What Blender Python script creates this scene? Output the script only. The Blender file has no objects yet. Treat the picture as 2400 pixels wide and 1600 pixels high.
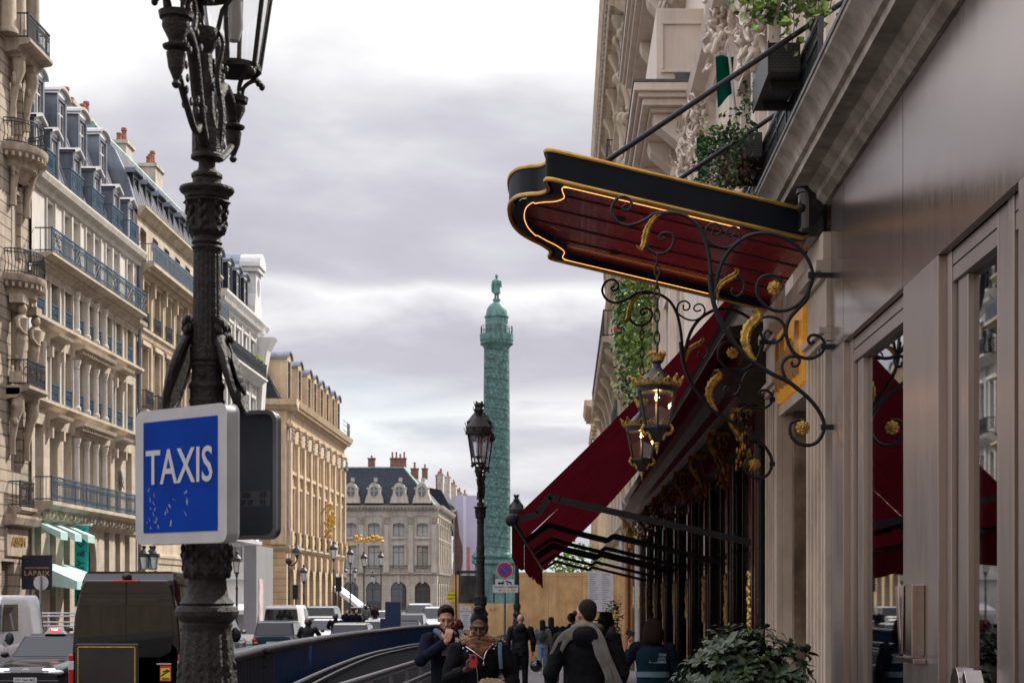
import bpy, math, random
from math import sin, cos, pi, radians as R
from mathutils import Vector, Matrix
random.seed(7)
SC = bpy.context.scene
COL = SC.collection
# ------------------------------------------------------------ camera (verticals kept upright with lens shift)
EYE = 1.75
F_PX, VU, VV = 3900.0, 1325.0, 1395.0
cam_d = bpy.data.cameras.new('camera')
cam = bpy.data.objects.new('camera', cam_d); COL.objects.link(cam)
cam.location = (0, 0, EYE); cam.rotation_euler = (pi/2, 0, 0)
cam_d.sensor_width = 36; cam_d.lens = F_PX/2400*36
cam_d.shift_x = (1200-VU)/2400; cam_d.shift_y = (VV-800)/2400
cam_d.clip_start = .1; cam_d.clip_end = 3000
cam_d.dof.use_dof = True; cam_d.dof.focus_distance = 15.0; cam_d.dof.aperture_fstop = 6.3
SC.camera = cam
# ------------------------------------------------------------ sky, sun, exposure
SUN_EL, SUN_AZ = R(40), R(38)       # azimuth from +Y towards +X
W = bpy.data.worlds.new('World'); SC.world = W; W.use_nodes = True
def nd(t, typ, **k):
    n = t.nodes.new(typ)
    for a, b in k.items():
        if a.startswith('i_'): n.inputs[a[2:].replace('_', ' ')].default_value = b
        else: setattr(n, a, b)
    return n
def ramp(t, fac, stops):
    n = t.nodes.new('ShaderNodeValToRGB'); e = n.color_ramp.elements
    while len(e) < len(stops): e.new(.5)
    for q, (p, c) in zip(e, stops):
        q.position = p; q.color = (c[0], c[1], c[2], 1) if not isinstance(c, (int, float)) else (c, c, c, 1)
    t.links.new(fac, n.inputs[0]); return n.outputs[0]
def mth(t, op, a, b=None, c=None):
    n = t.nodes.new('ShaderNodeMath'); n.operation = op
    for i, q in enumerate((a, b, c)):
        if q is None: continue
        if isinstance(q, (int, float)): n.inputs[i].default_value = q
        else: t.links.new(q, n.inputs[i])
    return n.outputs[0]
def mixc(t, fac, a, b, mode='MIX'):
    n = t.nodes.new('ShaderNodeMix'); n.data_type = 'RGBA'; n.blend_type = mode
    for i, q in ((0, fac), (6, a), (7, b)):
        if isinstance(q, (int, float)): n.inputs[i].default_value = q
        elif isinstance(q, tuple): n.inputs[i].default_value = (q[0], q[1], q[2], 1)
        else: t.links.new(q, n.inputs[i])
    return n.outputs[2]
def build_sky():
    t = W.node_tree; t.nodes.clear()
    out = nd(t, 'ShaderNodeOutputWorld'); bg = nd(t, 'ShaderNodeBackground')
    sky = nd(t, 'ShaderNodeTexSky', sky_type='NISHITA', sun_disc=False, sun_elevation=SUN_EL, sun_rotation=SUN_AZ)
    tc = nd(t, 'ShaderNodeTexCoord'); sep = nd(t, 'ShaderNodeSeparateXYZ'); t.links.new(tc.outputs['Generated'], sep.inputs[0])
    z = mth(t, 'MAXIMUM', sep.outputs[2], 0.0)
    den = mth(t, 'ADD', z, .16)
    cx = mth(t, 'DIVIDE', sep.outputs[0], den); cy = mth(t, 'DIVIDE', sep.outputs[1], den)
    cmb = nd(t, 'ShaderNodeCombineXYZ'); t.links.new(cx, cmb.inputs[0]); t.links.new(cy, cmb.inputs[1]); cmb.inputs[2].default_value = 3.35
    n1 = nd(t, 'ShaderNodeTexNoise', i_Scale=1.6, i_Detail=10, i_Roughness=.53, i_Distortion=.25); t.links.new(cmb.outputs[0], n1.inputs['Vector'])
    n2 = nd(t, 'ShaderNodeTexNoise', i_Scale=.42, i_Detail=4, i_Roughness=.5); t.links.new(cmb.outputs[0], n2.inputs['Vector'])
    # layered cumulus: each layer has a crisp dark base and a bright, billowing top fading upwards into grey
    zz = mth(t, 'ADD', z, mth(t, 'ADD', mth(t, 'MULTIPLY_ADD', n1.outputs[0], .062, -.031), mth(t, 'MULTIPLY_ADD', n2.outputs[0], .05, -.025)))
    lay = ramp(t, zz, [(0, .72), (.085, .64), (.104, .60), (.117, .86), (.124, .70), (.128, .52), (.146, .50), (.166, .78), (.177, .92), (.182, .60), (.188, .42), (.235, .40), (.27, .47), (.298, .74), (.325, .98), (.42, .78), (.6, .5), (1, .5)])
    k = mth(t, 'ADD', lay, mth(t, 'MULTIPLY_ADD', n1.outputs[0], 1.5, -.74))
    cl = ramp(t, k, [(.25, (.50, .49, .56)), (.45, (.565, .555, .625)), (.6, (.66, .655, .705)), (.75, (.80, .795, .825)), (.92, (.94, .94, .95)), (1.0, (1.0, 1.0, 1.0))])
    gap = ramp(t, n2.outputs[0], [(.62, 0.0), (.70, 1.0)])
    skys = mixc(t, 1.0, sky.outputs[0], (.12, .12, .12), 'MULTIPLY')
    c = mixc(t, mth(t, 'MULTIPLY', gap, .35), cl, skys)
    # overcast skies are brighter overhead than near the horizon; raised further here as fill
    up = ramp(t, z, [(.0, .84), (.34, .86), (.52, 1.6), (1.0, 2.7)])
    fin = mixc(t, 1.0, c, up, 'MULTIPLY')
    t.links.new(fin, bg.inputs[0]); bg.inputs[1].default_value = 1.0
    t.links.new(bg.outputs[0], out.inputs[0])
build_sky()
sun_d = bpy.data.lights.new('sun', 'SUN'); sun_d.energy = 4.4; sun_d.angle = R(.6); sun_d.color = (1, .93, .82)
sun = bpy.data.objects.new('sun', sun_d); COL.objects.link(sun)
sdir = Vector((sin(SUN_AZ)*cos(SUN_EL), cos(SUN_AZ)*cos(SUN_EL), sin(SUN_EL)))
sun.rotation_euler = (-sdir).to_track_quat('-Z', 'Y').to_euler(); sun.location = (0, 40, 60)
SC.view_settings.view_transform = 'Standard'; SC.view_settings.look = 'None'
SC.view_settings.exposure = 0.34; SC.view_settings.gamma = 1
SC.render.engine = 'CYCLES'
cy = SC.cycles; cy.max_bounces = 8; cy.diffuse_bounces = 4; cy.glossy_bounces = 4; cy.transmission_bounces = 6; cy.transparent_max_bounces = 12
cy.caustics_reflective = False; cy.caustics_refractive = False; cy.use_denoising = True; cy.sample_clamp_indirect = 6
# ------------------------------------------------------------ materials
MATS = {}
def mat(name, col, rough=.6, metal=0.0, var=.12, scale=3.0, bump=0.0, bscale=30.0, col2=None, coat=0.0, trans=0.0, emit=0.0, streak=0.0, spec=.5, aniso=0.0, course=None, axis='YZ', joint=.75, alpha=1.0, ecol=None, world=True):
    if name in MATS: return MATS[name]
    m = bpy.data.materials.new(name); m.use_nodes = True; t = m.node_tree; MATS[name] = m
    b = t.nodes['Principled BSDF']
    g = nd(t, 'ShaderNodeNewGeometry'); tc = nd(t, 'ShaderNodeTexCoord')
    pos = g.outputs['Position'] if world else tc.outputs['Object']
    c = None
    if var > 0:
        n = nd(t, 'ShaderNodeTexNoise', i_Scale=scale, i_Detail=6, i_Roughness=.6); t.links.new(pos, n.inputs['Vector'])
        lo = tuple(x*(1-var*1.6) for x in col); hi = tuple(min(1, x*(1+var)) for x in (col2 or col))
        c = ramp(t, n.outputs[0], [(.3, lo), (.5, col), (.72, hi)])
    h = None
    if streak > 0:   # rain streaks: noise stretched downwards
        mp = nd(t, 'ShaderNodeMapping'); mp.inputs['Scale'].default_value = (2.2, 2.2, .22); t.links.new(pos, mp.inputs[0])
        n = nd(t, 'ShaderNodeTexNoise', i_Scale=1.3, i_Detail=7, i_Roughness=.68); t.links.new(mp.outputs[0], n.inputs['Vector'])
        s = ramp(t, n.outputs[0], [(.36, 1-streak), (.56, 1.0)])
        c = mixc(t, 1.0, c if c is not None else col, s, 'MULTIPLY')
    if course:
        sp = nd(t, 'ShaderNodeSeparateXYZ'); t.links.new(pos, sp.inputs[0]); cb = nd(t, 'ShaderNodeCombineXYZ')
        t.links.new(sp.outputs['XYZ'.index(axis[0])], cb.inputs[0]); t.links.new(sp.outputs['XYZ'.index(axis[1])], cb.inputs[1])
        br = nd(t, 'ShaderNodeTexBrick', i_Scale=1.0); br.inputs['Brick Width'].default_value = course[0]; br.inputs['Row Height'].default_value = course[1]
        br.inputs['Mortar Size'].default_value = course[2]; br.inputs['Mortar Smooth'].default_value = .3; br.inputs['Bias'].default_value = -.2
        br.inputs['Color1'].default_value = (1, 1, 1, 1); br.inputs['Color2'].default_value = (.88, .86, .84, 1); br.inputs['Mortar'].default_value = (joint, joint, joint, 1)
        t.links.new(cb.outputs[0], br.inputs['Vector'])
        c = mixc(t, 1.0, c if c is not None else col, br.outputs[0], 'MULTIPLY'); h = br.outputs['Fac']
    if c is not None: t.links.new(c, b.inputs['Base Color'])
    else: b.inputs['Base Color'].default_value = (*col, 1)
    b.inputs['Roughness'].default_value = rough; b.inputs['Metallic'].default_value = metal
    b.inputs['Coat Weight'].default_value = coat; b.inputs['Transmission Weight'].default_value = trans
    b.inputs['Specular IOR Level'].default_value = spec; b.inputs['Anisotropic'].default_value = aniso; b.inputs['Alpha'].default_value = alpha
    if emit: b.inputs['Emission Color'].default_value = (*(ecol or col), 1); b.inputs['Emission Strength'].default_value = emit
    if bump > 0:
        n = nd(t, 'ShaderNodeTexNoise', i_Scale=bscale, i_Detail=5, i_Roughness=.6); t.links.new(pos, n.inputs['Vector'])
        bp = nd(t, 'ShaderNodeBump', i_Strength=bump, i_Distance=.03); t.links.new(n.outputs[0], bp.inputs['Height']); t.links.new(bp.outputs[0], b.inputs['Normal'])
    return m
def glass(name, tint=(.9, .93, .95), refl=.12, dark=None):
    """window pane: mirror reflection over what lies behind (clear), or over a dark room (dark)."""
    if name in MATS: return MATS[name]
    m = bpy.data.materials.new(name); m.use_nodes = True; t = m.node_tree; MATS[name] = m; t.nodes.clear()
    o = nd(t, 'ShaderNodeOutputMaterial'); gl = nd(t, 'ShaderNodeBsdfGlossy', i_Roughness=.015)
    fr = nd(t, 'ShaderNodeFresnel'); gm = nd(t, 'ShaderNodeNewGeometry'); t.links.new(mth(t, 'SUBTRACT', 1.5, mth(t, 'MULTIPLY', gm.outputs['Backfacing'], 1.5-1/1.5)), fr.inputs[0]); fac = mth(t, 'MINIMUM', mth(t, 'ADD', mth(t, 'MULTIPLY', fr.outputs[0], 1.25), refl), .95)
    if dark: bk = nd(t, 'ShaderNodeBsdfDiffuse'); bk.inputs[0].default_value = (*dark, 1)
    else: bk = nd(t, 'ShaderNodeBsdfTransparent'); bk.inputs[0].default_value = (*tint, 1)
    mx = nd(t, 'ShaderNodeMixShader'); t.links.new(fac, mx.inputs[0]); t.links.new(bk.outputs[0], mx.inputs[1]); t.links.new(gl.outputs[0], mx.inputs[2])
    t.links.new(mx.outputs[0], o.inputs[0]); return m
# ------------------------------------------------------------ objects
ORG = {}
USED = {}
def link(name, data): o = bpy.data.objects.new(name, data); COL.objects.link(o); return o
def tag(o, label=None, cat=None, group=None, kind=None):
    for k, v in (('label', label), ('category', cat), ('group', group), ('kind', kind)):
        if v: o[k] = v
    return o
def thing(name, label, cat, loc=(0, 0, 0), group=None, rz=0.0):
    o = link(name, None); o.location = loc; o.rotation_euler.z = rz; o.empty_display_size = .2
    ORG[o] = Vector(loc); return tag(o, label, cat, group)
def copy_tree(o, parent=None):
    c = o.copy(); COL.objects.link(c)
    if parent: c.parent = parent
    for ch in list(o.children): copy_tree(ch, c)
    return c
class MB:
    def __init__(s, T=None): s.v = []; s.f = []; s.T = T
    def add(s, vs, fs):
        n = len(s.v); T = s.T
        s.v += [tuple(T(*p)) if T else tuple(p) for p in vs]; s.f += [tuple(i+n for i in q) for q in fs]; return s
    def box(s, x0, x1, y0, y1, z0, z1):
        return s.add([(x0, y0, z0), (x1, y0, z0), (x1, y1, z0), (x0, y1, z0), (x0, y0, z1), (x1, y0, z1), (x1, y1, z1), (x0, y1, z1)],
                     [(3, 2, 1, 0), (4, 5, 6, 7), (0, 1, 5, 4), (1, 2, 6, 5), (2, 3, 7, 6), (3, 0, 4, 7)])
    def quad(s, *p): return s.add(p, [tuple(range(len(p)))])
    def bar(s, a, b, w, h=None, up=(0, 0, 1)):
        a, b = Vector(a), Vector(b); d = (b-a).normalized(); u = Vector(up)
        if abs(d.dot(u)) > .98: u = Vector((0, 1, 0))
        x = d.cross(u).normalized(); u = x.cross(d); h = h or w; v = []
        for p in (a, b):
            for i, j in ((-1, -1), (1, -1), (1, 1), (-1, 1)): v.append(p+x*(i*w/2)+u*(j*h/2))
        return s.add(v, [(3, 2, 1, 0), (4, 5, 6, 7), (0, 1, 5, 4), (1, 2, 6, 5), (2, 3, 7, 6), (3, 0, 4, 7)])
    def ext(s, poly, ax, a, b, cap=True):
        """extrude a 2-D polygon along an axis; poly holds the other two coordinates in xyz order"""
        n = len(poly); f = lambda p, q: (q, p[0], p[1]) if ax == 0 else (p[0], q, p[1]) if ax == 1 else (p[0], p[1], q)
        vs = [f(p, a) for p in poly]+[f(p, b) for p in poly]
        fs = [(i, (i+1) % n, n+(i+1) % n, n+i) for i in range(n)]
        if cap: fs += [tuple(range(n-1, -1, -1)), tuple(range(n, 2*n))]
        return s.add(vs, fs)
    def lathe(s, prof, c=(0, 0, 0), n=16, a0=0.0, a1=2*pi, flute=0.0, nf=12, sy=1.0):
        full = abs(a1-a0-2*pi) < 1e-4; m = n if full else n+1; vs = []
        for r, z in prof:
            for i in range(m):
                a = a0+(a1-a0)*i/n; q = r*(1+flute*cos(nf*a)) if flute else r
                vs.append((c[0]+q*cos(a), c[1]+q*sin(a)*sy, c[2]+z))
        fs = []
        for j in range(len(prof)-1):
            for i in range(n if full else n):
                k = (i+1) % m if full else i+1
                fs.append((j*m+i, j*m+k, (j+1)*m+k, (j+1)*m+i))
        if prof[0][0] > 1e-4 and full: fs.append(tuple(range(m-1, -1, -1)))
        if prof[-1][0] > 1e-4 and full: fs.append(tuple((len(prof)-1)*m+i for i in range(m)))
        return s.add(vs, fs)
    def tube(s, pts, r, n=6, cap=True, flat=1.0):
        P = [Vector(p) for p in pts]; m = len(P)
        rs = r if isinstance(r, (list, tuple)) else [r]*m
        vs = []; px = None
        for i, p in enumerate(P):
            d = (P[min(i+1, m-1)]-P[max(i-1, 0)])
            d = d.normalized() if d.length > 1e-9 else Vector((0, 0, 1))
            if px is None:
                u = Vector((0, 0, 1)) if abs(d.z) < .9 else Vector((0, 1, 0)); x = d.cross(u).normalized()
            else:
                x = px-d*px.dot(d); x = x.normalized() if x.length > 1e-6 else d.orthogonal().normalized()
            px = x; y = d.cross(x)
            for k in range(n): a = 2*pi*k/n; vs.append(p+x*(rs[i]*cos(a))+y*(rs[i]*flat*sin(a)))
        fs = [(i*n+k, i*n+(k+1) % n, (i+1)*n+(k+1) % n, (i+1)*n+k) for i in range(m-1) for k in range(n)]
        if cap: fs += [tuple(range(n-1, -1, -1)), tuple((m-1)*n+k for k in range(n))]
        return s.add(vs, fs)
    def ball(s, c, r, nu=12, nv=8):
        rx, ry, rz = r if isinstance(r, (list, tuple)) else (r, r, r); vs = []
        for j in range(nv+1):
            t = pi*j/nv
            for i in range(nu): a = 2*pi*i/nu; vs.append((c[0]+rx*sin(t)*cos(a), c[1]+ry*sin(t)*sin(a), c[2]+rz*cos(t)))
        return s.add(vs, [(j*nu+i, (j+1)*nu+i, (j+1)*nu+(i+1) % nu, j*nu+(i+1) % nu) for j in range(nv) for i in range(nu)])
    def grid(s, fn, nu, nv):
        vs = [fn(i/nu, j/nv) for j in range(nv+1) for i in range(nu+1)]
        return s.add(vs, [(j*(nu+1)+i, j*(nu+1)+i+1, (j+1)*(nu+1)+i+1, (j+1)*(nu+1)+i) for j in range(nv) for i in range(nu)])
    def mesh(s, name, m, off=(0, 0, 0), smooth=None):
        me = bpy.data.meshes.new(name); ox, oy, oz = off
        me.from_pydata([(a-ox, b-oy, c-oz) for a, b, c in s.v], [], s.f)
        if m: me.materials.append(m)
        if smooth is not None:
            me.shade_smooth(); me.set_sharp_from_angle(angle=R(smooth))
        me.update(); return me
    def build(s, name, m, parent=None, smooth=None, at=None, bevel=0.0):
        if not s.v: return None
        off = ORG[parent] if parent is not None and at is None else (0, 0, 0)
        if parent is None and at is not None: off = (0, 0, 0)
        o = link(name, s.mesh(name, m, off, smooth)); ORG[o] = Vector(ORG[parent]) if parent is not None else Vector((0, 0, 0))
        if parent is not None: o.parent = parent
        if at is not None: o.location = Vector(at)-(ORG[parent] if parent is not None else Vector((0, 0, 0)))
        if bevel:
            b = o.modifiers.new('bevel', 'BEVEL'); b.width = bevel; b.segments = 2; b.limit_method = 'ANGLE'; b.angle_limit = R(40)
        return o
    def solo(s, name, m, label, cat, group=None, kind=None, smooth=None, bevel=0.0):
        o = s.build(name, m, None, smooth, None, bevel); return tag(o, label, cat, group, kind)
def text(txt, name, m, parent, loc, size, rot=(pi/2, 0, 0), depth=.004, align='CENTER', sx=1.0, bold=0.0, spacing=1.0):
    cu = bpy.data.curves.new(name, 'FONT'); cu.body = txt; cu.size = size; cu.extrude = depth; cu.align_x = align; cu.align_y = 'CENTER'; cu.offset = bold; cu.space_character = spacing
    cu.resolution_u = 3; cu.materials.append(m)
    tmp = link(name, cu); bpy.context.view_layer.update(); me = bpy.data.meshes.new_from_object(tmp.evaluated_get(bpy.context.evaluated_depsgraph_get())); bpy.data.objects.remove(tmp); bpy.data.curves.remove(cu)
    if not me.materials: me.materials.append(m)
    o = link(name, me); o.rotation_euler = rot; ORG[o] = Vector(loc); o.scale = (sx, 1, 1); o.parent = parent
    o.location = Vector(loc)-(ORG[parent] if parent is not None else Vector((0, 0, 0))); return o
def gz(y):  # the street falls gently away from the camera, then runs level
    return -.0115*max(0, min(y, 58)) if y > 0 else 0.0
def pix(u, v, D): return Vector(((u-VU)*D/F_PX, D, EYE+(VV-v)*D/F_PX))
# ------------------------------------------------------------ facade helpers
class Fac:
    """a facade plane: s runs along it, d outwards, z up"""
    def __init__(s, side, at): s.side = side; s.at = at; s.rot = {'L': pi/2, 'R': -pi/2, 'F': 0.0}[side]
    def P(s, a, d, z): return (s.at+d, a, z) if s.side == 'L' else (s.at-d, a, z) if s.side == 'R' else (a, s.at-d, z)
    def mb(s): return MB(s.P)
def wall(mb, s0, s1, z0, z1, ops=(), depth=.3, d=0.0):
    """wall face with real openings (a,b,c,e,arch?) and their reveals"""
    S = sorted({s0, s1, *[o[0] for o in ops], *[o[1] for o in ops]}); Z = sorted({z0, z1, *[o[2] for o in ops], *[o[3] for o in ops]})
    S = [q for q in S if s0 <= q <= s1]; Z = [q for q in Z if z0 <= q <= z1]
    for i in range(len(S)-1):
        for j in range(len(Z)-1):
            a, b, c, e = S[i], S[i+1], Z[j], Z[j+1]; ms, mz = (a+b)/2, (c+e)/2
            if any(o[0] < ms < o[1] and o[2] < mz < o[3] for o in ops): continue
            mb.quad((a, d, c), (b, d, c), (b, d, e), (a, d, e))
    for o in ops:
        a, b, c, e = o[:4]; w = d-depth
        ar = o[4] if len(o) > 4 else 0
        if ar:
            r = (b-a)/2; m = (a+b)/2; rise = r*ar; sp = e-rise; N = 10
            pts = [(m-r*cos(pi*k/N), sp+rise*sin(pi*k/N)) for k in range(N+1)]
            for p, q in zip(pts, pts[1:]):
                mb.quad((p[0], d, p[1]), (q[0], d, q[1]), (q[0], d, e), (p[0], d, e))
                mb.quad((p[0], d, p[1]), (q[0], d, q[1]), (q[0], w, q[1]), (p[0], w, p[1]))
            e = sp
        else: mb.quad((a, d, e), (b, d, e), (b, w, e), (a, w, e))
        mb.quad((a, d, c), (a, d, e), (a, w, e), (a, w, c)); mb.quad((b, d, c), (b, d, e), (b, w, e), (b, w, c))
        mb.quad((a, d, c), (b, d, c), (b, w, c), (a, w, c))
def cornice(mb, s0, s1, prof, cap=True):
    """profile [(d,z)...] swept along the facade, closed at the ends"""
    n = len(prof)
    mb.add([(s0, d, z) for d, z in prof]+[(s1, d, z) for d, z in prof], [(i, i+1, n+i+1, n+i) for i in range(n-1)]+([tuple(range(n)), tuple(range(2*n-1, n-1, -1))] if cap else []))
def blocks(mb, s0, s1, step, w, d0, d1, z0, z1):
    n = max(1, int((s1-s0)/step)); st = (s1-s0)/n
    for i in range(n): a = s0+st*(i+.5); mb.box(a-w/2, a+w/2, d0, d1, z0, z1)
_WIN = {}
def window(F, parent, s, z, w, h, d=-.28, style='fr', fm=None, gm=None, arch=0, name='window'):
    """French window: frame mesh with a glass pane as its own child; equal windows share meshes"""
    key = (round(w, 2), round(h, 2), style, fm.name, gm.name, arch)
    if key not in _WIN:
        m = MB(); t = .07; g = MB()
        hh = h-(w/2*arch if arch else 0)
        m.box(-w/2, -w/2+t, -.03, .03, 0, hh); m.box(w/2-t, w/2, -.03, .03, 0, hh); m.box(-w/2, w/2, -.031, .029, 0, .12); m.box(-.045, .045, -.035, .03, .12, h-.02)
        if arch:
            N = 10; r = w/2; P = [(-r*cos(pi*k/N), hh+r*arch*sin(pi*k/N)) for k in range(N+1)]
            for p, q in zip(P, P[1:]): m.bar((p[0]*.97, 0, p[1]-.03), (q[0]*.97, 0, q[1]-.03), .06, .07, (0, 1, 0))
            g.quad(*[(p[0], .01, p[1]) for p in P], (w/2, .01, 0), (-w/2, .01, 0))
            m.box(-w/2+t, w/2-t, -.033, .028, hh-.04, hh+.04)
        else:
            m.box(-w/2+t, w/2-t, -.031, .029, h-.08, h)
            g.quad((-w/2, .01, 0), (w/2, .01, 0), (w/2, .01, h), (-w/2, .01, h))
        if style == 'fr': m.box(-w/2+t, w/2-t, -.033, .027, h*.74-.04, h*.74+.04)
        if style == 'bars':
            for k in (1, 2, 3): m.box(-w/2+t, w/2-t, -.032, .027, h*k/4-.025, h*k/4+.025)
        _WIN[key] = (m.mesh('window', fm), g.mesh('pane', gm))
    a, b = _WIN[key]
    o = link(name, a); o.parent = parent; o.location = Vector(F.P(s, d, z))-ORG[parent]; o.rotation_euler.z = F.rot
    p = link('pane', b); p.parent = o; return o
def railing(F, parent, s0, s1, d, z, h, m, step=.14, t=.022, deco=True, name='railing', ret=0.0, x_every=0):
    """iron balcony railing: rails, bars, rings; ret = length of the returns to the wall"""
    b = F.mb()
    for zz in (z+.08, z+h-.16, z+h-.03): b.box(s0, s1, d-t, d+t, zz-t*.8, zz+t*.8)
    b.box(s0, s1, d-.03, d+.03, z+h-.03, z+h+.012)
    n = max(2, int((s1-s0)/step)); st = (s1-s0)/n
    for i in range(n+1):
        a = s0+st*i; q = t if i % 8 == 0 else t*.5; b.box(a-q, a+q, d-q, d+q, z, z+h-.02)
        if deco and i < n:
            for zz in (z+.2, z+h-.26): b.box(a+st/2-st*.3, a+st/2+st*.3, d-.008, d+.008, zz-.012, zz+.012); b.bar((a+st*.2, d, zz-.07), (a+st*.8, d, zz+.07), .018, .018, (0, 1, 0))
    if ret:
        for e in (s0, s1):
            for zz in (z+.08, z+h-.03): b.box(e-t, e+t, d-ret, d, zz-t, zz+t)
            k = max(2, int(ret/step))
            for i in range(k): q = d-ret*i/k; b.box(e-t*.5, e+t*.5, q-t*.5, q+t*.5, z, z+h)
    return b.build(name, m, parent)
# ============================================================ MATERIALS OF THE STREET
st_tiff = mat('stone_warm', (.57, .485, .385), .85, var=.12, scale=1.2, streak=.28, course=(1.1, .42, .012), joint=.8, bump=.25, bscale=14)
st_white = mat('stone_pale', (.64, .60, .55), .8, var=.08, scale=1.4, streak=.22)
st_buff = mat('stone_buff', (.58, .48, .355), .85, var=.12, scale=1.0, streak=.3, course=(1.0, .45, .012), joint=.8, bump=.2, bscale=14)
st_cream = mat('stone_white', (.66, .645, .63), .8, var=.06, scale=1.1, streak=.2)
st_tan = mat('stone_tan', (.60, .45, .29), .85, var=.12, scale=.9, streak=.22, course=(1.5, .5, .02), joint=.72, bump=.2, bscale=10)
st_tan_p = mat('stone_tan_plain', (.60, .45, .295), .85, var=.14, scale=.9, streak=.26, bump=.2, bscale=10)
st_far = mat('stone_grey', (.50, .43, .36), .85, var=.1, scale=.6, streak=.3, course=(1.6, .55, .03), axis='XZ', joint=.75)
st_far_p = mat('stone_grey_plain', (.50, .44, .37), .85, var=.12, scale=.6, streak=.3)
st_old = mat('stone_weathered', (.44, .36, .28), .88, var=.22, scale=1.6, streak=.4, bump=.5, bscale=9)
st_rough = mat('stone_rusticated', (.46, .38, .30), .88, var=.18, scale=1.6, streak=.35, course=(9, .42, .04), joint=.4, bump=.4, bscale=9)
zinc = mat('zinc', (.20, .225, .27), .38, metal=.55, var=.2, scale=1.2, streak=.25)
slate = mat('slate', (.022, .03, .046), .6, spec=.25, var=.3, scale=2.0, course=(.35, .2, .02), joint=.5)
zinc_l = mat('zinc_light', (.50, .49, .50), .45, metal=.3, var=.12, scale=2)
copper = mat('copper_green', (.22, .36, .31), .7, var=.3, scale=2.5, streak=.3)
iron_b = mat('iron_blue', (.032, .085, .14), .45, var=.2, scale=3)
iron_k = mat('iron_black', (.022, .024, .03), .42, var=.2, scale=4)
wood_w = mat('painted_frame', (.55, .54, .53), .5, var=.05)
wood_d = mat('dark_frame', (.07, .08, .10), .5, var=.1)
brick = mat('brick_red', (.24, .12, .085), .85, var=.35, scale=2.5)
clay = mat('clay_pot', (.26, .09, .055), .8, var=.15)
render_w = mat('chimney_render', (.55, .49, .41), .9, var=.2, scale=1.4, streak=.35)
gw = glass('window_glass', refl=.10, dark=(.035, .04, .05))
gwl = glass('window_glass_curtain', refl=.10, dark=(.30, .28, .25))
gw_shop = glass('shop_glass', refl=.06, dark=(.05, .055, .05))
teal = mat('teal_fabric', (.01, .36, .36), .8, var=.08)
mint = mat('mint_canvas', (.50, .72, .68), .75, var=.06)
white_p = mat('white_paint', (.78, .78, .78), .5, var=.04)
shut = mat('shutter_slats', (.52, .46, .38), .7, var=.1, course=(9, .09, .02), joint=.5)
gold = mat('gilding', (.66, .43, .12), .36, metal=.9, var=.25, scale=9, bump=.3, bscale=40)

def mansard(F, t, s0, s1, prof, m, name='roof'):
    b = F.mb(); n = len(prof)
    b.add([(s0, d, z) for d, z in prof]+[(s1, d, z) for d, z in prof], [(i, i+1, n+i+1, n+i) for i in range(n-1)]+[tuple(range(n)), tuple(range(2*n-1, n-1, -1))])
    return b.build(name, m, t)
def seams(F, rf, s0, s1, prof, m, step=.55):
    b = F.mb(); n = int((s1-s0)/step)
    for i in range(1, n):
        s = s0+(s1-s0)*i/n
        for p, q in zip(prof, prof[1:]): b.bar((s, p[0]+.02, p[1]+.02), (s, q[0]+.02, q[1]+.02), .04, .05)
    b.build('roof_seam', m, rf)
def dormer(F, t, s, z, w, h, d0, depth, bm, rm, fm, gm, top='arch', name='dormer', trim=None):
    b = F.mb(); hw = w/2; rise = hw*.55
    b.box(s-hw-.16, s-hw+.02, d0-depth, d0, z, z+h); b.box(s+hw-.02, s+hw+.16, d0-depth, d0, z, z+h)
    b.box(s-hw+.02, s+hw-.02, d0-depth, d0-.02, z+h-.26, z+h)
    o = b.build(name, bm, t)
    r = F.mb(); e = .14; q = hw+.16+e
    if top == 'arch': P = [(s-q*cos(pi*k/8), z+h+rise*1.2*sin(pi*k/8)) for k in range(9)]
    elif top == 'tri': P = [(s-q, z+h), (s, z+h+rise*1.1), (s+q, z+h)]
    else: P = [(s-q, z+h), (s-q, z+h+.12), (s+q, z+h+.12), (s+q, z+h)]
    n = len(P)
    r.add([(p[0], d0+.14, p[1]) for p in P]+[(p[0], d0-depth, p[1]) for p in P]+[(p[0], d0+.14, p[1]-.12) for p in P]+[(p[0], d0-depth, p[1]-.12) for p in P],
          [(i, i+1, n+i+1, n+i) for i in range(n-1)]+[(2*n+i, 2*n+i+1, 3*n+i+1, 3*n+i) for i in range(n-1)]+[(i, i+1, 2*n+i+1, 2*n+i) for i in range(n-1)])
    r.build('dormer_roof', rm, o)
    if top != 'flat':
        tr = F.mb(); tr.add([(p[0], d0-.01, p[1]-.1) for p in P], [tuple(range(n))]); tr.build('pediment', trim or bm, o)
    window(F, o, s, z+.06, w, h-.34, d0-.12, 'fr', fm, gm)
    return o
def chimney(name_t, c, w, dd, z0, z1, m, npots, parent, axis='Y', along=None):
    b = MB(); x, y = c; b.box(x-w/2, x+w/2, y-dd/2, y+dd/2, z0, z1); b.box(x-w/2-.1, x+w/2+.1, y-dd/2-.1, y+dd/2+.1, z1-.02, z1+.16)
    o = b.build('chimney', m, parent)
    for i in range(npots):
        f = (i+.5)/npots-.5; hh = random.choice((.45, .7, 1.0))
        px, py = (x+f*w, y) if w > dd else (x, y+f*dd)
        MB().lathe([(.16, z1+.15), (.13, z1+.15+hh*.8), (.17, z1+.15+hh*.85), (.15, z1+.15+hh)], (px, py, 0), 8).build('chimney_pot', clay, o)
    return o
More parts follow.
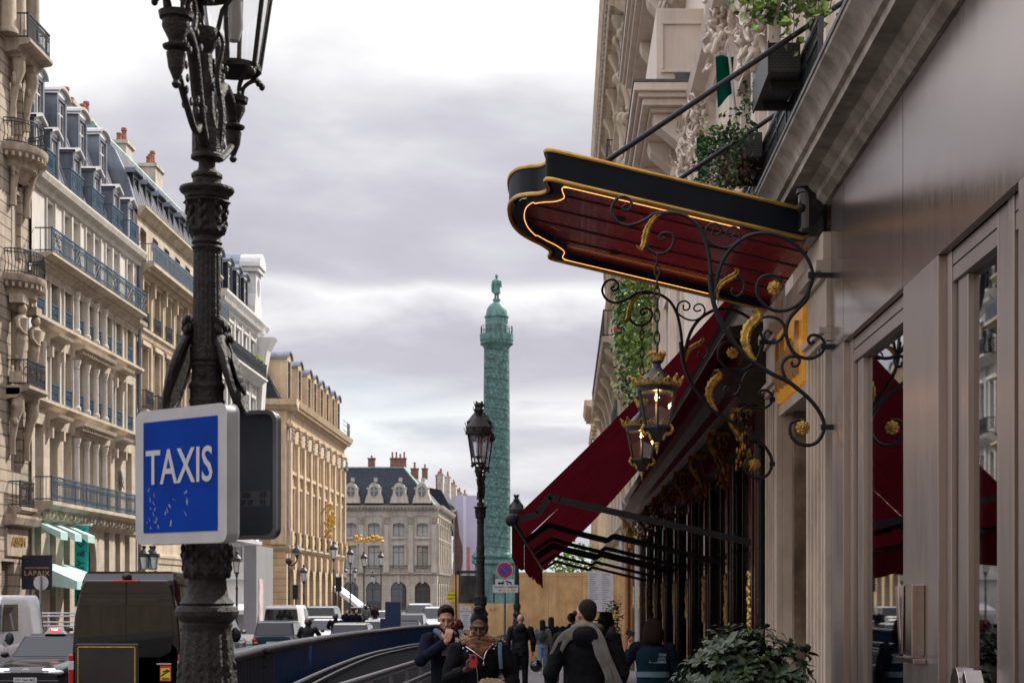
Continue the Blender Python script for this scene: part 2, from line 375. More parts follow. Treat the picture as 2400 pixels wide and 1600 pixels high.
def swag(b, s, z, d, n=14, w=.5, h=.5, seed=0):
    """a carved stone cluster: leaves and scrolls heaped on a bracket"""
    r = random.Random(seed)
    for i in range(n):
        q = r.uniform(.06, .14); b.ball((s+r.uniform(-w/2, w/2), d+r.uniform(-.04, .12), z+r.uniform(-h/2, h/2)), (q, q*.8, q*1.4), 6, 4)

# ============================================================ GROUND
def ground():
    asphalt = mat('asphalt', (.055, .055, .058), .85, var=.2, scale=.8, bump=.3, bscale=60)
    pave = mat('paving', (.20, .19, .185), .8, var=.14, scale=1.5, course=(.9, .6, .012), axis='XY', joint=.6)
    cells = [-30, 0, 10, 20, 30, 40, 50, 58, 90, 150, 400, 1500]
    b = MB()
    for y0, y1 in zip(cells, cells[1:]): b.quad((-900, y0, gz(y0)-.13), (900, y0, gz(y0)-.13), (900, y1, gz(y1)-.13), (-900, y1, gz(y1)-.13))
    b.solo('ground', asphalt, None, None, kind='structure')
    for nm, x0, x1, ye in (('pavement', -1.95, 2.9, 125), ('pavement', -3.2, -1.955, 11.5), ('pavement', -20.6, -17.0, 118)):
        b = MB(); L = [c for c in cells if c < ye]+[ye]
        for y0, y1 in zip(L, L[1:]):
            g0, g1 = gz(y0), gz(y1)
            b.quad((x0, y0, g0), (x1, y0, g0), (x1, y1, g1), (x0, y1, g1))
            for x in (x0, x1): b.quad((x, y0, g0-.15), (x, y1, g1-.15), (x, y1, g1), (x, y0, g0))
        b.solo(nm, pave, None, None, kind='structure')
ground()

# ============================================================ FARTHEST LEFT BUILDING: round bays and carved figures
def building_bays():
    F = Fac('L', -20.3); t = thing('stone_building', 'weathered stone building with round iron balconies and carved figures at the left edge', 'building', (-20.3, 60.5, -.67))
    b = F.mb(); ops = [(60.95, 62.05, 10.2, 12.3), (60.95, 62.05, 14.1, 16.6), (60.95, 62.05, 6.3, 8.9), (60.95, 62.05, 18.6, 21), (59.9, 61.3, -.6, 3.0), (60.95, 62.05, 22.2, 24.4)]
    wall(b, 57, 63.0, -.7, 26, ops, .4); b.quad((63.0, 0, -.7), (63.0, -8, -.7), (63.0, -8, 26), (63.0, 0, 26))
    b.build('wall', st_rough, t)
    for z, h in ((10.2, 2.1), (14.1, 2.5), (6.3, 2.6), (18.6, 2.4), (22.2, 2.2)): window(F, t, 61.5, z, 1.1, h, -.3, 'fr', wood_w, gw)
    sh = F.mb(); sh.box(61.55, 62.04, -.2, -.16, 14.1, 16.55); sh.build('shutter', shut, t); sh = F.mb(); sh.box(61.6, 62.04, -.2, -.16, 10.2, 12.3); sh.build('shutter', shut, t)
    F2 = F.mb(); F2.box(59.9, 61.3, -.3, -.25, -.6, 3.0); F2.build('rolling_shutter', mat('roller_brown', (.16, .13, .11), .6, course=(9, .1, .02), joint=.5), t)
    def bow(z, r, prof, n=14):
        q = MB(lambda a, d, zz: F.P(61.5+a, d, zz)); q.lathe(prof, (0, -.02, z), n, 0, pi, sy=.72); return q
    for z, r in ((18.1, 1.5), (13.4, 1.42), ):
        q = bow(z, r, [(.35, -1.2), (.55, -1.1), (.75, -.8), (1.0, -.72), (1.05, -.5), (r-.1, -.3), (r, -.22), (r+.05, -.05), (r+.05, .02), (0, .03)])
        o = q.build('balcony', st_old, t, 30)
        k = bow(z, r, [(r-.12, -.52), (r-.08, -.30)])
        dm = MB(lambda a, d, zz: F.P(61.5+a, d, zz))
        for i in range(14):
            a = pi*(i+.5)/14; dm.bar((.92*cos(a), .92*sin(a)*.72, z-.42), ((r-.05)*cos(a), (r-.05)*sin(a)*.72, z-.36), .1, .16)
        dm.build('modillion', st_old, o)
        rl = MB(lambda a, d, zz: F.P(61.5+a, d, zz)); N = 26; rr = r-.1
        for zz in (.1, .8, .92): rl.tube([(rr*cos(pi*i/N), rr*sin(pi*i/N)*.72, z+zz) for i in range(N+1)], .022, 4)
        for i in range(N+1):
            a = pi*i/N; rl.tube([(rr*cos(a), rr*sin(a)*.72, z), (rr*cos(a), rr*sin(a)*.72+.05, z+.4), (rr*cos(a), rr*sin(a)*.72, z+.92)], .014, 4)
        rl.build('railing', iron_k, o)
    for z, w, ext in ((21.9, 1.35, .95), (9.4, 1.1, .85), (5.0, .9, .5)):
        b = F.mb(); cornice(b, 61.5-w, 61.5+w, [(0, z-.5), (ext*.5, z-.42), (ext*.6, z-.25), (ext-.08, z-.2), (ext, z-.12), (ext, z), (0, z)]); o = b.build('balcony', st_old, t)
        railing(F, o, 61.5-w+.1, 61.5+w-.1, ext-.1, z, .95, iron_k, .13, ret=ext-.1)
    # columns of the top storey
    for s in (59.9, 61.0, 62.6):
        b = F.mb()
        MBp = MB(lambda a, d, zz, s=s: F.P(s+a, d+.25, zz)); MBp.lathe([(.36, 21.95), (.36, 22.1), (.29, 22.2), (.26, 24.3), (.32, 24.35), (.3, 24.5), (.40, 24.95), (.42, 25.1)], (0, 0, 0), 12)
        MBp.build('column', st_old, t, 35)
    b = F.mb(); cornice(b, 60.2, 63.1, [(0, 4.3), (.35, 4.35), (.45, 4.6), (.45, 4.7), (0, 4.75)]); b.build('shop_cornice', st_old, t); b = F.mb(); cornice(b, 57, 63.1, [(0, 25.1), (.5, 25.1), (.6, 25.4), (.85, 25.5), (.95, 25.9), (0, 26)])
    blocks(b, 60, 63, .3, .14, .5, .8, 25.3, 25.5); b.build('cornice', st_old, t)
    # carved figures and consoles beside the windows
    for k, (s, z) in enumerate(((60.75, 11.2), (62.3, 11.0))):
        b = MB(lambda a, d, zz, s=s: F.P(s+a, d+.2, zz))
        b.tube([(0, .1, z-1.3), (.02, .14, z-.6), (-.02, .2, z-.1)], [.12, .2, .24], 8); b.tube([(-.02, .2, z-.15), (0, .26, z+.25), (.02, .22, z+.62), (.02, .2, z+.8)], [.22, .2, .30, .12], 9)
        b.ball((.02, .26, z+1.0), (.16, .18, .21), 9, 7); b.tube([(-.28, .2, z+.6), (-.36, .25, z+.3), (-.18, .36, z+.12), (.05, .4, z+.1)], [.1, .09, .08, .07], 7)
        b.tube([(.3, .2, z+.6), (.38, .2, z+.85), (.2, .2, z+1.2)], [.1, .09, .07], 7); b.box(-.3, .3, -.1, .35, z-1.7, z-1.3); b.box(-.32, .32, -.1, .4, z+1.2, z+1.5)
        swag(b, 0, z-.9, .1, 14, .4, .9, k); b.build('carved_figure', st_old, t, 50)
    for k, (s, z) in enumerate(((60.7, 8.3), (62.35, 8.2), (60.8, 20.6), (62.3, 20.5), (60.8, 17.4), (62.4, 17.3))):
        b = MB(lambda a, d, zz, s=s: F.P(s+a, d, zz))
        b.tube([(0, .3, z+.8), (0, .34, z+.3), (0, .2, z-.2), (0, .12, z-.9), (0, .1, z-1.4)], [.26, .24, .17, .12, .16], 8); b.box(-.3, .3, 0, .5, z+.75, z+1.0); swag(b, 0, z+.1, .22, 14, .4, .8, 40+k); b.build('carved_console', st_old, t, 50)
    # shop sign panel with gilt letters
    b = F.mb(); b.box(60.3, 62.6, 0, .08, 3.2, 4.2); b.build('sign_board', st_old, t)
    text('ASSAM', 'sign_lettering', gold, t, F.P(61.5, .1, 3.72), .5, (pi/2, 0, pi/2), .02)
building_bays()

# ============================================================ THE SHOP BUILDING WITH BLUE BALCONIES
def building_blue():
    F = Fac('L', -20.2); X0, X1 = 63.0, 78.7
    t = thing('apartment_building', 'beige stone building with long blue iron balconies above the teal shop banner', 'building', (-20.2, 70.8, -.67))
    S = [63.9, 65.7, 67.5, 69.1, 70.5, 71.8, 73.4, 75.1, 77.0]; S5 = [65.2, 67.4, 68.6, 70.5, 71.7, 73.5, 74.7, 77.0]
    ops = [(s-.5, s+.5, 12.52, 14.15) for s in S]+[(s-.5, s+.5, 9.38, 11.55) for s in S]
    ops += [(s-.5, s+.5, 5.4, 8.35, 1.0) if 3 <= i <= 5 else (s-.52, s+.52, 5.4, 8.35) for i, s in enumerate(S)]
    shop = [(63.35, 64.15), (65.2, 66.0), (67.0, 67.85), (72.9, 73.7), (74.7, 75.5), (76.3, 77.15)]
    ops += [(a, c, -.5, 4.55) for a, c in shop]+[(69.3, 71.7, -.6, 4.4, 1.0)]
    b = F.mb(); wall(b, X0, X1, -.8, 14.8, ops, .36); b.build('wall', st_tiff, t)
    b = F.mb(); wall(b, X0, X1, 14.8, 17.9, [(s-.45, s+.45, 14.85, 17.1) for s in S5], .3); b.build('upper_wall', st_white, t)
    for s in S:
        window(F, t, s, 12.52, 1.0, 1.63, -.3, 'fr', wood_w, gw); window(F, t, s, 9.38, 1.0, 2.17, -.3, 'fr', wood_w, gw)
    for i, s in enumerate(S): window(F, t, s, 5.4, 1.0 if 3 <= i <= 5 else 1.04, 2.95, -.3, 'fr', wood_w, gwl, 1.0 if 3 <= i <= 5 else 0)
    for s in S5: window(F, t, s, 14.85, .9, 2.25, -.22, 'fr', wood_w, gwl)
    for a, c in shop:
        window(F, t, (a+c)/2, -.5, c-a, 5.05, -.3, 'fr', wood_d, gw_shop, 0, 'shop_window')
    window(F, t, 70.5, -.6, 2.4, 5.0, -.3, 'fr', wood_d, gw_shop, 1.0, 'shop_door')
    # string courses, pilasters, window heads
    b = F.mb()
    for z, e in ((12.25, .28), (9.1, .3)): cornice(b, X0, X1, [(0, z-.12), (e*.5, z-.05), (e, z+.08), (e, z+.2), (0, z+.26)])
    cornice(b, X0, X1, [(0, 4.55), (.1, 4.6), (.15, 4.85), (0, 4.9)])
    cornice(b, X0, X1, [(0, 14.0), (.06, 14.0), (.1, 14.25), (.3, 14.45), (.34, 14.6), (0, 14.62)])
    blocks(b, X0, X1, .24, .12, .1, .45, 14.42, 14.6)
    b.build('string_course', st_tiff, t)
    b = F.mb(); cornice(b, X0, X1, [(0, 17.25), (.12, 17.3), (.16, 17.5), (.38, 17.62), (.46, 17.82), (.46, 17.9), (-.3, 17.92)]); b.build('cornice', st_white, t)
    b = F.mb()
    for i, s in enumerate(S):
        for z0, z1 in ((12.5, 14.15), (9.3, 11.6)):
            for q in (s-.66, s+.56):
                b.box(q, q+.1, 0, .08, z0, z1)
        b.box(s-.68, s+.68, 0, .1, 14.15, 14.27)
    for s in S5:
        for q in (s-.6, s+.5): b.box(q, q+.1, 0, .07, 14.8, 17.2)
    b.build('window_surround', st_white, t)
    for lo in (1, 7):
        for z in (11.75, 8.6):
            b = F.mb(); s = S[lo]; cornice(b, s-.95, s+.95, [(0, z-.35), (.1, z-.3), (.16, z), (.5, z+.1), (.55, z+.22), (0, z+.3)]); b.box(s-.85, s-.65, 0, .22, z-.7, z-.3); b.box(s+.65, s+.85, 0, .22, z-.7, z-.3); b.build('window_hood', st_tiff, t)
    for z in (11.75, 8.6):
        b = F.mb(); cornice(b, S[3]-1.1, S[5]+1.1, [(0, z-.35), (.12, z-.3), (.18, z), (.55, z+.1), (.6, z+.24), (0, z+.32)]); blocks(b, S[3]-1, S[5]+1, .3, .12, .15, .45, z-.08, z+.08); b.build('window_hood', st_tiff, t)
    for z0, z1 in ((12.5, 14.2), (9.35, 11.4), (5.4, 8.2)):
        for s in (S[3]-.72, (S[3]+S[4])/2, (S[4]+S[5])/2, S[5]+.72):
            b = MB(lambda a, d, zz, s=s: F.P(s+a, d+.1, zz)); h = z1-z0
            b.lathe([(.19, z0), (.19, z0+.12), (.14, z0+.18), (.125, z1-.35), (.16, z1-.32), (.13, z1-.3), (.2, z1-.05), (.2, z1)], (0, 0, 0), 10); b.build('column', st_white, t, 35)
    # balconies
    for z, nm in ((14.8, 'upper'), (5.35, 'lower')):
        b = F.mb(); s0, s1 = 62.95, 77.4
        if nm == 'upper': cornice(b, s0+.2, s1, [(0, z-.4), (.35, z-.28), (.6, z-.12), (.75, z-.1), (.75, z), (0, z)])
        else:
            cornice(b, s0+.2, s1, [(0, z-.75), (.15, z-.7), (.35, z-.4), (.62, z-.2), (.75, z-.14), (.75, z), (0, z)])
            for k in range(60): q = s0+.4+k*.235; b.ball((q, .36+.06*(k % 2), z-.48+.08*(k % 3)), (.12, .13, .2), 6, 4)
        o = b.build('balcony', st_tiff, t); railing(F, o, s0+.3, s1-.1, .68, z, .95, iron_b, .19, ret=.65)
        if nm == 'upper':
            for q in (63.6, 66.3, 69.0, 71.6, 74.2, 76.6):
                b = F.mb()
                for k in range(2): b.bar((q, .7, z+.15), (q+.7, .7, z+.75), .035); b.bar((q, .7, z+.75), (q+.7, .7, z+.15), .035); b.bar((q+.35, .7, z+.15), (q+.7, .7, z+.45), .03); b.bar((q, .7, z+.45), (q+.35, .7, z+.75), .03)
                b.build('lattice_panel', white_p, o)
    for s in S:
        railing(F, t, s-.48, s+.48, .04, 12.5, .68, iron_b, .1); railing(F, t, s-.48, s+.48, .04, 9.36, .7, iron_b, .1)
    # roof: two rows of dormers
    prof = [(-.1, 17.92), (-.95, 20.5), (-1.7, 22.6), (-3.0, 23.3), (-7, 23.6), (-7, 17.9)]
    rf = mansard(F, t, X0, X1, prof, zinc); seams(F, rf, X0, X1, prof[:4], zinc_l, .6)
    for s in (64.0, 66.0, 69.0, 72.0, 75.1, 77.6):
        dormer(F, rf, s, 17.95, .85, 2.1, -.05, 1.6, zinc, zinc_l, wood_w, gwl, 'tri', trim=white_p)
    for s in (66.6, 69.6, 72.6, 75.8):
        dormer(F, rf, s, 20.3, 1.0, 2.35, -.85, 2.2, zinc, zinc_l, wood_w, gw, 'arch', trim=white_p)
    for s0, s1 in ((63.2, 64.6), (66.6, 68.4), (69.6, 71.4), (72.6, 74.5), (75.7, 77.2)): railing(F, t, s0, s1, .4, 17.92, .92, iron_b, .12, ret=.35)
    for y, w in ((79.4, 1.6), (82.0, 1.2)): chimney('c', (-23.7, y), .8, w, 22, 25.0, render_w, 2, t)
    b = F.mb(); b.tube([(78.5, .12, -.5), (78.5, .12, 17.3)], .09, 8); b.build('drainpipe', zinc, t)
    # aerial-like frame leaning on the lower balcony
    b = F.mb(); s = 73.6
    for k in range(9): a = R(20+k*16); b.bar((s+.1, .5, 6.3), (s+.1-1.0*cos(a)*.6, .5, 6.3+1.0*sin(a)), .025)
    b.bar((s-.4, .5, 7.2), (s+.7, .5, 6.5), .03); b.build('folded_awning_frame', iron_k, t)
building_blue()

def shop_awnings():
    F = Fac('L', -20.2)
    lb = ('small mint awning over the first shop window of the teal bannered shop', 'small mint awning at the middle of the three shop windows', 'small mint awning right beside the teal banner')
    for (a, c), l in zip(((63.3, 64.2), (65.15, 66.05), (66.95, 67.9)), lb):
        b = F.mb(); b.quad((a, .02, 4.6), (c, .02, 4.6), (c, 1.0, 4.18), (a, 1.0, 4.18)); b.quad((a, 1.0, 4.18), (c, 1.0, 4.18), (c, 1.0, 3.88), (a, 1.0, 3.88))
        b.quad((a, .02, 4.6), (a, 1.0, 4.18), (a, 1.0, 3.88), (a, .02, 4.5)); b.quad((a, .02, 4.585), (c, .02, 4.585), (c, .99, 4.165), (a, .99, 4.165))
        b.solo('awning', mint, l, 'awning', 'mint awnings of the shop')
    b = F.mb(); a, c = 63.4, 68.0; b.quad((a, .02, 3.0), (c, .02, 3.0), (c, 1.6, 2.3), (a, 1.6, 2.3)); b.quad((a, 1.6, 2.3), (c, 1.6, 2.3), (c, 1.6, 1.98), (a, 1.6, 1.98)); b.quad((a, .02, 3.0), (a, 1.6, 2.3), (a, 1.6, 1.98), (a, .02, 2.2))
    b.solo('awning', mint, 'wide mint awning over the shop entrance behind the black van', 'awning', 'mint awnings of the shop')
    # hanging teal banner
    t = thing('hanging_banner', 'tall teal shop banner hanging at right angles to the beige facade', 'banner', (-20.1, 68, 1.2))
    b = MB(); b.box(-20.05, -19.5, 67.98, 68.02, 1.3, 4.6); b.build('cloth', teal, t)
    b = MB(); b.tube([(-20.2, 68, 4.64), (-19.4, 68, 4.64)], .03, 6); b.ball((-19.38, 68, 4.64), .06, 8, 6); b.build('banner_pole', white_p, t)
    text('TIFFANY & CO.', 'lettering', mat('black_print', (.01, .012, .012), .6, var=0), t, (-19.77, 67.96, 3.0), .44, (pi/2, -pi/2, 0), .004)
    t = thing('hanging_banner', 'navy banner with gold lettering beside the brown roller shutter', 'banner', (-20.2, 62, 2.0))
    b = MB(); b.box(-20.25, -19.12, 61.97, 62.03, 1.98, 3.22); b.build('cloth', mat('navy_cloth', (.012, .013, .035), .7, var=.1), t)
    gl = mat('gold_print', (.60, .40, .14), .5, var=.05)
    text('LAPAIX', 'lettering', gl, t, (-19.68, 61.95, 2.58), .25, (pi/2, 0, 0), .003, spacing=1.2); text('GRANDS HORLOGERS', 'lettering', gl, t, (-19.68, 61.95, 2.78), .09, (pi/2, 0, 0), .003); text('PARIS', 'lettering', gl, t, (-19.68, 61.95, 2.41), .085, (pi/2, 0, 0), .003, spacing=1.2)
    b = MB(); b.bar((-20.3, 62, 3.24), (-19.1, 62, 3.24), .04); b.build('banner_pole', iron_k, t)
shop_awnings()

# ============================================================ SECOND BUILDING (behind the near lamp post)
def building_buff():
    F = Fac('L', -20.25); X0, X1 = 78.75, 96.6
    t = thing('apartment_building', 'buff stone building with a green copper roof ridge behind the near lamp post', 'building', (-20.25, 87.7, -.67))
    S = [79.9+2.35*i for i in range(7)]
    ops = []
    for s in S: ops += [(s-.55, s+.55, 14.5, 16.7), (s-.55, s+.55, 10.7, 13.6), (s-.5, s+.5, 17.6, 19.3), (s-.55, s+.55, 6.6, 9.4)]
    ops += [(s-.9, s+.9, -.5, 3.0, .5) for s in S]
    b = F.mb(); wall(b, X0, X1, -.8, 20.2, ops, .34); b.quad((X0, 0, 17.5), (X0, -8, 17.5), (X0, -8, 20.2), (X0, 0, 20.2)); b.build('wall', st_buff, t)
    for s in S:
        for z, w, h in ((14.5, 1.1, 2.2), (10.7, 1.1, 2.9), (17.6, 1.0, 1.7), (6.6, 1.1, 2.8)): window(F, t, s, z, w, h, -.28, 'fr', wood_w, gw)
        window(F, t, s, -.5, 1.8, 3.5, -.28, 'fr', wood_d, gw_shop, .5)
        railing(F, t, s-.6, s+.6, .12, 14.5, .85, iron_k, .1); railing(F, t, s-.7, s+.7, .3, 10.65, .9, iron_k, .1, ret=.3)
    b = F.mb()
    for z, e in ((14.3, .25), (10.4, .45), (5.2, .3), (3.6, .15)): cornice(b, X0, X1, [(0, z-.3), (e*.4, z-.25), (e*.6, z-.05), (e, z+.05), (e, z+.18), (0, z+.22)])
    for s in S:
        b.box(s-.8, s+.8, 0, .14, 16.75, 16.95); b.box(s-.85, s+.85, 0, .2, 13.7, 13.9)
        for q in (s-1.17, ): b.box(q-.14, q+.14, 0, .12, 14.6, 16.6); b.box(q-.14, q+.14, 0, .12, 10.7, 13.8); b.box(q-.1, q+.1, 0, .3, 16.2, 16.9)
        for q in (s-.68, s+.58): b.box(q, q+.1, 0, .07, 14.5, 16.7); b.box(q, q+.1, 0, .07, 10.7, 13.6)
    b.build('string_course', st_buff, t)
    b = F.mb(); cornice(b, X0, X1, [(0, 16.9), (.2, 16.95), (.5, 17.25), (.8, 17.35), (.8, 17.5), (0, 17.5)]); blocks(b, X0, X1, .3, .14, .2, .6, 17.1, 17.3); o = b.build('balcony', st_buff, t)
    railing(F, o, X0+.15, X1, .72, 17.5, .95, mat('iron_grey', (.14, .19, .25), .5, var=.15), .11, deco=False, ret=.7)
    b = F.mb(); cornice(b, X0, X1, [(0, 19.7), (.1, 19.75), (.3, 20.0), (.42, 20.1), (.42, 20.2), (-.3, 20.22)]); b.build('cornice', st_buff, t)
    prof = [(-.1, 20.2), (-.5, 21.6), (-1.1, 22.9), (-2.0, 23.9), (-3.2, 24.4), (-8, 24.6), (-8, 20.2)]
    rf = mansard(F, t, X0+.1, X1, prof, zinc); seams(F, rf, X0+.1, X1, prof[:5], zinc_l, .5)
    b = F.mb(); b.tube([(X0, -2.2, 24.0), (X1, -2.2, 24.0)], .22, 6); b.build('ridge', copper, rf)
    for s in S: dormer(F, rf, s, 20.5, .9, 1.5, -.35, 1.3, slate, zinc, wood_d, gw, 'flat')
    for s in S: # cloth blinds over the attic windows
        b = F.mb(); b.quad((s-.55, .02, 19.35), (s+.55, .02, 19.35), (s+.55, .3, 19.0), (s-.55, .3, 19.0)); b.build('window_blind', wood_d, t)
    chimney('c', (-24, 90), .9, 1.5, 22, 26.0, render_w, 3, t); chimney('c', (-24, 96.5), .9, 1.8, 22, 26.4, render_w, 4, t)
    b = F.mb(); b.quad((X1-.3, .1, 20.2), (X1, .1, 20.2), (X1, -3.2, 24.6), (X1-.3, -3.2, 24.6)); b.box(X1-.3, X1, -6, -.5, 20.2, 23.9); b.build('party_wall', render_w, t)
building_buff()

# ============================================================ WHITE BUILDING WITH CORNER TURRET DORMER
def building_white():
    F = Fac('L', -20.3); X0, X1 = 96.7, 110.2
    t = thing('apartment_building', 'pale white building with slate dormers and a carved corner gable', 'building', (-20.3, 103.5, -.67))
    S = [98.0, 100.4, 102.8, 105.2, 107.6]
    ops = [(s-.55, s+.55, z, z+h) for s in S for z, h in ((15.85, 2.3), (11.6, 2.8), (7.4, 2.8))]
    b = F.mb(); wall(b, X0, X1, 5.0, 19.6, ops, .3); b.quad((X1, 0, 5), (X1, -12, 5), (X1, -12, 19.6), (X1, 0, 19.6)); b.build('wall', st_cream, t)
    for s in S:
        for z, h in ((15.85, 2.3), (11.6, 2.8), (7.4, 2.8)): window(F, t, s, z, 1.1, h, -.24, 'fr', wood_d, gw)
    b = F.mb()
    cornice(b, X0, X1+.5, [(0, 18.6), (.15, 18.7), (.2, 19.0), (.5, 19.2), (.65, 19.45), (.65, 19.6), (-.2, 19.62)]); blocks(b, X0, X1, .5, .2, .15, .5, 18.95, 19.2)
    for z in (11.2, 7.0, 5.2): cornice(b, X0, X1, [(0, z-.2), (.2, z-.1), (.25, z+.1), (0, z+.16)])
    for q in (96.9, 99.2, 101.6, 104.0, 106.4, 108.6): b.box(q-.16, q+.16, 0, .14, 5.2, 18.6)
    for s in S: b.box(s-.75, s+.75, 0, .16, 18.2, 18.35); b.box(s-.75, s+.75, 0, .16, 14.5, 14.7)
    b.build('cornice', st_cream, t)
    # large scrolled console at the corner
    b = F.mb(); b.ext([(F.P(0, .0, 0)[0], 12.6), (F.P(0, .25, 0)[0], 14), (F.P(0, .3, 0)[0], 16), (F.P(0, .55, 0)[0], 17.6), (F.P(0, 1.0, 0)[0], 18.6), (F.P(0, 0, 0)[0], 18.6)], 1, 109.0, 110.3) if False else None
    m = MB(); x = -20.3; m.ext([(x, 9.0), (x+.35, 9.5), (x+.4, 14), (x+.55, 16.4), (x+.8, 17.8), (x+1.25, 18.65), (x, 18.65)], 1, 108.9, 110.2); m.build('corner_console', st_cream, t)
    b = F.mb(); cornice(b, X0, 108.8, [(0, 15.3), (.3, 15.35), (.7, 15.65), (.85, 15.7), (.85, 15.82), (0, 15.82)]); o = b.build('balcony', st_cream, t); railing(F, o, X0+.1, 108.7, .78, 15.82, .95, iron_k, .11, ret=.7)
    b = F.mb(); cornice(b, X0, 108.8, [(0, 10.7), (.3, 10.75), (.6, 11.0), (.7, 11.2), (0, 11.2)]); o = b.build('balcony', st_cream, t); railing(F, o, X0+.1, 108.7, .62, 11.2, .95, iron_k, .11, ret=.6)
    b = F.mb()
    for k in range(30): s = 104.6+.1*k; b.ball((s, .75+random.uniform(-.06, .06), 16.75+random.uniform(-.06, .2)), .09, 6, 4)
    b.build('flower_box', mat('yellow_blossom', (.30, .34, .04), .8, var=.3, scale=9), t)
    prof = [(-.1, 19.6), (-1.0, 22.6), (-2.2, 23.6), (-8, 24), (-8, 19.6)]
    rf = mansard(F, t, X0, X1, prof, slate)
    for s in (98.2, 101.0, 103.6, 106.0): dormer(F, rf, s, 19.65, 1.0, 2.3, -.05, 1.6, slate, zinc, wood_w, gw, 'arch', trim=st_cream)
    # stone gable dormer on the corner
    m = MB(); m.ext([(108.0, 19.6), (108.05, 20.6), (108.35, 21.4), (108.4, 23.0), (110.1, 23.0), (110.15, 21.4), (110.4, 20.6), (110.4, 19.6)], 0, x-1.6, x+.15)
    P = [(109.25-1.15*cos(pi*k/10), 23.15+.95*sin(pi*k/10)) for k in range(11)]; m.ext(P, 0, x-2.4, x+.45); m.box(x-1.7, x+.35, 108.2, 110.3, 22.85, 23.17); g = m.build('gable', st_cream, t)
    m = MB(); m.ext([(109.25-.42*cos(2*pi*k/14), 21.9+.6*sin(2*pi*k/14)) for k in range(14)], 0, x+.15, x+.17); m.build('round_window', gw, g)
    m = MB(); m.ext([(109.25-1.2*cos(pi*k/10), 23.17+1.0*sin(pi*k/10)) for k in range(11)], 0, x-2.6, x-.9); m.build('gable_roof', zinc, g)
    chimney('c', (-24.5, 104), .9, 1.6, 23, 25.2, render_w, 3, t)
    # grey hoarding round the ground floor
    h = MB(); h.box(-20.2, -19.4, 104.5, 110.4, -.67, 4.9); o = h.solo('hoarding', mat('hoarding_grey', (.25, .245, .255), .7, var=.06, scale=1, course=(1.2, 5.9, .02), joint=.8), 'tall plain grey hoarding around the ground floor of the white building', 'hoarding')
    h = MB(); h.box(-19.39, -19.36, 105.3, 106.6, -.5, 2.8); h.solo('poster_panel', mat('pink_poster', (.62, .46, .48), .6, var=.3, scale=1.5), 'pale pink poster panel on the grey hoarding', 'poster')
    # small side building with awnings in the cross street
    t2 = thing('corner_building', 'narrow white corner front with a mint awning beyond the grey hoarding', 'building', (-21, 121.5, -.67))
    m = MB(); m.box(-40, -22.6, 118.0, 121, -.67, 17); m.build('wall', st_cream, t2)
    m = MB(); m.box(-40, -22.2, 117.6, 118, 2.9, 3.3); m.box(-40, -22.3, 117.75, 118, 10, 10.4); m.build('string_course', st_cream, t2)
    for z in (4.2, 7.4, 11.2): window(Fac('F', 118.0), t2, -23.4, z, 1.0, 2.2, .02, 'fr', wood_d, gw)
    m = MB(); m.add([(-25, 117.98, 1.2), (-21.7, 117.98, 1.2), (-21.4, 115.4, .75), (-25, 115.4, .75), (-21.4, 115.4, .45), (-25, 115.4, .45)], [(0, 1, 2, 3), (3, 2, 4, 5), (1, 2, 4)]); m.build('awning', white_p, t2)
building_white()

# ============================================================ PALACE WITH PILASTERS AND ARCADE (corner of the square)
def palace(F, t, sp, s0, s1, zb, plain, rust, wm, gm, arch_bays, hidden=False):
    """two storeys of giant pilasters over an arcade: sp = pilaster positions"""
    bays = [(p+q)/2 for p, q in zip(sp, sp[1:])]; wd = min(q-p for p, q in zip(sp, sp[1:]))*.54
    ops = []
    for c in bays: ops += [(c-wd/2, c+wd/2, 6.0, 9.6), (c-wd/2, c+wd/2, 11.2, 13.3, .35)]
    b = F.mb(); wall(b, s0, s1, 5.4, 14.4, ops, .5); b.build('wall', plain, t)
    b = F.mb(); wall(b, s0, s1, zb, 5.1, [(c-wd*.68, c+wd*.68, zb+.1, 4.0, 1.0) for c in bays], .5); b.build('arcade', rust, t)
    for c in bays:
        window(F, t, c, 6.0, wd, 3.6, -.44, 'fr', wm, gm); window(F, t, c, 11.2, wd, 2.1, -.44, 'fr', wm, gm, .35)
        window(F, t, c, zb+.1, wd*1.36, 3.9-zb, -.42, 'bars', wood_d, gw_shop, 1.0, 'arcade_window')
    b = F.mb()
    cornice(b, s0, s1, [(0, 5.0), (.15, 5.05), (.3, 5.25), (.3, 5.4), (0, 5.42)])
    cornice(b, s0, s1, [(.1, 14.4), (.14, 14.6), (.14, 15.2), (.3, 15.3), (.4, 15.55), (.8, 15.7), (.95, 16.1), (-.6, 16.15)])
    blocks(b, s0, s1, .55, .24, .3, .7, 15.45, 15.66); b.build('cornice', plain, t)
    for c in bays:
        b = F.mb(); b.box(c-wd/2-.22, c+wd/2+.22, 0, .14, 9.75, 9.95); b.box(c-wd/2-.25, c+wd/2+.25, 0, .22, 10.75, 11.0)
        for e in (-1, 1): q = c+e*(wd/2+.12); b.box(q-.1, q+.1, 0, .1, 6.0, 9.75); b.box(q-.1, q+.1, 0, .1, 11.0, 13.0)
        b.build('window_surround', plain, t); b = F.mb(); b.box(c-.2, c+.2, 0, .3, 3.7, 4.9); b.build('keystone', plain, t)
    for p in sp:
        b = F.mb(); w = .36; b.box(p-w-.08, p+w+.08, 0, .42, 5.42, 6.5); b.box(p-w, p+w, 0, .3, 6.5, 13.2); b.box(p-w-.12, p+w+.12, 0, .46, 14.2, 14.4)
        o = b.build('pilaster', plain, t)
        c = F.mb()
        for k in range(5):
            for zz, q in ((13.35, .13), (13.65, .16), (13.95, .18)): c.ball((p-.34+.17*k, .34+q*.4, zz), (.11, .1, .17), 6, 4)
        c.build('capital', st_old, o)
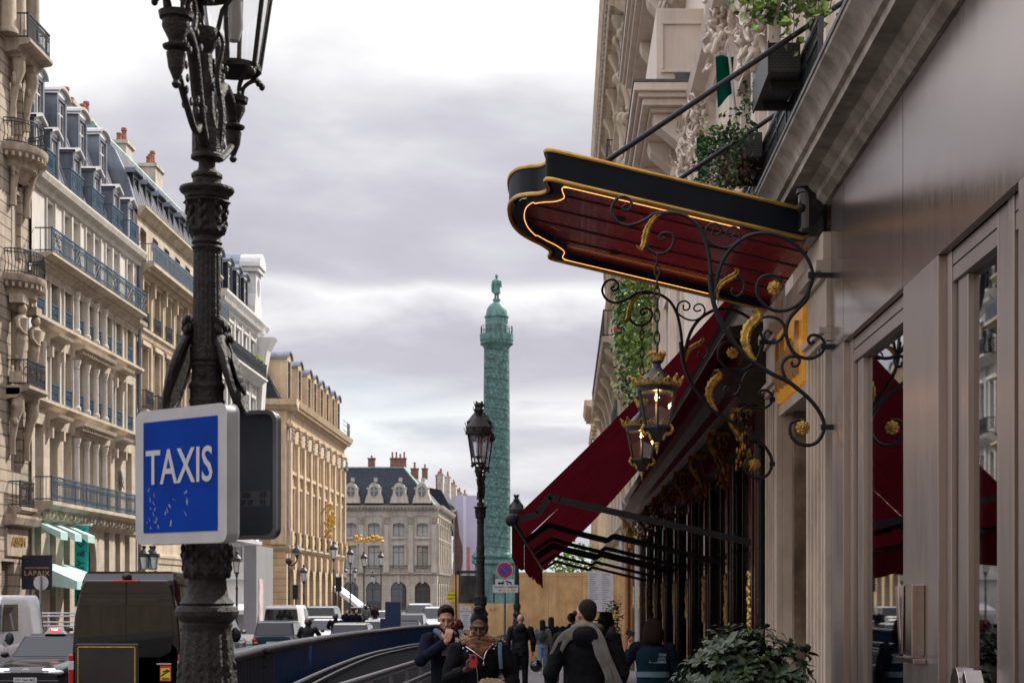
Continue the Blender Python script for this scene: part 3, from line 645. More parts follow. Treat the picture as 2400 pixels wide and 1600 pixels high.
def building_palace():
    F = Fac('L', -20.5); t = thing('palace', 'tan stone palace with giant pilasters and a row of stone dormers at the square corner', 'building', (-20.5, 138, -.67))
    sp = [122.9, 126.2, 129.4, 132.7, 136.0, 139.4, 142.9, 146.4, 149.9, 153.0]
    palace(F, t, sp, 122.2, 153.6, -.7, st_tan_p, st_tan, wood_d, gw, True)
    # end wall towards the cross street
    E = Fac('F', 122.2); b = E.mb(); wall(b, -40, -20.5, -.7, 14.4, [(-24.2, -22.2, -.6, 4.0, 1.0)], .5); b.build('end_wall', mat('stone_tan_front', (.60, .42, .245), .85, var=.12, scale=.9, streak=.22, course=(30, .5, .03), axis='XZ', joint=.5), t)
    window(E, t, -23.2, -.6, 2.0, 4.6, -.4, 'bars', wood_d, gw_shop, 1.0)
    b = E.mb(); cornice(b, -40, -19.6, [(0, 15.3), (.4, 15.55), (.8, 15.7), (.95, 16.1), (-.6, 16.15)]); cornice(b, -40, -20.2, [(0, 5.0), (.2, 5.2), (.3, 5.4), (0, 5.42)]); b.box(-40, -20.4, 0, .14, 14.4, 15.3); b.box(-21.6, -20.5, 0, .2, 5.5, 14.4); b.build('end_cornice', st_tan_p, t)
    b = F.mb(); b.tube([(122.9, .95, 15.8), (122.7, .3, 15.0), (122.6, .18, 14.2), (122.5, .16, 6.8), (122.5, .3, 6.2), (122.5, .16, 5.4), (122.4, .16, -.6)], .07, 6); b.build('drainpipe', zinc_l, t)
    prof = [(-.2, 16.12), (-.6, 16.4), (-1.6, 18.2), (-2.8, 20.2), (-8, 21), (-8, 16.1)]
    rf = mansard(F, t, 122.4, 153.4, prof, slate)
    b = F.mb(); b.box(122.2, 122.6, -9, -5.2, 16, 20.8); b.box(122.1, 123, -6.4, -5, 16, 17); b.build('parapet', st_tan_p, t)
    for s in (124.5, 129.5, 134.3, 137.5, 141.2, 144.6, 148.2, 151.6): dormer(F, rf, s, 16.2, 1.5, 3.3, -.15, 3.4, st_tan_p, zinc, wood_d, gw, 'arch', trim=st_tan_p)
    chimney('c', (-27, 132), 1.2, 2.4, 20, 22.8, render_w, 3, t)
    # gilt balcony grilles between the pilaster feet
    for p, q in zip(sp, sp[1:]):
        o = railing(F, t, p+.55, q-.55, .2, 5.45, 1.0, iron_k, .16)
        g = F.mb(); c = (p+q)/2
        for k in range(8): a = 2*pi*k/8; g.ball((c+.2*cos(a), .24, 5.95+.2*sin(a)), (.1, .05, .1), 6, 4)
        g.ball((c, .26, 5.95), (.12, .06, .12), 6, 4); g.build('gilt_rosette', gold, o)
    for s in (152.6, 153.4): pass
    b = F.mb()
    for s in (152.2, 153.2): b.box(s-.05, s+.05, .55, .65, 16.1, 17.5)
    for z in (16.6, 17.1, 17.45): b.box(149, 153.3, .58, .62, z-.02, z+.02)
    b.build('roof_rail', iron_k, t)
    # gilt emblem projecting over the pavement
    g = MB(); r = random.Random(5)
    for k in range(44):
        a = r.uniform(0, 2*pi); q = r.uniform(.1, .9); g.ball((-19.7+.5*q*cos(a), 139, 8.0+1.6*q*sin(a)), (.13, .1, .17), 6, 4)
    g.tube([(-20.4, 139, 8.6), (-19.9, 139, 9.3), (-19.4, 139, 8.6), (-19.6, 139, 7.2), (-20.2, 139, 6.6)], .07, 6); g.solo('gilt_emblem', gold, 'gilded wrought sign projecting from the tan palace facade', 'sign')
    g = MB(); r = random.Random(9)
    for k in range(40): g.ball((-18.2+r.uniform(-1.1, 1.6), 151+r.uniform(-.1, .1), 6.9+r.uniform(-.25, .3)), (.2, .12, .13), 6, 4)
    g.tube([(-20.4, 151, 6.2), (-19.0, 151, 6.6), (-17, 151, 6.75)], .06, 6); g.solo('gilt_eagle', gold, 'gilded outstretched bird sign at the far end of the tan palace', 'sign')
    for a, l in ((148.0, 'white awning over the last arcade bay of the tan palace, nearer one'), (151.2, 'white awning at the far end of the tan palace arcade')):
        b = F.mb(); b.quad((a-1.2, .02, 2.6), (a+1.2, .02, 2.6), (a+1.2, 2.2, .9), (a-1.2, 2.2, .9)); b.quad((a-1.2, 2.2, .9), (a+1.2, 2.2, .9), (a+1.2, 2.2, .55), (a-1.2, 2.2, .55)); b.quad((a-1.2, .02, 2.6), (a-1.2, 2.2, .9), (a-1.2, 2.2, .55), (a-1.2, .02, 2.2)); b.solo('awning', white_p, l, 'awning', 'white awnings of the palace')
building_palace()

# ============================================================ FAR SIDE OF THE SQUARE
def building_far():
    Y = 265.0; F = Fac('F', Y); t = thing('palace', 'grey stone palace with a steep slate roof and round dormer windows across the square', 'building', (-27, Y, -.67))
    sp = [-39.9, -35.9, -32.5, -28.5, -24.6, -20.9]
    palace(F, t, sp, -50, -20.4, -.7, st_far_p, st_far, wood_d, gwl, True)
    for c in (-30.5, -26.5, -22.7): railing(F, t, c-1.4, c+1.4, .2, 5.45, 1.1, iron_k, .2, deco=False)
    G = Fac('L', -20.4)
    G2 = Fac('R', 0)
    sd = [265.6, 269.8, 274, 278, 282, 286, 290, 294]
    palace(G, t, sd, 265.0, 297, -.7, st_far_p, st_far, wood_d, gw, True)
    m = MB(); x = -20.2
    m.add([(-55, Y+.6, 16.15), (x-.6, Y+.6, 16.15), (x-.6, 296, 16.15), (-55, 296, 16.15), (-55, Y+5.2, 22.5), (-26.2, Y+5.2, 22.5), (-26.2, 291, 22.5), (-55, 291, 22.5)], [(0, 1, 5, 4), (1, 2, 6, 5), (2, 3, 7, 6), (4, 5, 6, 7)]); rf = m.build('roof', slate, t)
    m = MB(); m.bar((x-.6, Y+.6, 16.2), (-26.2, Y+5.2, 22.55), .35, .2); m.bar((-55, Y+5.2, 22.52), (-26.2, Y+5.2, 22.52), .3, .2); m.build('roof_ridge', copper, rf)
    for c in (-34.2, -30.5, -26.5, -22.9):
        m = MB(); P = [(c-1.5, 16.5), (c-1.3, 17.4), (c-1.0, 18.0), (c-.98, 18.9)]+[(c-.85*cos(pi*k/8), 18.9+.85*sin(pi*k/8)) for k in range(9)]+[(c+.98, 18.9), (c+1.0, 18.0), (c+1.3, 17.4), (c+1.5, 16.5)]
        m.ext(P, 1, Y+.3, Y+3.2); m.box(c-1.2, c-.85, Y+.2, Y+.5, 18.7, 19.0); m.box(c+.85, c+1.2, Y+.2, Y+.5, 18.7, 19.0); o = m.build('dormer', st_far_p, t)
        m = MB(); m.ext([(c-.62*cos(2*pi*k/18), 18.35+.85*sin(2*pi*k/18)) for k in range(18)], 1, Y+.24, Y+.28); m.build('oval_window', gw, o)
        m = MB(); m.box(c-.04, c+.04, Y+.2, Y+.23, 17.5, 19.2); m.box(c-.6, c+.6, Y+.2, Y+.23, 18.4, 18.47); m.build('window_bar', wood_w, o)
        m = MB(); m.box(c-.3, c+.3, Y+2.5, Y+3.2, 20.0, 20.7); m.build('skylight', gwl, rf)
    for px_, w, n in ((-32.0, 1.1, 1), (-27.6, 2.6, 4), (-24.9, 1.2, 2), (-23.2, .9, 1)):
        chimney('c', (px_, 275), w, 1.2, 21, 24.3 if px_ < -25 else 22.6, brick, n, t)
    # street beyond: receding row, its roofs full of chimneys, and the wrapped corner with a giant poster
    t = thing('building_row', 'pale row of buildings with many chimneys receding beyond the square', 'building', (-20, 380, -.67))
    G = Fac('L', -20.0); b = G.mb(); ops = [(300+6*i, 302.2+6*i, z, z+2.4) for i in range(30) for z in (5.5, 9.5, 13)]
    wall(b, 297.2, 480, -.7, 17, ops, .3); b.build('wall', st_far_p, t)
    b = G.mb(); cornice(b, 297.2, 480, [(0, 16.6), (.5, 16.8), (.6, 17.1), (-.5, 17.1)]); b.build('cornice', st_far_p, t)
    mansard(G, t, 297.2, 480, [(-.3, 17.1), (-2.2, 20.6), (-9, 22), (-9, 17)], slate)
    for i in range(14): chimney('c', (-22.6-(i % 2), 302+9*i), 1.0, 3.2, 20, 23.6+(i % 3)*.4, brick if i % 2 else render_w, 4, t)
    t = thing('wrapped_building', 'corner building wrapped in a lilac advertising cover with a red stripe', 'building', (-17.4, 305, -.67))
    m = MB(); m.box(-19.95, -15.6, 300, 330, -.67, 19.8); m.build('cover', mat('lilac_cover', (.50, .46, .60), .6, var=.08, scale=.12), t)
    m = MB(); m.box(-17.7, -17.2, 299.9, 299.96, 2, 10.5); m.build('red_stripe', mat('ad_red', (.62, .16, .12), .6, var=.1), t)
    m = MB(); m.box(-18.45, -17.9, 299.9, 299.95, .5, 19.6); m.build('pale_stripe', mat('ad_pale', (.66, .66, .74), .6, var=.04), t)
    m = MB(); m.ext([(-19.9, .3), (-18.3, .3), (-18.6, 3), (-18.9, 5.4), (-18.5, 8), (-18.55, 10.6), (-19.1, 12.6), (-19.5, 16.3), (-19.9, 17)], 1, 299.85, 299.92); m.build('printed_figure', mat('ad_brown', (.13, .07, .06), .6, var=.35, scale=.8), t)
    m = MB()
    for z in range(0, 20, 2): m.box(-15.6, -14.2, 300.2, 300.4, z, z+.1)
    for xx in (-15.3, -14.3): m.box(xx, xx+.1, 300.2, 300.4, -.6, 19.5)
    m.build('scaffold', iron_k, t)
building_far()

# ============================================================ THE BRONZE COLUMN
def column():
    Y = 217.0; X = (1164-VU)*Y/F_PX; c = (X, Y, 0)
    bz = mat('verdigris_relief', (.12, .27, .25), .6, metal=.25, var=.25, scale=1.2)
    t_ = bz.node_tree; b = t_.nodes['Principled BSDF']; g = nd(t_, 'ShaderNodeNewGeometry'); sp = nd(t_, 'ShaderNodeSeparateXYZ'); t_.links.new(g.outputs['Position'], sp.inputs[0])
    an = mth(t_, 'ARCTAN2', mth(t_, 'SUBTRACT', sp.outputs[1], Y), mth(t_, 'SUBTRACT', sp.outputs[0], X))
    hz = mth(t_, 'ADD', mth(t_, 'MULTIPLY', sp.outputs[2], .78), mth(t_, 'MULTIPLY', an, 1/(2*pi)))
    fr = mth(t_, 'FRACT', hz); band = ramp(t_, fr, [(.0, .35), (.05, .5), (.1, 1.0), (.93, .95), (1, .35)])
    v1 = nd(t_, 'ShaderNodeTexVoronoi', i_Scale=1.9); t_.links.new(g.outputs['Position'], v1.inputs['Vector'])
    n1 = nd(t_, 'ShaderNodeTexNoise', i_Scale=3.2, i_Detail=6, i_Roughness=.75); t_.links.new(g.outputs['Position'], n1.inputs['Vector'])
    fig = ramp(t_, v1.outputs['Distance'], [(.15, 1.25), (.55, .55)])
    old = b.inputs['Base Color'].links[0].from_socket
    pat = ramp(t_, n1.outputs[0], [(.34, (.07, .085, .085)), (.47, (.08, .165, .15)), (.6, (.13, .29, .26)), (.7, (.22, .42, .38))])
    cc = mixc(t_, 1.0, pat, band, 'MULTIPLY'); cc = mixc(t_, .6, cc, fig, 'MULTIPLY'); t_.links.new(cc, b.inputs['Base Color'])
    hh = mth(t_, 'ADD', mth(t_, 'MULTIPLY', v1.outputs['Distance'], -1.0), n1.outputs[0]); bp = nd(t_, 'ShaderNodeBump', i_Strength=.4, i_Distance=.15); t_.links.new(hh, bp.inputs['Height']); t_.links.new(bp.outputs[0], b.inputs['Normal'])
    pl = mat('verdigris', (.12, .24, .22), .6, metal=.2, var=.3, scale=1.2, streak=.4)
    t = thing('monument_column', 'tall green bronze column wound with reliefs, a statue on its top', 'column', (X, Y, -.67))
    prof = [(1.95, 6.4), (2.05, 6.6), (2.05, 7.0), (1.88, 7.3)]+[(1.84-.19*k/20, 7.4+26.6*k/20) for k in range(21)]
    MB().lathe(prof, c, 40).build('shaft', bz, t, 40)
    MB().lathe([(1.66, 33.9), (1.75, 34.1), (2.0, 34.5), (2.12, 34.75), (2.12, 34.9), (2.18, 34.95), (2.2, 35.7), (2.1, 35.72), (0, 35.72)], c, 40).build('capital', pl, t, 30)
    m = MB()
    for k in range(30): a = 2*pi*k/30; m.ball((X+2.02*cos(a), Y+2.02*sin(a), 34.55), (.13, .13, .2), 6, 4)
    m.build('egg_moulding', pl, t)
    m = MB()
    for k in range(20): a = 2*pi*k/20; m.tube([(X+2.05*cos(a), Y+2.05*sin(a), 35.7), (X+2.05*cos(a), Y+2.05*sin(a), 36.8)], .035, 4)
    for z in (36.2, 36.78): m.tube([(X+2.05*cos(2*pi*k/30), Y+2.05*sin(2*pi*k/30), z) for k in range(31)], .03, 4)
    m.build('railing', iron_k, t)
    MB().lathe([(1.48, 35.7), (1.48, 37.9), (1.6, 37.95), (1.6, 38.1), (1.42, 38.15), (1.38, 38.6), (1.25, 39.1), (.95, 39.55), (.55, 39.85), (.42, 39.95), (.42, 40.15), (0, 40.15)], c, 32).build('lantern_dome', pl, t, 35)
    m = MB(); z = 40.15
    m.lathe([(.5, z), (.5, z+.22), (0, z+.22)], c, 12)
    m.tube([(X-.18, Y, z+.2), (X-.16, Y, z+.8), (X-.14, Y, z+1.3)], [.13, .15, .2], 8); m.tube([(X+.16, Y, z+.2), (X+.17, Y, z+.8), (X+.12, Y, z+1.3)], [.13, .15, .2], 8)
    m.tube([(X, Y, z+.95), (X, Y, z+1.5), (X, Y, z+2.2), (X, Y, z+2.65), (X, Y, z+2.85)], [.52, .46, .45, .5, .2], 12, flat=.75)
    m.tube([(X-.45, Y, z+2.6), (X-.58, Y, z+2.0), (X-.55, Y-.1, z+1.4), (X-.5, Y, z+1.15)], [.15, .15, .14, .2], 7); m.tube([(X+.45, Y, z+2.6), (X+.56, Y, z+2.1), (X+.58, Y-.2, z+1.75)], [.15, .14, .1], 7)
    m.tube([(X, Y, z+2.75), (X, Y, z+3.0)], .12, 8); m.ball((X, Y, z+3.2), (.21, .23, .29), 10, 8); m.build('statue', pl, t, 60)
    m = MB(); m.box(X-2.7, X+2.7, Y-2.7, Y+2.7, .2, 5.9); m.box(X-3.1, X+3.1, Y-3.1, Y+3.1, 5.9, 6.4); m.box(X-2.95, X+2.95, Y-2.95, Y+2.95, -.67, .6); m.build('pedestal', pl, t)
    for sx in (-1, 1):
        m = MB(); m.lathe([(.2, 6.4), (.5, 6.6), (.55, 6.9), (.35, 7.2), (.2, 7.5), (0, 7.6)], (X+sx*2.6, Y-2.6, 0), 8); m.build('eagle', pl, t, 50)
column()

# ============================================================ THE STREET BEHIND THE CAMERA (seen in the reflections)
def behind():
    for side, at, y0, y1, lab in (('L', -20.2, -70, 0, 'buff stone building on the left side of the street behind the camera'), ('R', 2.3, -70, 4.8, 'buff stone building on the right side of the street behind the camera')):
        F = Fac(side, at); t = thing('apartment_building', lab, 'building', (at, (y0+y1)/2, -.1), 'buildings behind the camera'); S = [y0+2+2.6*i for i in range(int((y1-y0-3)/2.6))]
        b = F.mb(); ops = [(s-.6, s+.6, z, z+2.3) for s in S for z in (5.6, 9.3, 12.8, 15.8)]; wall(b, y0, y1, -.3, 18.5, ops, .3); b.quad((y1, 0, -.3), (y1, -9, -.3), (y1, -9, 18.5), (y1, 0, 18.5)); b.build('wall', st_buff, t)
        b = F.mb(); [b.quad((s-.6, -.28, z), (s+.6, -.28, z), (s+.6, -.28, z+2.3), (s-.6, -.28, z+2.3)) for s in S for z in (5.6, 9.3, 12.8, 15.8)]; g = b.build('glazing', gw, t); g['kind'] = 'stuff'
        b = F.mb(); [cornice(b, y0, y1, [(0, z-.3), (.35, z), (.35, z+.15), (0, z+.2)]) for z in (5.0, 8.9, 15.4, 18.4)]; b.build('cornice', st_buff, t); mansard(F, t, y0, y1, [(-.1, 18.5), (-1.6, 22), (-8, 23), (-8, 18.5)], zinc)
    F = Fac('F', 0); t = thing('opera_house', 'large pale building closing the street far behind the camera', 'building', (-9, -150, -.1)); b = MB(); b.box(-60, 40, -190, -150, -.3, 24); b.build('wall', st_buff, t); b = MB(); b.box(-62, 42, -191, -149.5, 24, 26); b.build('cornice', st_cream, t); MB().lathe([(18, 26), (17, 30), (12, 36), (4, 40), (0, 41)], (-9, -170, 0), 24).build('dome', copper, t, 40)
behind()
# ============================================================ RIGHT-HAND SIDE OF THE STREET
def cr(pts, n=6):
    """smooth curve through points (Catmull-Rom)"""
    P = [Vector(p) for p in pts]; out = []
    for i in range(len(P)-1):
        a, b, c, d = P[max(i-1, 0)], P[i], P[i+1], P[min(i+2, len(P)-1)]
        for k in range(n):
            t = k/n; out.append(.5*((2*b)+(c-a)*t+(2*a-5*b+4*c-d)*t*t+(3*b-a-3*c+d)*t**3))
    return out+[P[-1]]
XR = 2.3
def brushed(name, r0, r1, br=1.0):
    m = mat(name, (.46, .39, .365), .34, metal=1.0, var=0, aniso=.55); t = m.node_tree; b = t.nodes['Principled BSDF']
    g = nd(t, 'ShaderNodeNewGeometry'); mp = nd(t, 'ShaderNodeMapping'); mp.inputs['Scale'].default_value = (14, 14, .5); t.links.new(g.outputs['Position'], mp.inputs[0])
    n = nd(t, 'ShaderNodeTexNoise', i_Scale=2.2, i_Detail=6, i_Roughness=.7); t.links.new(mp.outputs[0], n.inputs['Vector'])
    t.links.new(ramp(t, n.outputs[0], [(.3, r0), (.7, r1)]), b.inputs['Roughness'])
    t.links.new(ramp(t, n.outputs[0], [(.25, (.44*br, .37*br, .345*br)), (.75, (.52*br, .445*br, .42*br))]), b.inputs['Base Color'])
    mp2 = nd(t, 'ShaderNodeMapping'); mp2.inputs['Scale'].default_value = (1.1, 1.1, .7); t.links.new(g.outputs['Position'], mp2.inputs[0])
    n2 = nd(t, 'ShaderNodeTexNoise', i_Scale=1.0, i_Detail=2); t.links.new(mp2.outputs[0], n2.inputs['Vector'])
    bp = nd(t, 'ShaderNodeBump', i_Strength=.12, i_Distance=.05); t.links.new(n2.outputs[0], bp.inputs['Height']); t.links.new(bp.outputs[0], b.inputs['Normal'])
    return m
bronze = brushed('brushed_bronze', .20, .27, .82); satin = brushed('satin_bronze', .30, .42, .80)
clear = glass('door_glass', tint=(.55, .56, .58), refl=.16)
gap_k = mat('gap_black', (.008, .008, .009), .7, var=0)
st_corn = mat('stone_cornice', (.40, .345, .28), .85, var=.22, scale=2.6, streak=.35, bump=.45, bscale=11, col2=(.50, .45, .38))
lead = mat('lead_sheet', (.11, .11, .115), .55, metal=.4, var=.25, scale=5)
st_pier = mat('stone_pier', (.60, .50, .41), .7, var=.12, scale=2, streak=.2)
marble = mat('brown_marble', (.21, .145, .10), .35, var=.35, scale=2.2, streak=.2, col2=(.31, .23, .17))
lacq = mat('black_lacquer', (.008, .008, .010), .16, var=.2, scale=3, coat=.5)
mahog = mat('mahogany', (.045, .014, .012), .22, var=.3, scale=3, coat=.5)
mould = mat('dark_moulding', (.026, .017, .014), .42, var=.5, scale=4, spec=.3)
st_hotel = mat('stone_hotel', (.76, .66, .57), .8, var=.05, scale=1.2, streak=.14)
st_ochre = mat('stone_ochre', (.55, .45, .34), .85, var=.16, scale=1.0, streak=.3, bump=.25, bscale=10)
navy = mat('canopy_paint', (.008, .010, .016), .42, var=.15, scale=3, spec=.08)
trimg = mat('gold_trim', (.52, .31, .07), .42, metal=.7, var=.15, scale=8)
maroon = mat('maroon_panel', (.40, .022, .034), .24, var=.12, scale=2, coat=.25)
iron_w = mat('wrought_iron', (.011, .012, .016), .42, spec=.3, var=.25, scale=30, bump=.3, bscale=60)
leaf_m = mat('gilt_leaf', (.54, .335, .08), .38, metal=.9, var=.45, scale=20, bump=.6, bscale=60)
led = mat('led_strip', (1, .62, .25), .5, var=0, emit=1.5, ecol=(1, .42, .10))

def metal_front():
    t = thing('shop_front', 'brushed bronze metal shop front with tall glass doors and a stone cornice', 'shop front', (XR, 9, 0))
    b = MB()
    for y0, y1 in ((13.77, 14.4), (11.345, 13.755), (5.0, 11.33)): b.box(XR, XR+.05, y0, y1, 3.85, 5.22)
    b.build('frieze_panel', bronze, t)
    b = MB(); b.box(XR+.03, XR+.3, 4.9, 14.39, 3.87, 5.3); b.box(XR+.5, 4.5, 4.9, 14.39, -.2, 5.3); b.build('backing', gap_k, t)
    def post(y0, y1, x0, x1, nm='post', z0=-.17, z1=3.849): return MB().box(x0, x1, y0, y1, z0, z1).build(nm, satin, t, bevel=.004)
    for y0, y1 in ((13.76, 14.4), (10.27, 11.33), (8.84, 9.07), (7.2, 8.45)): post(y0, y1, XR if y0 != 8.84 else XR+.06, XR+.32)
    # frames and panes
    for (ya, yb, yc, yd) in ((13.60, 13.76, 11.33, 11.40), (10.13, 10.27, 9.07, 9.10), (8.72, 8.84, 8.45, 8.5)):
        post(ya, yb, XR+.05, XR+.13, 'frame'); post(yc, yd, XR+.06, XR+.13, 'frame')
        post(ya-.27, ya-.028, XR+.085, XR+.13, 'sash', .1, 3.66); post(ya-.028, ya, XR+.122, XR+.13, 'gasket', .4, 3.66).data.materials[0] = gap_k
        b = MB(); b.box(XR+.06, XR+.13, yd, ya, 3.66, 3.849); b.build('frame_head', satin, t, bevel=.004); b = MB(); b.box(XR+.05, XR+.13, yd, ya, -.17, .1); b.build('threshold', bronze, t)
        MB().box(XR+.055, XR+.0595, yd, ya, 3.752, 3.76).build('gasket', gap_k, t)
        MB().box(XR+.12, XR+.128, yd, ya-.26, .1, 3.66).build('pane', clear, t)
    # shop interior seen dimly behind the glass
    b = MB(); b.box(XR+.40, XR+.44, 4.9, 14.3, -.17, 3.86); b.build('interior_screen', mat('interior_dark', (.03, .027, .025), .6, var=.3, scale=2), t)
    # sculpted handles: a V, an upright and a bar under them; an arched pair on the next door
    h = mat('polished_bronze', (.44, .37, .35), .22, metal=1.0, var=.1, scale=6)
    b = MB(); x0, x1 = XR-.085, XR-.002
    b.ext([(11.2, 1.82), (11.09, 1.82), (10.985, 1.385), (11.04, 1.365)], 0, x0, x1); b.ext([(10.93, 1.82), (10.90, 1.82), (10.955, 1.365), (11.02, 1.365)], 0, x0, x1)
    b.box(x0, x1, 10.64, 10.84, 1.365, 1.82); b.box(x0, x1, 10.6, 11.22, 1.315, 1.345); b.build('door_handle', h, t, bevel=.004)
    b = MB(); P = [(9.75, .9)]+[(9.75-.13+.13*cos(pi*k/12), 1.14+.2*sin(pi*k/12)) for k in range(13)]+[(9.49, .9), (9.54, .9)]+[(9.62-.08*cos(pi*k/12), 1.12+.13*sin(pi*k/12)) for k in range(13)]+[(9.7, .9)]
    b.ext(P, 0, XR-.05, XR+.05); b.ext([(9.40-.1*0+.16*sin(pi*k/16)*-1, 1.33-.5*k/16) for k in range(17)]+[(9.44-.10*sin(pi*k/16), .87+.42*k/16) for k in range(17)], 0, XR-.05, XR+.05); b.box(XR-.04, XR+.04, 9.0, 9.5, .92, .96); b.build('door_handle', h, t, bevel=.003)
    # notice mirrored in the second pane: street reflection modelled as a pale card
    b = MB(); P = [(9.82, 1.86), (9.22, 1.86), (9.22, 1.72)]+[(9.52-.3*cos(pi*k/12), 1.72-.12*sin(pi*k/12)) for k in range(1, 12)]+[(9.82, 1.72)]
    b.ext(P, 0, XR+.131, XR+.134); c = b.build('notice_reflection', mat('reflected_card', (.50, .48, .52), .7, var=.03), t)
    ink = mat('ink', (.02, .02, .022), .7, var=0)
    for s, z in (('INTERDICTION', 1.815), ('DE', 1.775), ('STATIONNER', 1.735)): text(s, 'lettering', ink, c, (XR+.1302, 9.52, z), .042, (pi/2, 0, pi/2), .001, sx=1.75, bold=.0015)
    # stone entablature
    F = Fac('R', XR); b = F.mb()
    cornice(b, 4.9, 16.05, [(-.3, 5.18), (.03, 5.18), (.06, 5.21), (.09, 5.23), (.1, 5.28), (.15, 5.31), (.17, 5.345), (.30, 5.35)]); cornice(b, 4.9, 16.05, [(.30, 5.35), (.30, 5.42), (.335, 5.43), (.345, 5.46)])
    pr = [(.345, 5.46)]+[(.345+.11*(k/6)**1.6, 5.46+.13*(k/6)) for k in range(1, 7)]+[(.46, 5.62), (.44, 5.66), (-.3, 5.70)]
    cornice(b, 4.9, 16.05, pr); b.build('stone_cornice', st_corn, t, 30)
    b = F.mb(); cornice(b, 4.9, 16.07, [(.45, 5.615), (.47, 5.62), (.47, 5.655), (.3, 5.69), (-.3, 5.715)]); b.build('lead_capping', lead, t)
    b = MB(); b.box(XR+.15, 4, 4.9, 14.39, 5.22, 5.65); b.build('upper_wall', st_hotel, t)
metal_front()

def doorway():
    t = thing('stone_doorway', 'stone doorway with fluted piers under the black canopy, gilded sign on its lintel', 'doorway', (XR, 16.6, 0)); zb = -.2
    for y0, y1 in ((14.42, 15.55), (17.75, 18.75)):
        b = MB(); b.box(XR+.02, XR+.4, y0, y1, zb, 4.9); n = 5
        for k in range(n): a = y0+.14+(y1-y0-.28)*k/(n-1); b.box(XR-.03, XR+.02, a-.03, a+.03, zb+.3, 3.95)
        b.box(XR-.05, XR+.02, y0, y0+.1, zb, 3.95); b.box(XR-.05, XR+.02, y1-.1, y1, zb, 3.95)
        b.box(XR-.06, XR+.02, y0-.0, y1, 3.96, 4.02); b.box(XR-.10, XR+.02, y0-.0, y1, 4.02, 4.08); b.box(XR-.04, XR+.02, y0, y1, 4.08, 4.5); b.box(XR-.08, XR+.02, y0, y1, 4.5, 4.56); b.box(XR-.13, XR+.02, y0, y1, 4.56, 4.66); b.box(XR-.07, XR+.02, y0, y1, 4.66, 4.9)
        b.build('pier', st_pier, t, bevel=.006)
    b = MB(); b.box(XR+.12, XR+1.4, 17.6, 17.75, zb, 3.7); b.build('reveal_panel', marble, t)
    b = MB(); b.box(XR+.42, XR+1.4, 14.43, 15.55, zb, 3.7); b.build('reveal_panel', marble, t)
    b = MB(); b.box(XR+.02, XR+1.4, 15.55, 17.75, 3.7, 4.9); b.box(XR-.02, XR+.02, 15.55, 17.75, 3.66, 3.76); b.build('lintel', st_pier, t)
    b = MB(); b.box(XR+1.4, XR+1.45, 15, 18, zb, 3.7); b.build('door_leaf', mahog, t)
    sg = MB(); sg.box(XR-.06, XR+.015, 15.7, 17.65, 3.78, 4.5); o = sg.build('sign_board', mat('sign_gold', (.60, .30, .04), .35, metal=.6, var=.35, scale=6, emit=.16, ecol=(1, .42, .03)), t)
    text('Hotel', 'lettering', mat('gilt_letters', (.75, .55, .30), .3, metal=.8, var=.05), o, (XR-.075, 16.7, 4.1), .72, (pi/2, 0, -pi/2), .03, sx=.95, bold=.01)
doorway()

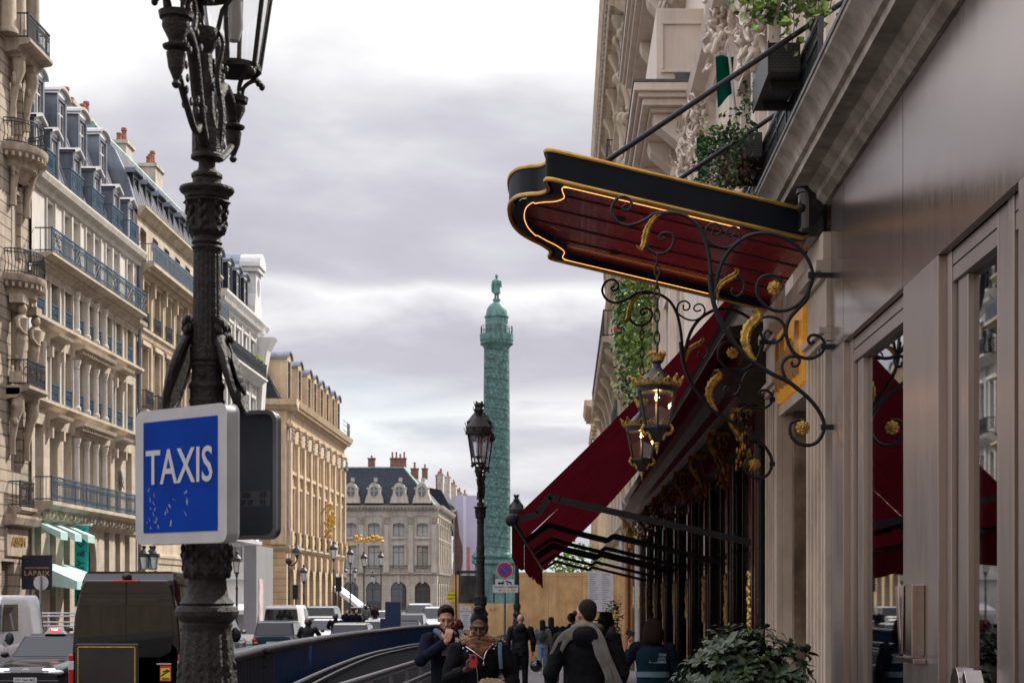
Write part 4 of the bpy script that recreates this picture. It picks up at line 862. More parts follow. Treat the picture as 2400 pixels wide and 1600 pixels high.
def canopy():
    t = thing('canopy', 'black entrance canopy with gold edging and a glowing maroon underside', 'canopy', (1.2, 17, 5.2))
    near, far = 15.0, 18.6; zb = lambda x: 4.93+.235*(XR-x)
    half = cr([(.2, 0, 0), (-.06, .0, 0), (-.14, .015, 0), (-.178, .07, 0), (-.176, .2, 0), (-.160, .38, 0), (-.178, .5, 0), (-.25, .66, 0), (-.36, .80, 0), (-.46, .98, 0), (-.53, 1.25, 0), (-.56, 1.55, 0), (-.565, 1.8, 0)], 5)
    L = [(XR-.02, near)]+[(XR-.02-(XR-.22)*k/6, near) for k in range(1, 7)]+[(p.x, near+p.y) for p in half[1:]]
    out = L+[(x, far-(y-near)) for x, y in reversed(L[:-1])]
    H = .262
    b = MB(); n = len(out)
    b.add([(x, y, zb(x)) for x, y in out]+[(x, y, zb(x)+H) for x, y in out], [(i, i+1, n+i+1, n+i) for i in range(n-1)])
    ins = lambda e: [(x if x > XR-.1 else x+e*(1 if x < -.05 else 0), y+e*(1 if y < 16.8 else -1) if x > -.45 else y+(e*.5 if y < 16.8 else -e*.5)) for x, y in out]
    inn = ins(.055)
    b.add([(x, y, zb(x)+.004) for x, y in inn]+[(x, y, zb(x)+H) for x, y in inn], [(i, i+1, n+i+1, n+i) for i in range(n-1)])
    b.build('fascia', navy, t, 40)
    b = MB()
    for dz in (0, H): b.tube([(x, y, zb(x)+dz) for x, y in out], .021, 6)
    b.build('gold_edge', trimg, t, 60)
    b = MB(); i1 = ins(.05); i2 = ins(.17)
    b.add([(x, y, zb(x)-.004) for x, y in i1]+[(x, y, zb(x)+.002) for x, y in i2], [(i, i+1, n+i+1, n+i) for i in range(n-1)]); b.build('soffit_border', navy, t, 40)
    b = MB(); i3 = ins(.15); b.tube([(x, y, zb(x)-.004) for x, y in i3[2:-2]], .0042, 5); b.build('light_strip', led, t)
    i4 = ins(.165); b = MB(); b.add([(x, y, zb(x)+.05+.10*sin(pi*min(1, max(0, (y-near)/(far-near))))) for x, y in i4], [tuple(range(n))])
    # underside as planks running out from the wall
    b = MB(); ys = [near+.16+(far-near-.32)*k/5 for k in range(6)]
    def xout(y):
        best = XR
        for (xa, ya), (xb, yb) in zip(i4, i4[1:]):
            if min(ya, yb)-1e-6 <= y <= max(ya, yb)+1e-6 and abs(yb-ya) > 1e-9: best = min(best, xa+(xb-xa)*(y-ya)/(yb-ya))
        return best
    for y0, y1 in zip(ys, ys[1:]):
        N = 8
        for k in range(N):
            ya, yb = y0+.012+(y1-y0-.024)*k/N, y0+.012+(y1-y0-.024)*(k+1)/N; xa, xb = xout(ya), xout(yb); M = 4
            for q in range(M):
                f0, f1 = q/M, (q+1)/M; Z = lambda x: zb(x)+.075
                p = [(xa+(XR-xa)*f0, ya), (xb+(XR-xb)*f0, yb), (xb+(XR-xb)*f1, yb), (xa+(XR-xa)*f1, ya)]; b.quad(*[(x, y, Z(x)) for x, y in p])
    b.build('soffit_panel', maroon, t)
    b = MB()
    for y in ys[1:-1]: b.box(xout(y), XR, y-.014, y+.014, 0, 0) if False else b.bar((xout(y)+.02, y, zb(xout(y)+.02)+.072), (XR, y, zb(XR)+.072), .03, .012)
    b.build('soffit_groove', gap_k, t)
    b = MB(); b.add([(x, y, zb(x)+.10) for x, y in i4], [tuple(range(n))]); b.add([(x, y, zb(x)+H-.02) for x, y in i4], [tuple(range(n))]); b.build('roof_sheet', lead, t)
    for y in (16.2, 17.8):
        b = MB(); b.lathe([(.07, 0), (.075, -.012), (.05, -.014), (0, -.01)], (.55, y, zb(.55)+.078), 14); b.build('downlight', gap_k, t)
    b = MB(); b.box(XR-.16, XR, 14.62, 15.05, 4.9, 5.36); b.lathe([(.1, -.22), (.1, .1), (.12, .1), (.12, .2), (0, .2)], (XR-.14, 14.72, 5.2), 16); b.build('root_bracket', lacq, t, 40)
    b = MB(); b.ball((XR-.22, 14.66, 5.16), (.045, .045, .04), 12, 8); b.build('spotlight', gap_k, t, 50)
    for y, l in ((15.3, ''), (18.3, '')):
        b = MB(); b.tube([(.25, y, zb(.25)+H-.02), (2.62, y-.1, 7.22)], .026, 8); b.build('tie_rod', iron_w, t, 40)
canopy()

def scroll_pts(pts, org, D): return [pix(org[0]+x*.3316, org[1]+y*.3316, D) for x, y in pts]
def gilt_leaf(path, w, D):
    """acanthus leaf curling along an iron stem"""
    b = MB(); P = cr(path, 5); n = len(P); vs = []
    for i, p in enumerate(P):
        f = i/(n-1); d = (P[min(i+1, n-1)]-P[max(i-1, 0)]).normalized(); s = d.cross(Vector((0, 1, 0))).normalized()
        q = w*(sin(pi*min(1, f*.92+.06))**.7)*(1+.16*sin(i*2.1)); vs += [p-s*q, p-s*q*.5+Vector((0, -.022, 0)), p+Vector((0, -.012, 0)), p+s*q*.5+Vector((0, -.022, 0)), p+s*q, p+Vector((0, .012, 0))]
    b.add(vs, [(i*6+k, i*6+(k+1) % 6, i*6+6+(k+1) % 6, i*6+6+k) for i in range(n-1) for k in range(6)]); return b
def rosette(c, r):
    b = MB()
    for k in range(8):
        a = 2*pi*k/8; b.ball((c[0]+r*.62*cos(a), c[1]-.008, c[2]+r*.62*sin(a)), (r*.36, .018, r*.36), 8, 6); a += pi/8; b.ball((c[0]+r*.36*cos(a), c[1]-.02, c[2]+r*.36*sin(a)), (r*.24, .016, r*.24), 7, 5)
    b.ball((c[0], c[1]-.03, c[2]), (r*.22, .02, r*.22), 8, 6); return b
def scroll_bracket():
    D = 14.3; A = (1180, 320); B = (1400, 640)
    t = thing('scroll_bracket', 'black wrought iron scroll bracket with gilded leaves on the near stone pier', 'bracket', (XR, D, 3.4), 'scroll brackets under the canopy')
    def tb(pts, org, r=.016, r1=None, nm='scroll'):
        P = cr(scroll_pts(pts, org, D), 5); n = len(P); r1 = r1 or r
        b = MB(); b.tube(P, [r+(r1-r)*i/(n-1) for i in range(n)], 8); b.ball(P[-1], r1*1.5, 8, 6); return b.build(nm, iron_w, t, 50)
    def rev(*a): return list(reversed(a))
    tb(rev((885, 505), (850, 512), (842, 492), (868, 480)) and [(1475, 1080), (1468, 980), (1458, 880), (1440, 780), (1420, 715), (1390, 655), (1350, 605), (1280, 560), (1200, 540), (1120, 537), (1060, 552), (1000, 590), (930, 620), (870, 628), (810, 605), (775, 560), (764, 510), (790, 452), (840, 425), (888, 440), (907, 480), (890, 517), (855, 520), (842, 500), (862, 488)], A, .017, .011)
    b = tb([(795, 10), (802, 90), (815, 180), (840, 270), (880, 360), (930, 440), (1000, 530), (1080, 610), (1160, 665), (1250, 720), (1340, 760), (1420, 820), (1490, 880), (1550, 950), (1590, 1020), (1602, 1080), (1590, 1140), (1555, 1190), (1500, 1215), (1430, 1205), (1380, 1165), (1360, 1110), (1370, 1060), (1410, 1037), (1445, 1042)], B, .022, .014)
    tb([(1485, 1170), (1500, 1060), (1520, 960), (1560, 860), (1620, 780), (1700, 720), (1780, 690), (1880, 688), (1980, 715), (2070, 770), (2140, 850), (2180, 940), (2182, 1020), (2150, 1100), (2090, 1180), (2010, 1225), (1920, 1230), (1850, 1195), (1800, 1130), (1790, 1070), (1810, 1010), (1860, 980), (1920, 985), (1955, 1015)], A, .019, .013)
    tb([(1505, 60), (1480, 180), (1420, 250), (1360, 320), (1335, 400), (1345, 480), (1380, 550), (1430, 590), (1500, 602), (1560, 582), (1600, 540), (1600, 480), (1560, 442), (1510, 440), (1490, 470), (1505, 497), (1525, 488)], B, .018, .012)
    tb([(1325, 415), (1320, 370), (1280, 325), (1210, 307), (1150, 322), (1110, 350)], B, .015, .010); tb([(1325, 420), (1290, 472), (1240, 490), (1190, 470), (1180, 432), (1205, 405), (1228, 420)], B, .015, .010)
    tb([(1420, 590), (1360, 590), (1320, 620), (1305, 662), (1320, 720), (1345, 765)], B, .014); tb([(1415, 590), (1430, 622), (1410, 655), (1380, 655), (1375, 635)], B, .014, .01)
    tb([(1190, 540), (1110, 548), (1050, 590), (1012, 660), (1000, 740), (1020, 790), (1070, 825), (1130, 825), (1180, 792), (1205, 740), (1195, 700), (1160, 680), (1120, 685), (1100, 710), (1115, 735), (1135, 722)], A, .016, .011)
    tb([(1425, 718), (1430, 660), (1460, 622), (1500, 615), (1535, 640), (1535, 675), (1510, 695), (1482, 685), (1482, 655)], A, .011, .008); tb([(1425, 718), (1470, 752), (1530, 780), (1590, 782), (1650, 745), (1672, 700), (1655, 655), (1620, 640), (1585, 655), (1575, 685), (1600, 705), (1630, 695)], A, .011, .008)
    tb([(1600, 1000), (1650, 985), (1690, 1010), (1702, 1060), (1680, 1110), (1640, 1127), (1610, 1100), (1622, 1075)], A, .013, .009)
    for c, org in (((1915, 1072), A), ((1450, 1092), B)): rosette(pix(org[0]+c[0]*.3316, org[1]+c[1]*.3316, D-.01), .066).build('rosette', leaf_m, t, 60)
    for path, org, w in (([(1115, 543), (1060, 580), (1022, 640), (1003, 700), (992, 755), (972, 797), (938, 765)], A, .028), ([(1508, 1145), (1515, 1080), (1550, 1030), (1600, 1000), (1640, 975), (1652, 945), (1630, 930)], A, .028), ([(1118, 620), (1070, 560), (1045, 470), (1062, 395), (1100, 345), (1135, 312), (1125, 272), (1090, 268)], B, .046)):
        gilt_leaf(scroll_pts(path, org, D-.01), w, D).build('gilt_leaf', leaf_m, t, 60)
    b = MB(); p = pix(1180+2170*.3316, 320+980*.3316, D); b.bar(p, (XR+.02, D, p.z), .05, .04); b.bar(p+Vector((-.02, 0, 0)), p+Vector((.03, 0, 0)), .06, .05); b.build('wall_clip', iron_w, t)
    for q in ((1597, 520), (1597, 1088)): p = pix(1400+q[0]*.3316, 640+q[1]*.3316, D); b = MB(); b.bar(p+Vector((-.02, 0, 0)), (XR+.02, D, p.z), .04, .045); b.build('wall_clip', iron_w, t)
    c = copy_tree(t); c.location.y = 17.9; c.location.z -= .03; c['label'] = 'black wrought iron scroll bracket with gilded leaves on the far pier, beside the awning'
scroll_bracket()

def lanterns():
    D = 14.3; X, Y = (1540-VU)*D/F_PX, D; z = lambda y: EYE+(VV-(640+y*.3316))*D/F_PX; k = .3316*D/F_PX
    t = thing('hanging_lantern', 'black and gilt lantern with a lit bulb hanging from the near scroll bracket', 'lantern', (X, Y, z(560)), 'lanterns hanging from the scroll brackets')
    blk = mat('lantern_black', (.02, .021, .025), .4, var=.2, scale=20); gd = leaf_m; c = (X, Y, 0); S = 8
    MB().lathe([(.145, z(835)), (.165, z(830)), (.175, z(800)), (.16, z(798)), (.15, z(770)), (.10, z(720)), (.055, z(685)), (.035, z(665)), (.032, z(640)), (.05, z(632)), (.05, z(622)), (0, z(620))], c, 20).build('roof', blk, t, 30)
    MB().lathe([(.055, z(622)), (.06, z(610)), (.066, z(600)), (.072, z(575)), (.06, z(575)), (.05, z(600)), (0, z(600))], c, 16).build('gilt_collar', gd, t, 30)
    b = MB()
    for i in range(10): a = 2*pi*i/10; b.ball((X+.068*cos(a), Y+.068*sin(a), z(570)), (.014, .014, .022), 6, 5)
    b.build('gilt_coronet', gd, t, 60)
    b = MB(); b.lathe([(.19, z(805)), (.20, z(800)), (.205, z(785)), (.19, z(785))], c, 24)
    for i in range(16):   # pierced gilt crest
        a = 2*pi*i/16; h = .72 if i % 2 == 0 else .42; p = Vector((X+.205*cos(a), Y+.205*sin(a), z(785))); s = Vector((-sin(a), cos(a), 0)); o = Vector((cos(a), sin(a), 0))
        b.tube([p-s*.038, p-s*.034+o*.012+Vector((0, 0, .05*h)), p+o*.02+Vector((0, 0, .085*h)), p+s*.034+o*.012+Vector((0, 0, .05*h)), p+s*.038], .006, 5)
        b.tube([p, p+o*.016+Vector((0, 0, .08*h))], .006, 5); b.ball(p+o*.02+Vector((0, 0, .09*h)), .012, 6, 5)
    b.build('gilt_crest', gd, t, 60)
    rt, rb = .178, .112; zt, zb = z(832), z(1088)
    ring = lambda r, zz: [Vector((X+r*cos(2*pi*(i+.5)/6), Y+r*sin(2*pi*(i+.5)/6), zz)) for i in range(6)]
    T, Bm = ring(rt, zt), ring(rb, zb); b = MB()
    for i in range(6): b.bar(T[i], Bm[i], .016); b.bar(Bm[i], Bm[(i+1) % 6], .022); b.bar(T[i], T[(i+1) % 6], .02)
    b.lathe([(.17, z(836)), (.178, z(800))], c, 24); b.build('cage', blk, t)
    g = MB()
    for i in range(6): g.quad(T[i]*.0+Vector((X+(T[i].x-X)*.97, Y+(T[i].y-Y)*.97, zt)), Vector((X+(T[(i+1) % 6].x-X)*.97, Y+(T[(i+1) % 6].y-Y)*.97, zt)), Vector((X+(Bm[(i+1) % 6].x-X)*.97, Y+(Bm[(i+1) % 6].y-Y)*.97, zb)), Vector((X+(Bm[i].x-X)*.97, Y+(Bm[i].y-Y)*.97, zb)))
    g.build('pane', glass('lantern_glass', tint=(.93, .93, .94), refl=.03), t)
    b = MB(); b.lathe([(.11, zb), (.1, zb-.03), (.045, z(1170)), (.02, z(1195)), (0, z(1196))], c, 12, flute=.15, nf=4); b.build('base', blk, t, 40)
    b = MB(); b.lathe([(.0, z(1282)), (.008, z(1265)), (.012, z(1235)), (.02, z(1228)), (.014, z(1215)), (.024, z(1205)), (.022, z(1195)), (0, z(1194))], c, 12); b.build('gilt_finial', gd, t, 40)
    for sx in (-1, 1):
        b = MB(); b.tube(cr([(X+sx*.105, Y-.02, zb+.02), (X+sx*.13, Y-.02, zb-.02), (X+sx*.10, Y-.02, zb-.06), (X+sx*.07, Y-.02, zb-.05), (X+sx*.05, Y-.02, z(1180))], 4), [.012, .02]+[.016]*14+[.008], 7); b.build('gilt_scroll', gd, t, 60)
    b = MB(); b.lathe([(.018, z(826)), (.018, z(842)), (.022, z(845)), (0, z(846))], c, 10); b.build('bulb_holder', gd, t)
    MB().ball((X, Y, z(878)), (.033, .033, .038), 14, 10).build('bulb', glass('bulb_glass', tint=(1, .93, .8), refl=.02), t, 60)
    b = MB()
    for q in (-.008, .008): b.tube([(X+q, Y, z(855)), (X+q*1.2, Y, z(895))], .0045, 5)
    b.build('filament', mat('filament_glow', (1, .6, .2), .5, var=0, emit=40, ecol=(1, .5, .12)), t)
    ht = pix(1180+1087*.3316, 320+832*.3316, D).z; n = 9; L = (ht-z(575))/n
    for i in range(n):
        zz = z(575)+L*(i+.5); b = MB(); P = []
        for q in range(17):
            a = 2*pi*q/16; w, h = .022*cos(a), (L*.62)*sin(a)*(1.0); P.append((X+(w if i % 2 else 0), Y+(0 if i % 2 else w), zz+h))
        b.tube(P, .0065, 6); b.build('chain_link', iron_w, t, 60)
    lp = bpy.data.lights.new('lantern_lamp', 'POINT'); lp.energy = 2.2; lp.color = (1, .62, .28); lp.shadow_soft_size = .03; lo = link('lantern_lamp', lp); lo.parent = t; lo.location = Vector((X, Y, z(878)))-ORG[t]
    c2 = copy_tree(t); c2.location.y = 17.9; c2.location.x += .035; c2.location.z += .015; c2['label'] = 'black and gilt lantern with a lit bulb on the far bracket, before the awning'
lanterns()

# ------------------------------------------------------------ restaurant front
ogold = mat('old_gilding', (.30, .165, .04), .42, metal=.8, var=.5, scale=14, bump=.5, bscale=50)
def restaurant():
    t = thing('restaurant_front', 'black lacquer and mahogany restaurant front with gilded brackets beneath the red awning', 'shop front', (XR, 33, -.4)); F = Fac('R', XR)
    b = F.mb(); b.box(18.76, 52.4, -.5, -.06, -.9, 3.6); b.build('glazing', glass('black_pane', refl=.03, dark=(.006, .006, .007)), t)
    ps = [19.25, 22.1, 25.6, 29.2, 32.7, 36.5, 40.0, 43.8, 48.0, 51.9]
    b = F.mb()
    for s in range(19, 52, 1): b.box(s+.4, s+.46, -.06, .02, gz(s)-.05, 3.4)
    b.build('mullion', lacq, t)
    for i, s in enumerate(ps):
        b = F.mb(); g = gz(s); b.box(s-.22, s+.22, -.06, .14, g-.1, 3.5); b.box(s-.26, s+.26, -.06, .18, g-.1, g+.5); b.box(s-.12, s+.12, .141, .165, g+.6, 3.2); o = b.build('pilaster', mahog, t, bevel=.012)
        l = F.mb(); l.box(s-.30, s-.221, -.06, .10, g-.1, 3.45); l.box(s+.221, s+.30, -.06, .10, g-.1, 3.45); l.build('side_strip', lacq, o)
        k = F.mb(); r = random.Random(i)
        for q in range(30): f = q/29; k.ball((s+r.uniform(-.09, .09)*(1-f*.7), .15+r.uniform(0, .03), 2.0-.62*f), (.045*(1.2-f*.6), .03, .05), 6, 4)
        k.tube([(s, .16, 1.45), (s, .16, 1.28)], [.03, .008], 6); k.build('gilt_drop', gold, o)
        k = F.mb(); k.tube(cr([(s, .34, 3.86), (s, .37, 3.74), (s, .28, 3.6), (s, .2, 3.45), (s, .18, 3.3)], 4), [.05, .055, .055, .05, .05, .05, .05, .05, .045, .045, .04, .04, .035, .03, .025, .025, .02], 8)
        for q in range(44): k.ball((s+r.uniform(-.10, .10), .22+r.uniform(-.08, .10), 3.55+r.uniform(-.36, .30)), (.026, .026, .042), 6, 4)
        k.box(s-.13, s+.13, .1, .40, 3.86, 3.91); k.build('gilt_bracket', ogold, o)
    b = F.mb(); cornice(b, 18.76, 52.4, [(0, 3.45), (.1, 3.45), (.12, 3.5), (.2, 3.52), (.2, 3.58), (.12, 3.6), (.12, 3.9), (.3, 3.93), (.38, 4.0), (.42, 4.1), (.55, 4.14), (.62, 4.22), (.62, 4.3), (.35, 4.33), (.3, 4.4), (.3, 4.62), (.4, 4.66), (.45, 4.78), (0, 4.85)]); b.build('entablature', mould, t, 25)
    b = MB(); x = XR
    b.box(1.9, 2.9, 52.5, 53.4, -.9, 3.9)
    for k in range(6): b.tube([(1.95+.16*k, 52.46, -.8), (1.95+.16*k, 52.46, 3.6)], .06, 8)
    b.box(1.8, 2.9, 52.3, 53.6, 3.9, 4.3); b.solo('wooden_pillar', mat('varnished_oak', (.34, .16, .06), .45, var=.25, scale=5, streak=.3), 'fluted varnished wooden pillar at the far end of the restaurant front', 'pillar', smooth=40)
restaurant()

def fabric(name, col, tr=.35):
    if name in MATS: return MATS[name]
    m = bpy.data.materials.new(name); m.use_nodes = True; t = m.node_tree; MATS[name] = m; t.nodes.clear()
    g = nd(t, 'ShaderNodeNewGeometry'); n = nd(t, 'ShaderNodeTexNoise', i_Scale=2.5, i_Detail=5); t.links.new(g.outputs['Position'], n.inputs['Vector'])
    c = ramp(t, n.outputs[0], [(.3, tuple(x*.8 for x in col)), (.7, tuple(min(1, x*1.15) for x in col))])
    o = nd(t, 'ShaderNodeOutputMaterial'); d = nd(t, 'ShaderNodeBsdfDiffuse'); tl = nd(t, 'ShaderNodeBsdfTranslucent'); mx = nd(t, 'ShaderNodeMixShader'); mx.inputs[0].default_value = tr
    t.links.new(c, d.inputs[0]); t.links.new(c, tl.inputs[0]); t.links.new(d.outputs[0], mx.inputs[1]); t.links.new(tl.outputs[0], mx.inputs[2]); t.links.new(mx.outputs[0], o.inputs[0]); return m
def awnings():
    red = fabric('red_canvas', (.105, .007, .013), .32); DZ = lambda y: -.007*(y-19.25)
    for y0, y1, lab, arms in ((19.25, 25.1, 'deep red folding awning nearest the black canopy', (19.3, 24.95)), (25.17, 45.2, 'long deep red folding awning further along the restaurant front', (25.4, 30.2, 32.7, 34.5, 39.6, 44.8))):
        t = thing('awning', lab, 'awning', (XR, (y0+y1)/2, 5), 'red awnings of the restaurant')
        b = MB(); N = max(8, int((y1-y0)*2))
        b.grid(lambda u, v: (-.62+2.8*v, y0+(y1-y0)*u, 2.62+DZ(y0+(y1-y0)*u)+2.93*v-.10*sin(pi*v)+.014*sin(u*N*2.2)*sin(pi*v)+.012*sin(u*N*.7+4*v)), N, 10); b.build('canvas', red, t, 60)
        b = MB(); b.grid(lambda u, v: (-.62+.05*v*(.4+.3*sin(u*(y1-y0)*1.6))-.02*v, y0+(y1-y0)*u, 2.60+DZ(y0+(y1-y0)*u)-(.42+.05*abs(sin(u*(y1-y0)*1.2)))*v), N*2, 4); b.build('valance', red, t, 60)
        b = MB(); b.tube([(-.62, y0-.05, 2.62+DZ(y0)), (-.62, y1, 2.62+DZ(y1))], .035, 8); b.ball((-.62, y0-.06, 2.62), (.075, .05, .075), 10, 8); b.build('front_bar', iron_w, t, 50)
        b = MB(); b.tube([(XR-.12, y0, 5.52), (XR-.12, y1, 5.52)], .09, 10); b.build('roller', iron_w, t, 50)
        for y in arms:
            P = [(-.58, 2.62), (-.32, 2.70), (-.19, 2.90), (-.07, 2.86), (XR, 2.33)] if y < 20 else [(-.58, 2.63), (-.25, 2.86), (-.06, 2.79), (.63, 2.62), (.72, 2.69), (XR, 2.30)]
            b = MB()
            for p, q in zip(P, P[1:]): b.bar((p[0], y, p[1]+DZ(y)), (q[0]+.01, y, q[1]+DZ(y)), .05, .075 if y < 20 else .07)
            b.build('folding_arm', iron_w, t)
awnings()

# ------------------------------------------------------------ foliage
def leaf_cloud(mb, n, fn, size, seed, up=.3, asp=.55, lo=.6):
    r = random.Random(seed)
    for _ in range(n):
        p = Vector(fn(r)); d = Vector((r.gauss(0, 1), r.gauss(0, 1), r.gauss(0, .7)+up)).normalized(); s = d.orthogonal().normalized(); s = Matrix.Rotation(r.uniform(0, 6.28), 3, d) @ s
        L = size*r.uniform(lo, 1.3); nrm = d.cross(s); w = L*asp*.5; m = p+d*L*.45; e = p+d*L-nrm*L*.12
        mb.add([p, m+s*w+nrm*L*.05, e, m-s*w+nrm*L*.05], [(0, 1, 2), (0, 2, 3)])
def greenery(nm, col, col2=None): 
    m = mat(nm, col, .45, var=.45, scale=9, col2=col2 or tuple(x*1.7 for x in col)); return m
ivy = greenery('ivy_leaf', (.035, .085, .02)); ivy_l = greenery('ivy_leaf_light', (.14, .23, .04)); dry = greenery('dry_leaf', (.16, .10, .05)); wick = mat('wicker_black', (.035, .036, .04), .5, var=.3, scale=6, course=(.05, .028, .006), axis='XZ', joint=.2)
louv = mat('wicker_side', (.05, .052, .056), .5, var=.2, scale=6, course=(9, .03, .008), axis='YZ', joint=.2)

def hotel():
    F = Fac('R', 2.62); t = thing('hotel_building', 'pale pink stone hotel with carved ornaments and projecting bays above the awnings', 'building', (2.62, 30, -.3))
    ops = [(s-.6, s+.6, z, z+h) for s in (17.0, 20.2, 23.4, 27.2, 37.5, 41.5) for z, h in ((6.0, 3.0), (11.3, 3.0), (15.5, 2.6))]
    b = F.mb(); wall(b, 14.45, 46, 4.85, 22, ops, .35); b.quad((46, 0, 4.8), (46, -9, 4.8), (46, -9, 22), (46, 0, 22)); b.build('wall', st_hotel, t)
    b = F.mb(); wall(b, 14.45, 18.8, 3.9, 4.85, (), .1); b.build('lower_wall', st_pier, t)
    for o in ops: window(F, t, (o[0]+o[1])/2, o[2], 1.2, o[3]-o[2], -.28, 'fr', wood_w, gw)
    b = F.mb()
    for s in (18.6, 21.8, 25.2, 29.4, 39.5, 43.5):
        b.box(s-.32, s+.32, 0, .12, 4.9, 21); b.box(s-.2, s+.2, .12, .16, 5.4, 20.5)
    for z in (5.7, 10.6, 14.9): cornice(b, 14.5, 46, [(0, z-.25), (.12, z-.2), (.18, z), (.4, z+.06), (.45, z+.2), (0, z+.25)])
    for o in ops: b.box(o[0]-.16, o[0], 0, .08, o[2], o[3]); b.box(o[1], o[1]+.16, 0, .08, o[2], o[3]); b.box(o[0]-.2, o[1]+.2, 0, .14, o[3], o[3]+.22)
    b.build('stone_trim', st_hotel, t)
    # carved clusters on console brackets
    def carved(s, z, d, w, h, sd, n=46):
        k = F.mb(); r = random.Random(sd)
        for i in range(int(n*1.8)):
            a = r.uniform(0, 2*pi); p = Vector((s+r.uniform(-.5, .5)*w, d+r.uniform(-.05, .22), z+r.uniform(-.5, .5)*h)); L = r.uniform(.1, .3)
            k.tube(cr([p, p+Vector((L*.5*cos(a), .05, L*.5*sin(a))), p+Vector((L*cos(a+.6), .09, L*sin(a+.6))), p+Vector((L*.9*cos(a+1.3), .05, L*.9*sin(a+1.3)))], 3), [.024, .034, .036, .034, .03, .028, .022, .018, .012, .006], 6)
        for i in range(10): q = r.uniform(.05, .09); k.ball((s+r.uniform(-.4, .4)*w, d+.1+r.uniform(0, .12), z+r.uniform(-.45, .45)*h), (q, q, q), 8, 6)
        k.lathe([(.16, z-.2), (.2, z), (.15, z+.18), (0, z+.22)], (s, d+.1, 0), 10)
        return k
    # projecting bays: floor slab with moulded soffit, panelled side, consoles
    def bay(s0, s1, e, z, hgt, nm):
        b = F.mb(); w = -.02
        b.box(s0, s1, w, e, z, z+.16); b.box(s0+.08, s1-.08, w, e-.08, z-.09, z); b.box(s0+.16, s1-.16, w, e-.16, z-.22, z-.09); b.box(s0+.30, s1-.3, w, e-.3, z-.3, z-.22)
        o = b.build('bay', st_hotel, t, bevel=.02)
        p = F.mb(); p.box(s0+.35, s1-.35, w, e-.42, z+.22, z+hgt); 
        for q0, q1, r0, r1 in ((.5, e-.56, z+.45, z+.5), (.5, e-.56, z+hgt-.35, z+hgt-.3)): pass
        p.box(s0+.31, s0+.35, .1, e-.5, z+.42, z+.47); p.box(s0+.31, s0+.35, .1, e-.5, z+hgt-.3, z+hgt-.25); p.box(s0+.31, s0+.35, e-.55, e-.5, z+.47, z+hgt-.3); p.box(s0+.31, s0+.35, .1, .15, z+.47, z+hgt-.3)
        p.build('parapet', st_hotel, o, bevel=.012)
        l = F.mb(); l.box(s0-.02, s1+.02, w, e+.02, z+.161, z+.2); l.box(s0+.3, s0+.345, .35, .62, z+.2, z+.42); l.build('lead_flashing', lead, o)
        for s in (s0+.7, (s0+s1)/2, s1-.7):
            c = F.mb(); c.ext([(F.P(0, 0, 0)[0], z-1.7), (F.P(0, .25, 0)[0], z-1.5), (F.P(0, .4, 0)[0], z-.9), (F.P(0, e-.35, 0)[0], z-.45), (F.P(0, e-.3, 0)[0], z-.3), (F.P(0, 0, 0)[0], z-.3)], 1, s-.3, s+.3) if False else None
            m = MB(); x = 2.62; m.ext([(x, z-1.7), (x-.22, z-1.55), (x-.34, z-1.0), (x-e+.42, z-.5), (x-e+.36, z-.3), (x, z-.3)], 1, s-.28, s+.28); m.build('console', st_hotel, o, bevel=.02)
            carved(s-.35, z-.95, .3, .8, 1.3, int(s*7), 30).build('carving', st_hotel, o, 60)
        return o
    bay(30.0, 35.2, 1.38, 10.85, 1.6, 'a')
    bay(26.6, 30.6, .95, 14.6, 1.4, 'b')
    bay(36.2, 44, 1.2, 15.3, 1.2, 'c')
    carved(25.4, 11.3, .15, 1.7, 2.6, 3, 90).build('carving', st_hotel, t, 60); carved(29.6, 9.2, .15, 1.2, 2.6, 4, 60).build('carving', st_hotel, t, 60); carved(21.4, 9.4, .12, 1.2, 1.8, 6, 50).build('carving', st_hotel, t, 60); carved(29.3, 14.0, .3, 1.0, 1.6, 8, 40).build('carving', st_hotel, t, 60)
    # flagpoles with furled green cloth
    for y, z, lab in ((24.0, 8.3, 'furled dark green flag on a slanting pole above the near planter'), (27.5, 8.1, 'furled dark green flag half hidden behind the ivy planter')):
        f = thing('flag', lab, 'flag', (2.6, y, z), 'furled green flags on the hotel'); b = MB(); b.tube([(2.56, y, z-.6), (2.36, y, z+1.26)], .022, 8); b.build('pole', zinc_l, f)
        b = MB(); b.grid(lambda u, v: (2.43-.26*v*(1-.2*u)-.02*u, y+.05*sin(v*7+u*2), z+1.22-.62*u-.12*v*u+.10*(1-v)*u), 10, 8); b.build('cloth', fabric('green_flag', (.004, .055, .035), .15), f, 60)
    # balcony railing of the first floor above the cornice, with planters
    b = F.mb(); b.box(14.5, 24.5, 0, .42, 5.72, 5.82); b.build('balcony', st_hotel, t)
    railing(F, t, 14.6, 24.4, .38, 5.82, 1.0, iron_k, .09, name='railing')
    ac = thing('planter_box', 'black wicker planter box with trailing ivy hung on the balcony railing beside the canopy rod', 'planter', (2.05, 16.1, 6.6), 'wicker planters on the hotel balcony')
    for (y0, y1, th) in ((15.5, 16.75, ac), (18.5, 19.8, None)):
        if th is None: th = thing('planter_box', 'black wicker planter overgrown with ivy and dry leaves behind the canopy', 'planter', (2.05, 19.2, 6.6), 'wicker planters on the hotel balcony')
        b = MB(); b.box(1.9, 2.19, y0, y1, 6.62, 6.9); b.build('box', wick, th, bevel=.008)
        b = MB(); b.box(1.885, 1.9, y0-.01, y1+.01, 6.60, 6.91); b.build('side_panel', louv, th)
        b = MB(); b.box(1.95, 2.25, y0+.25, y0+.32, 6.55, 6.618); b.box(1.95, 2.25, y1-.32, y1-.25, 6.55, 6.618); b.build('bracket', gap_k, th)
        lv = MB()
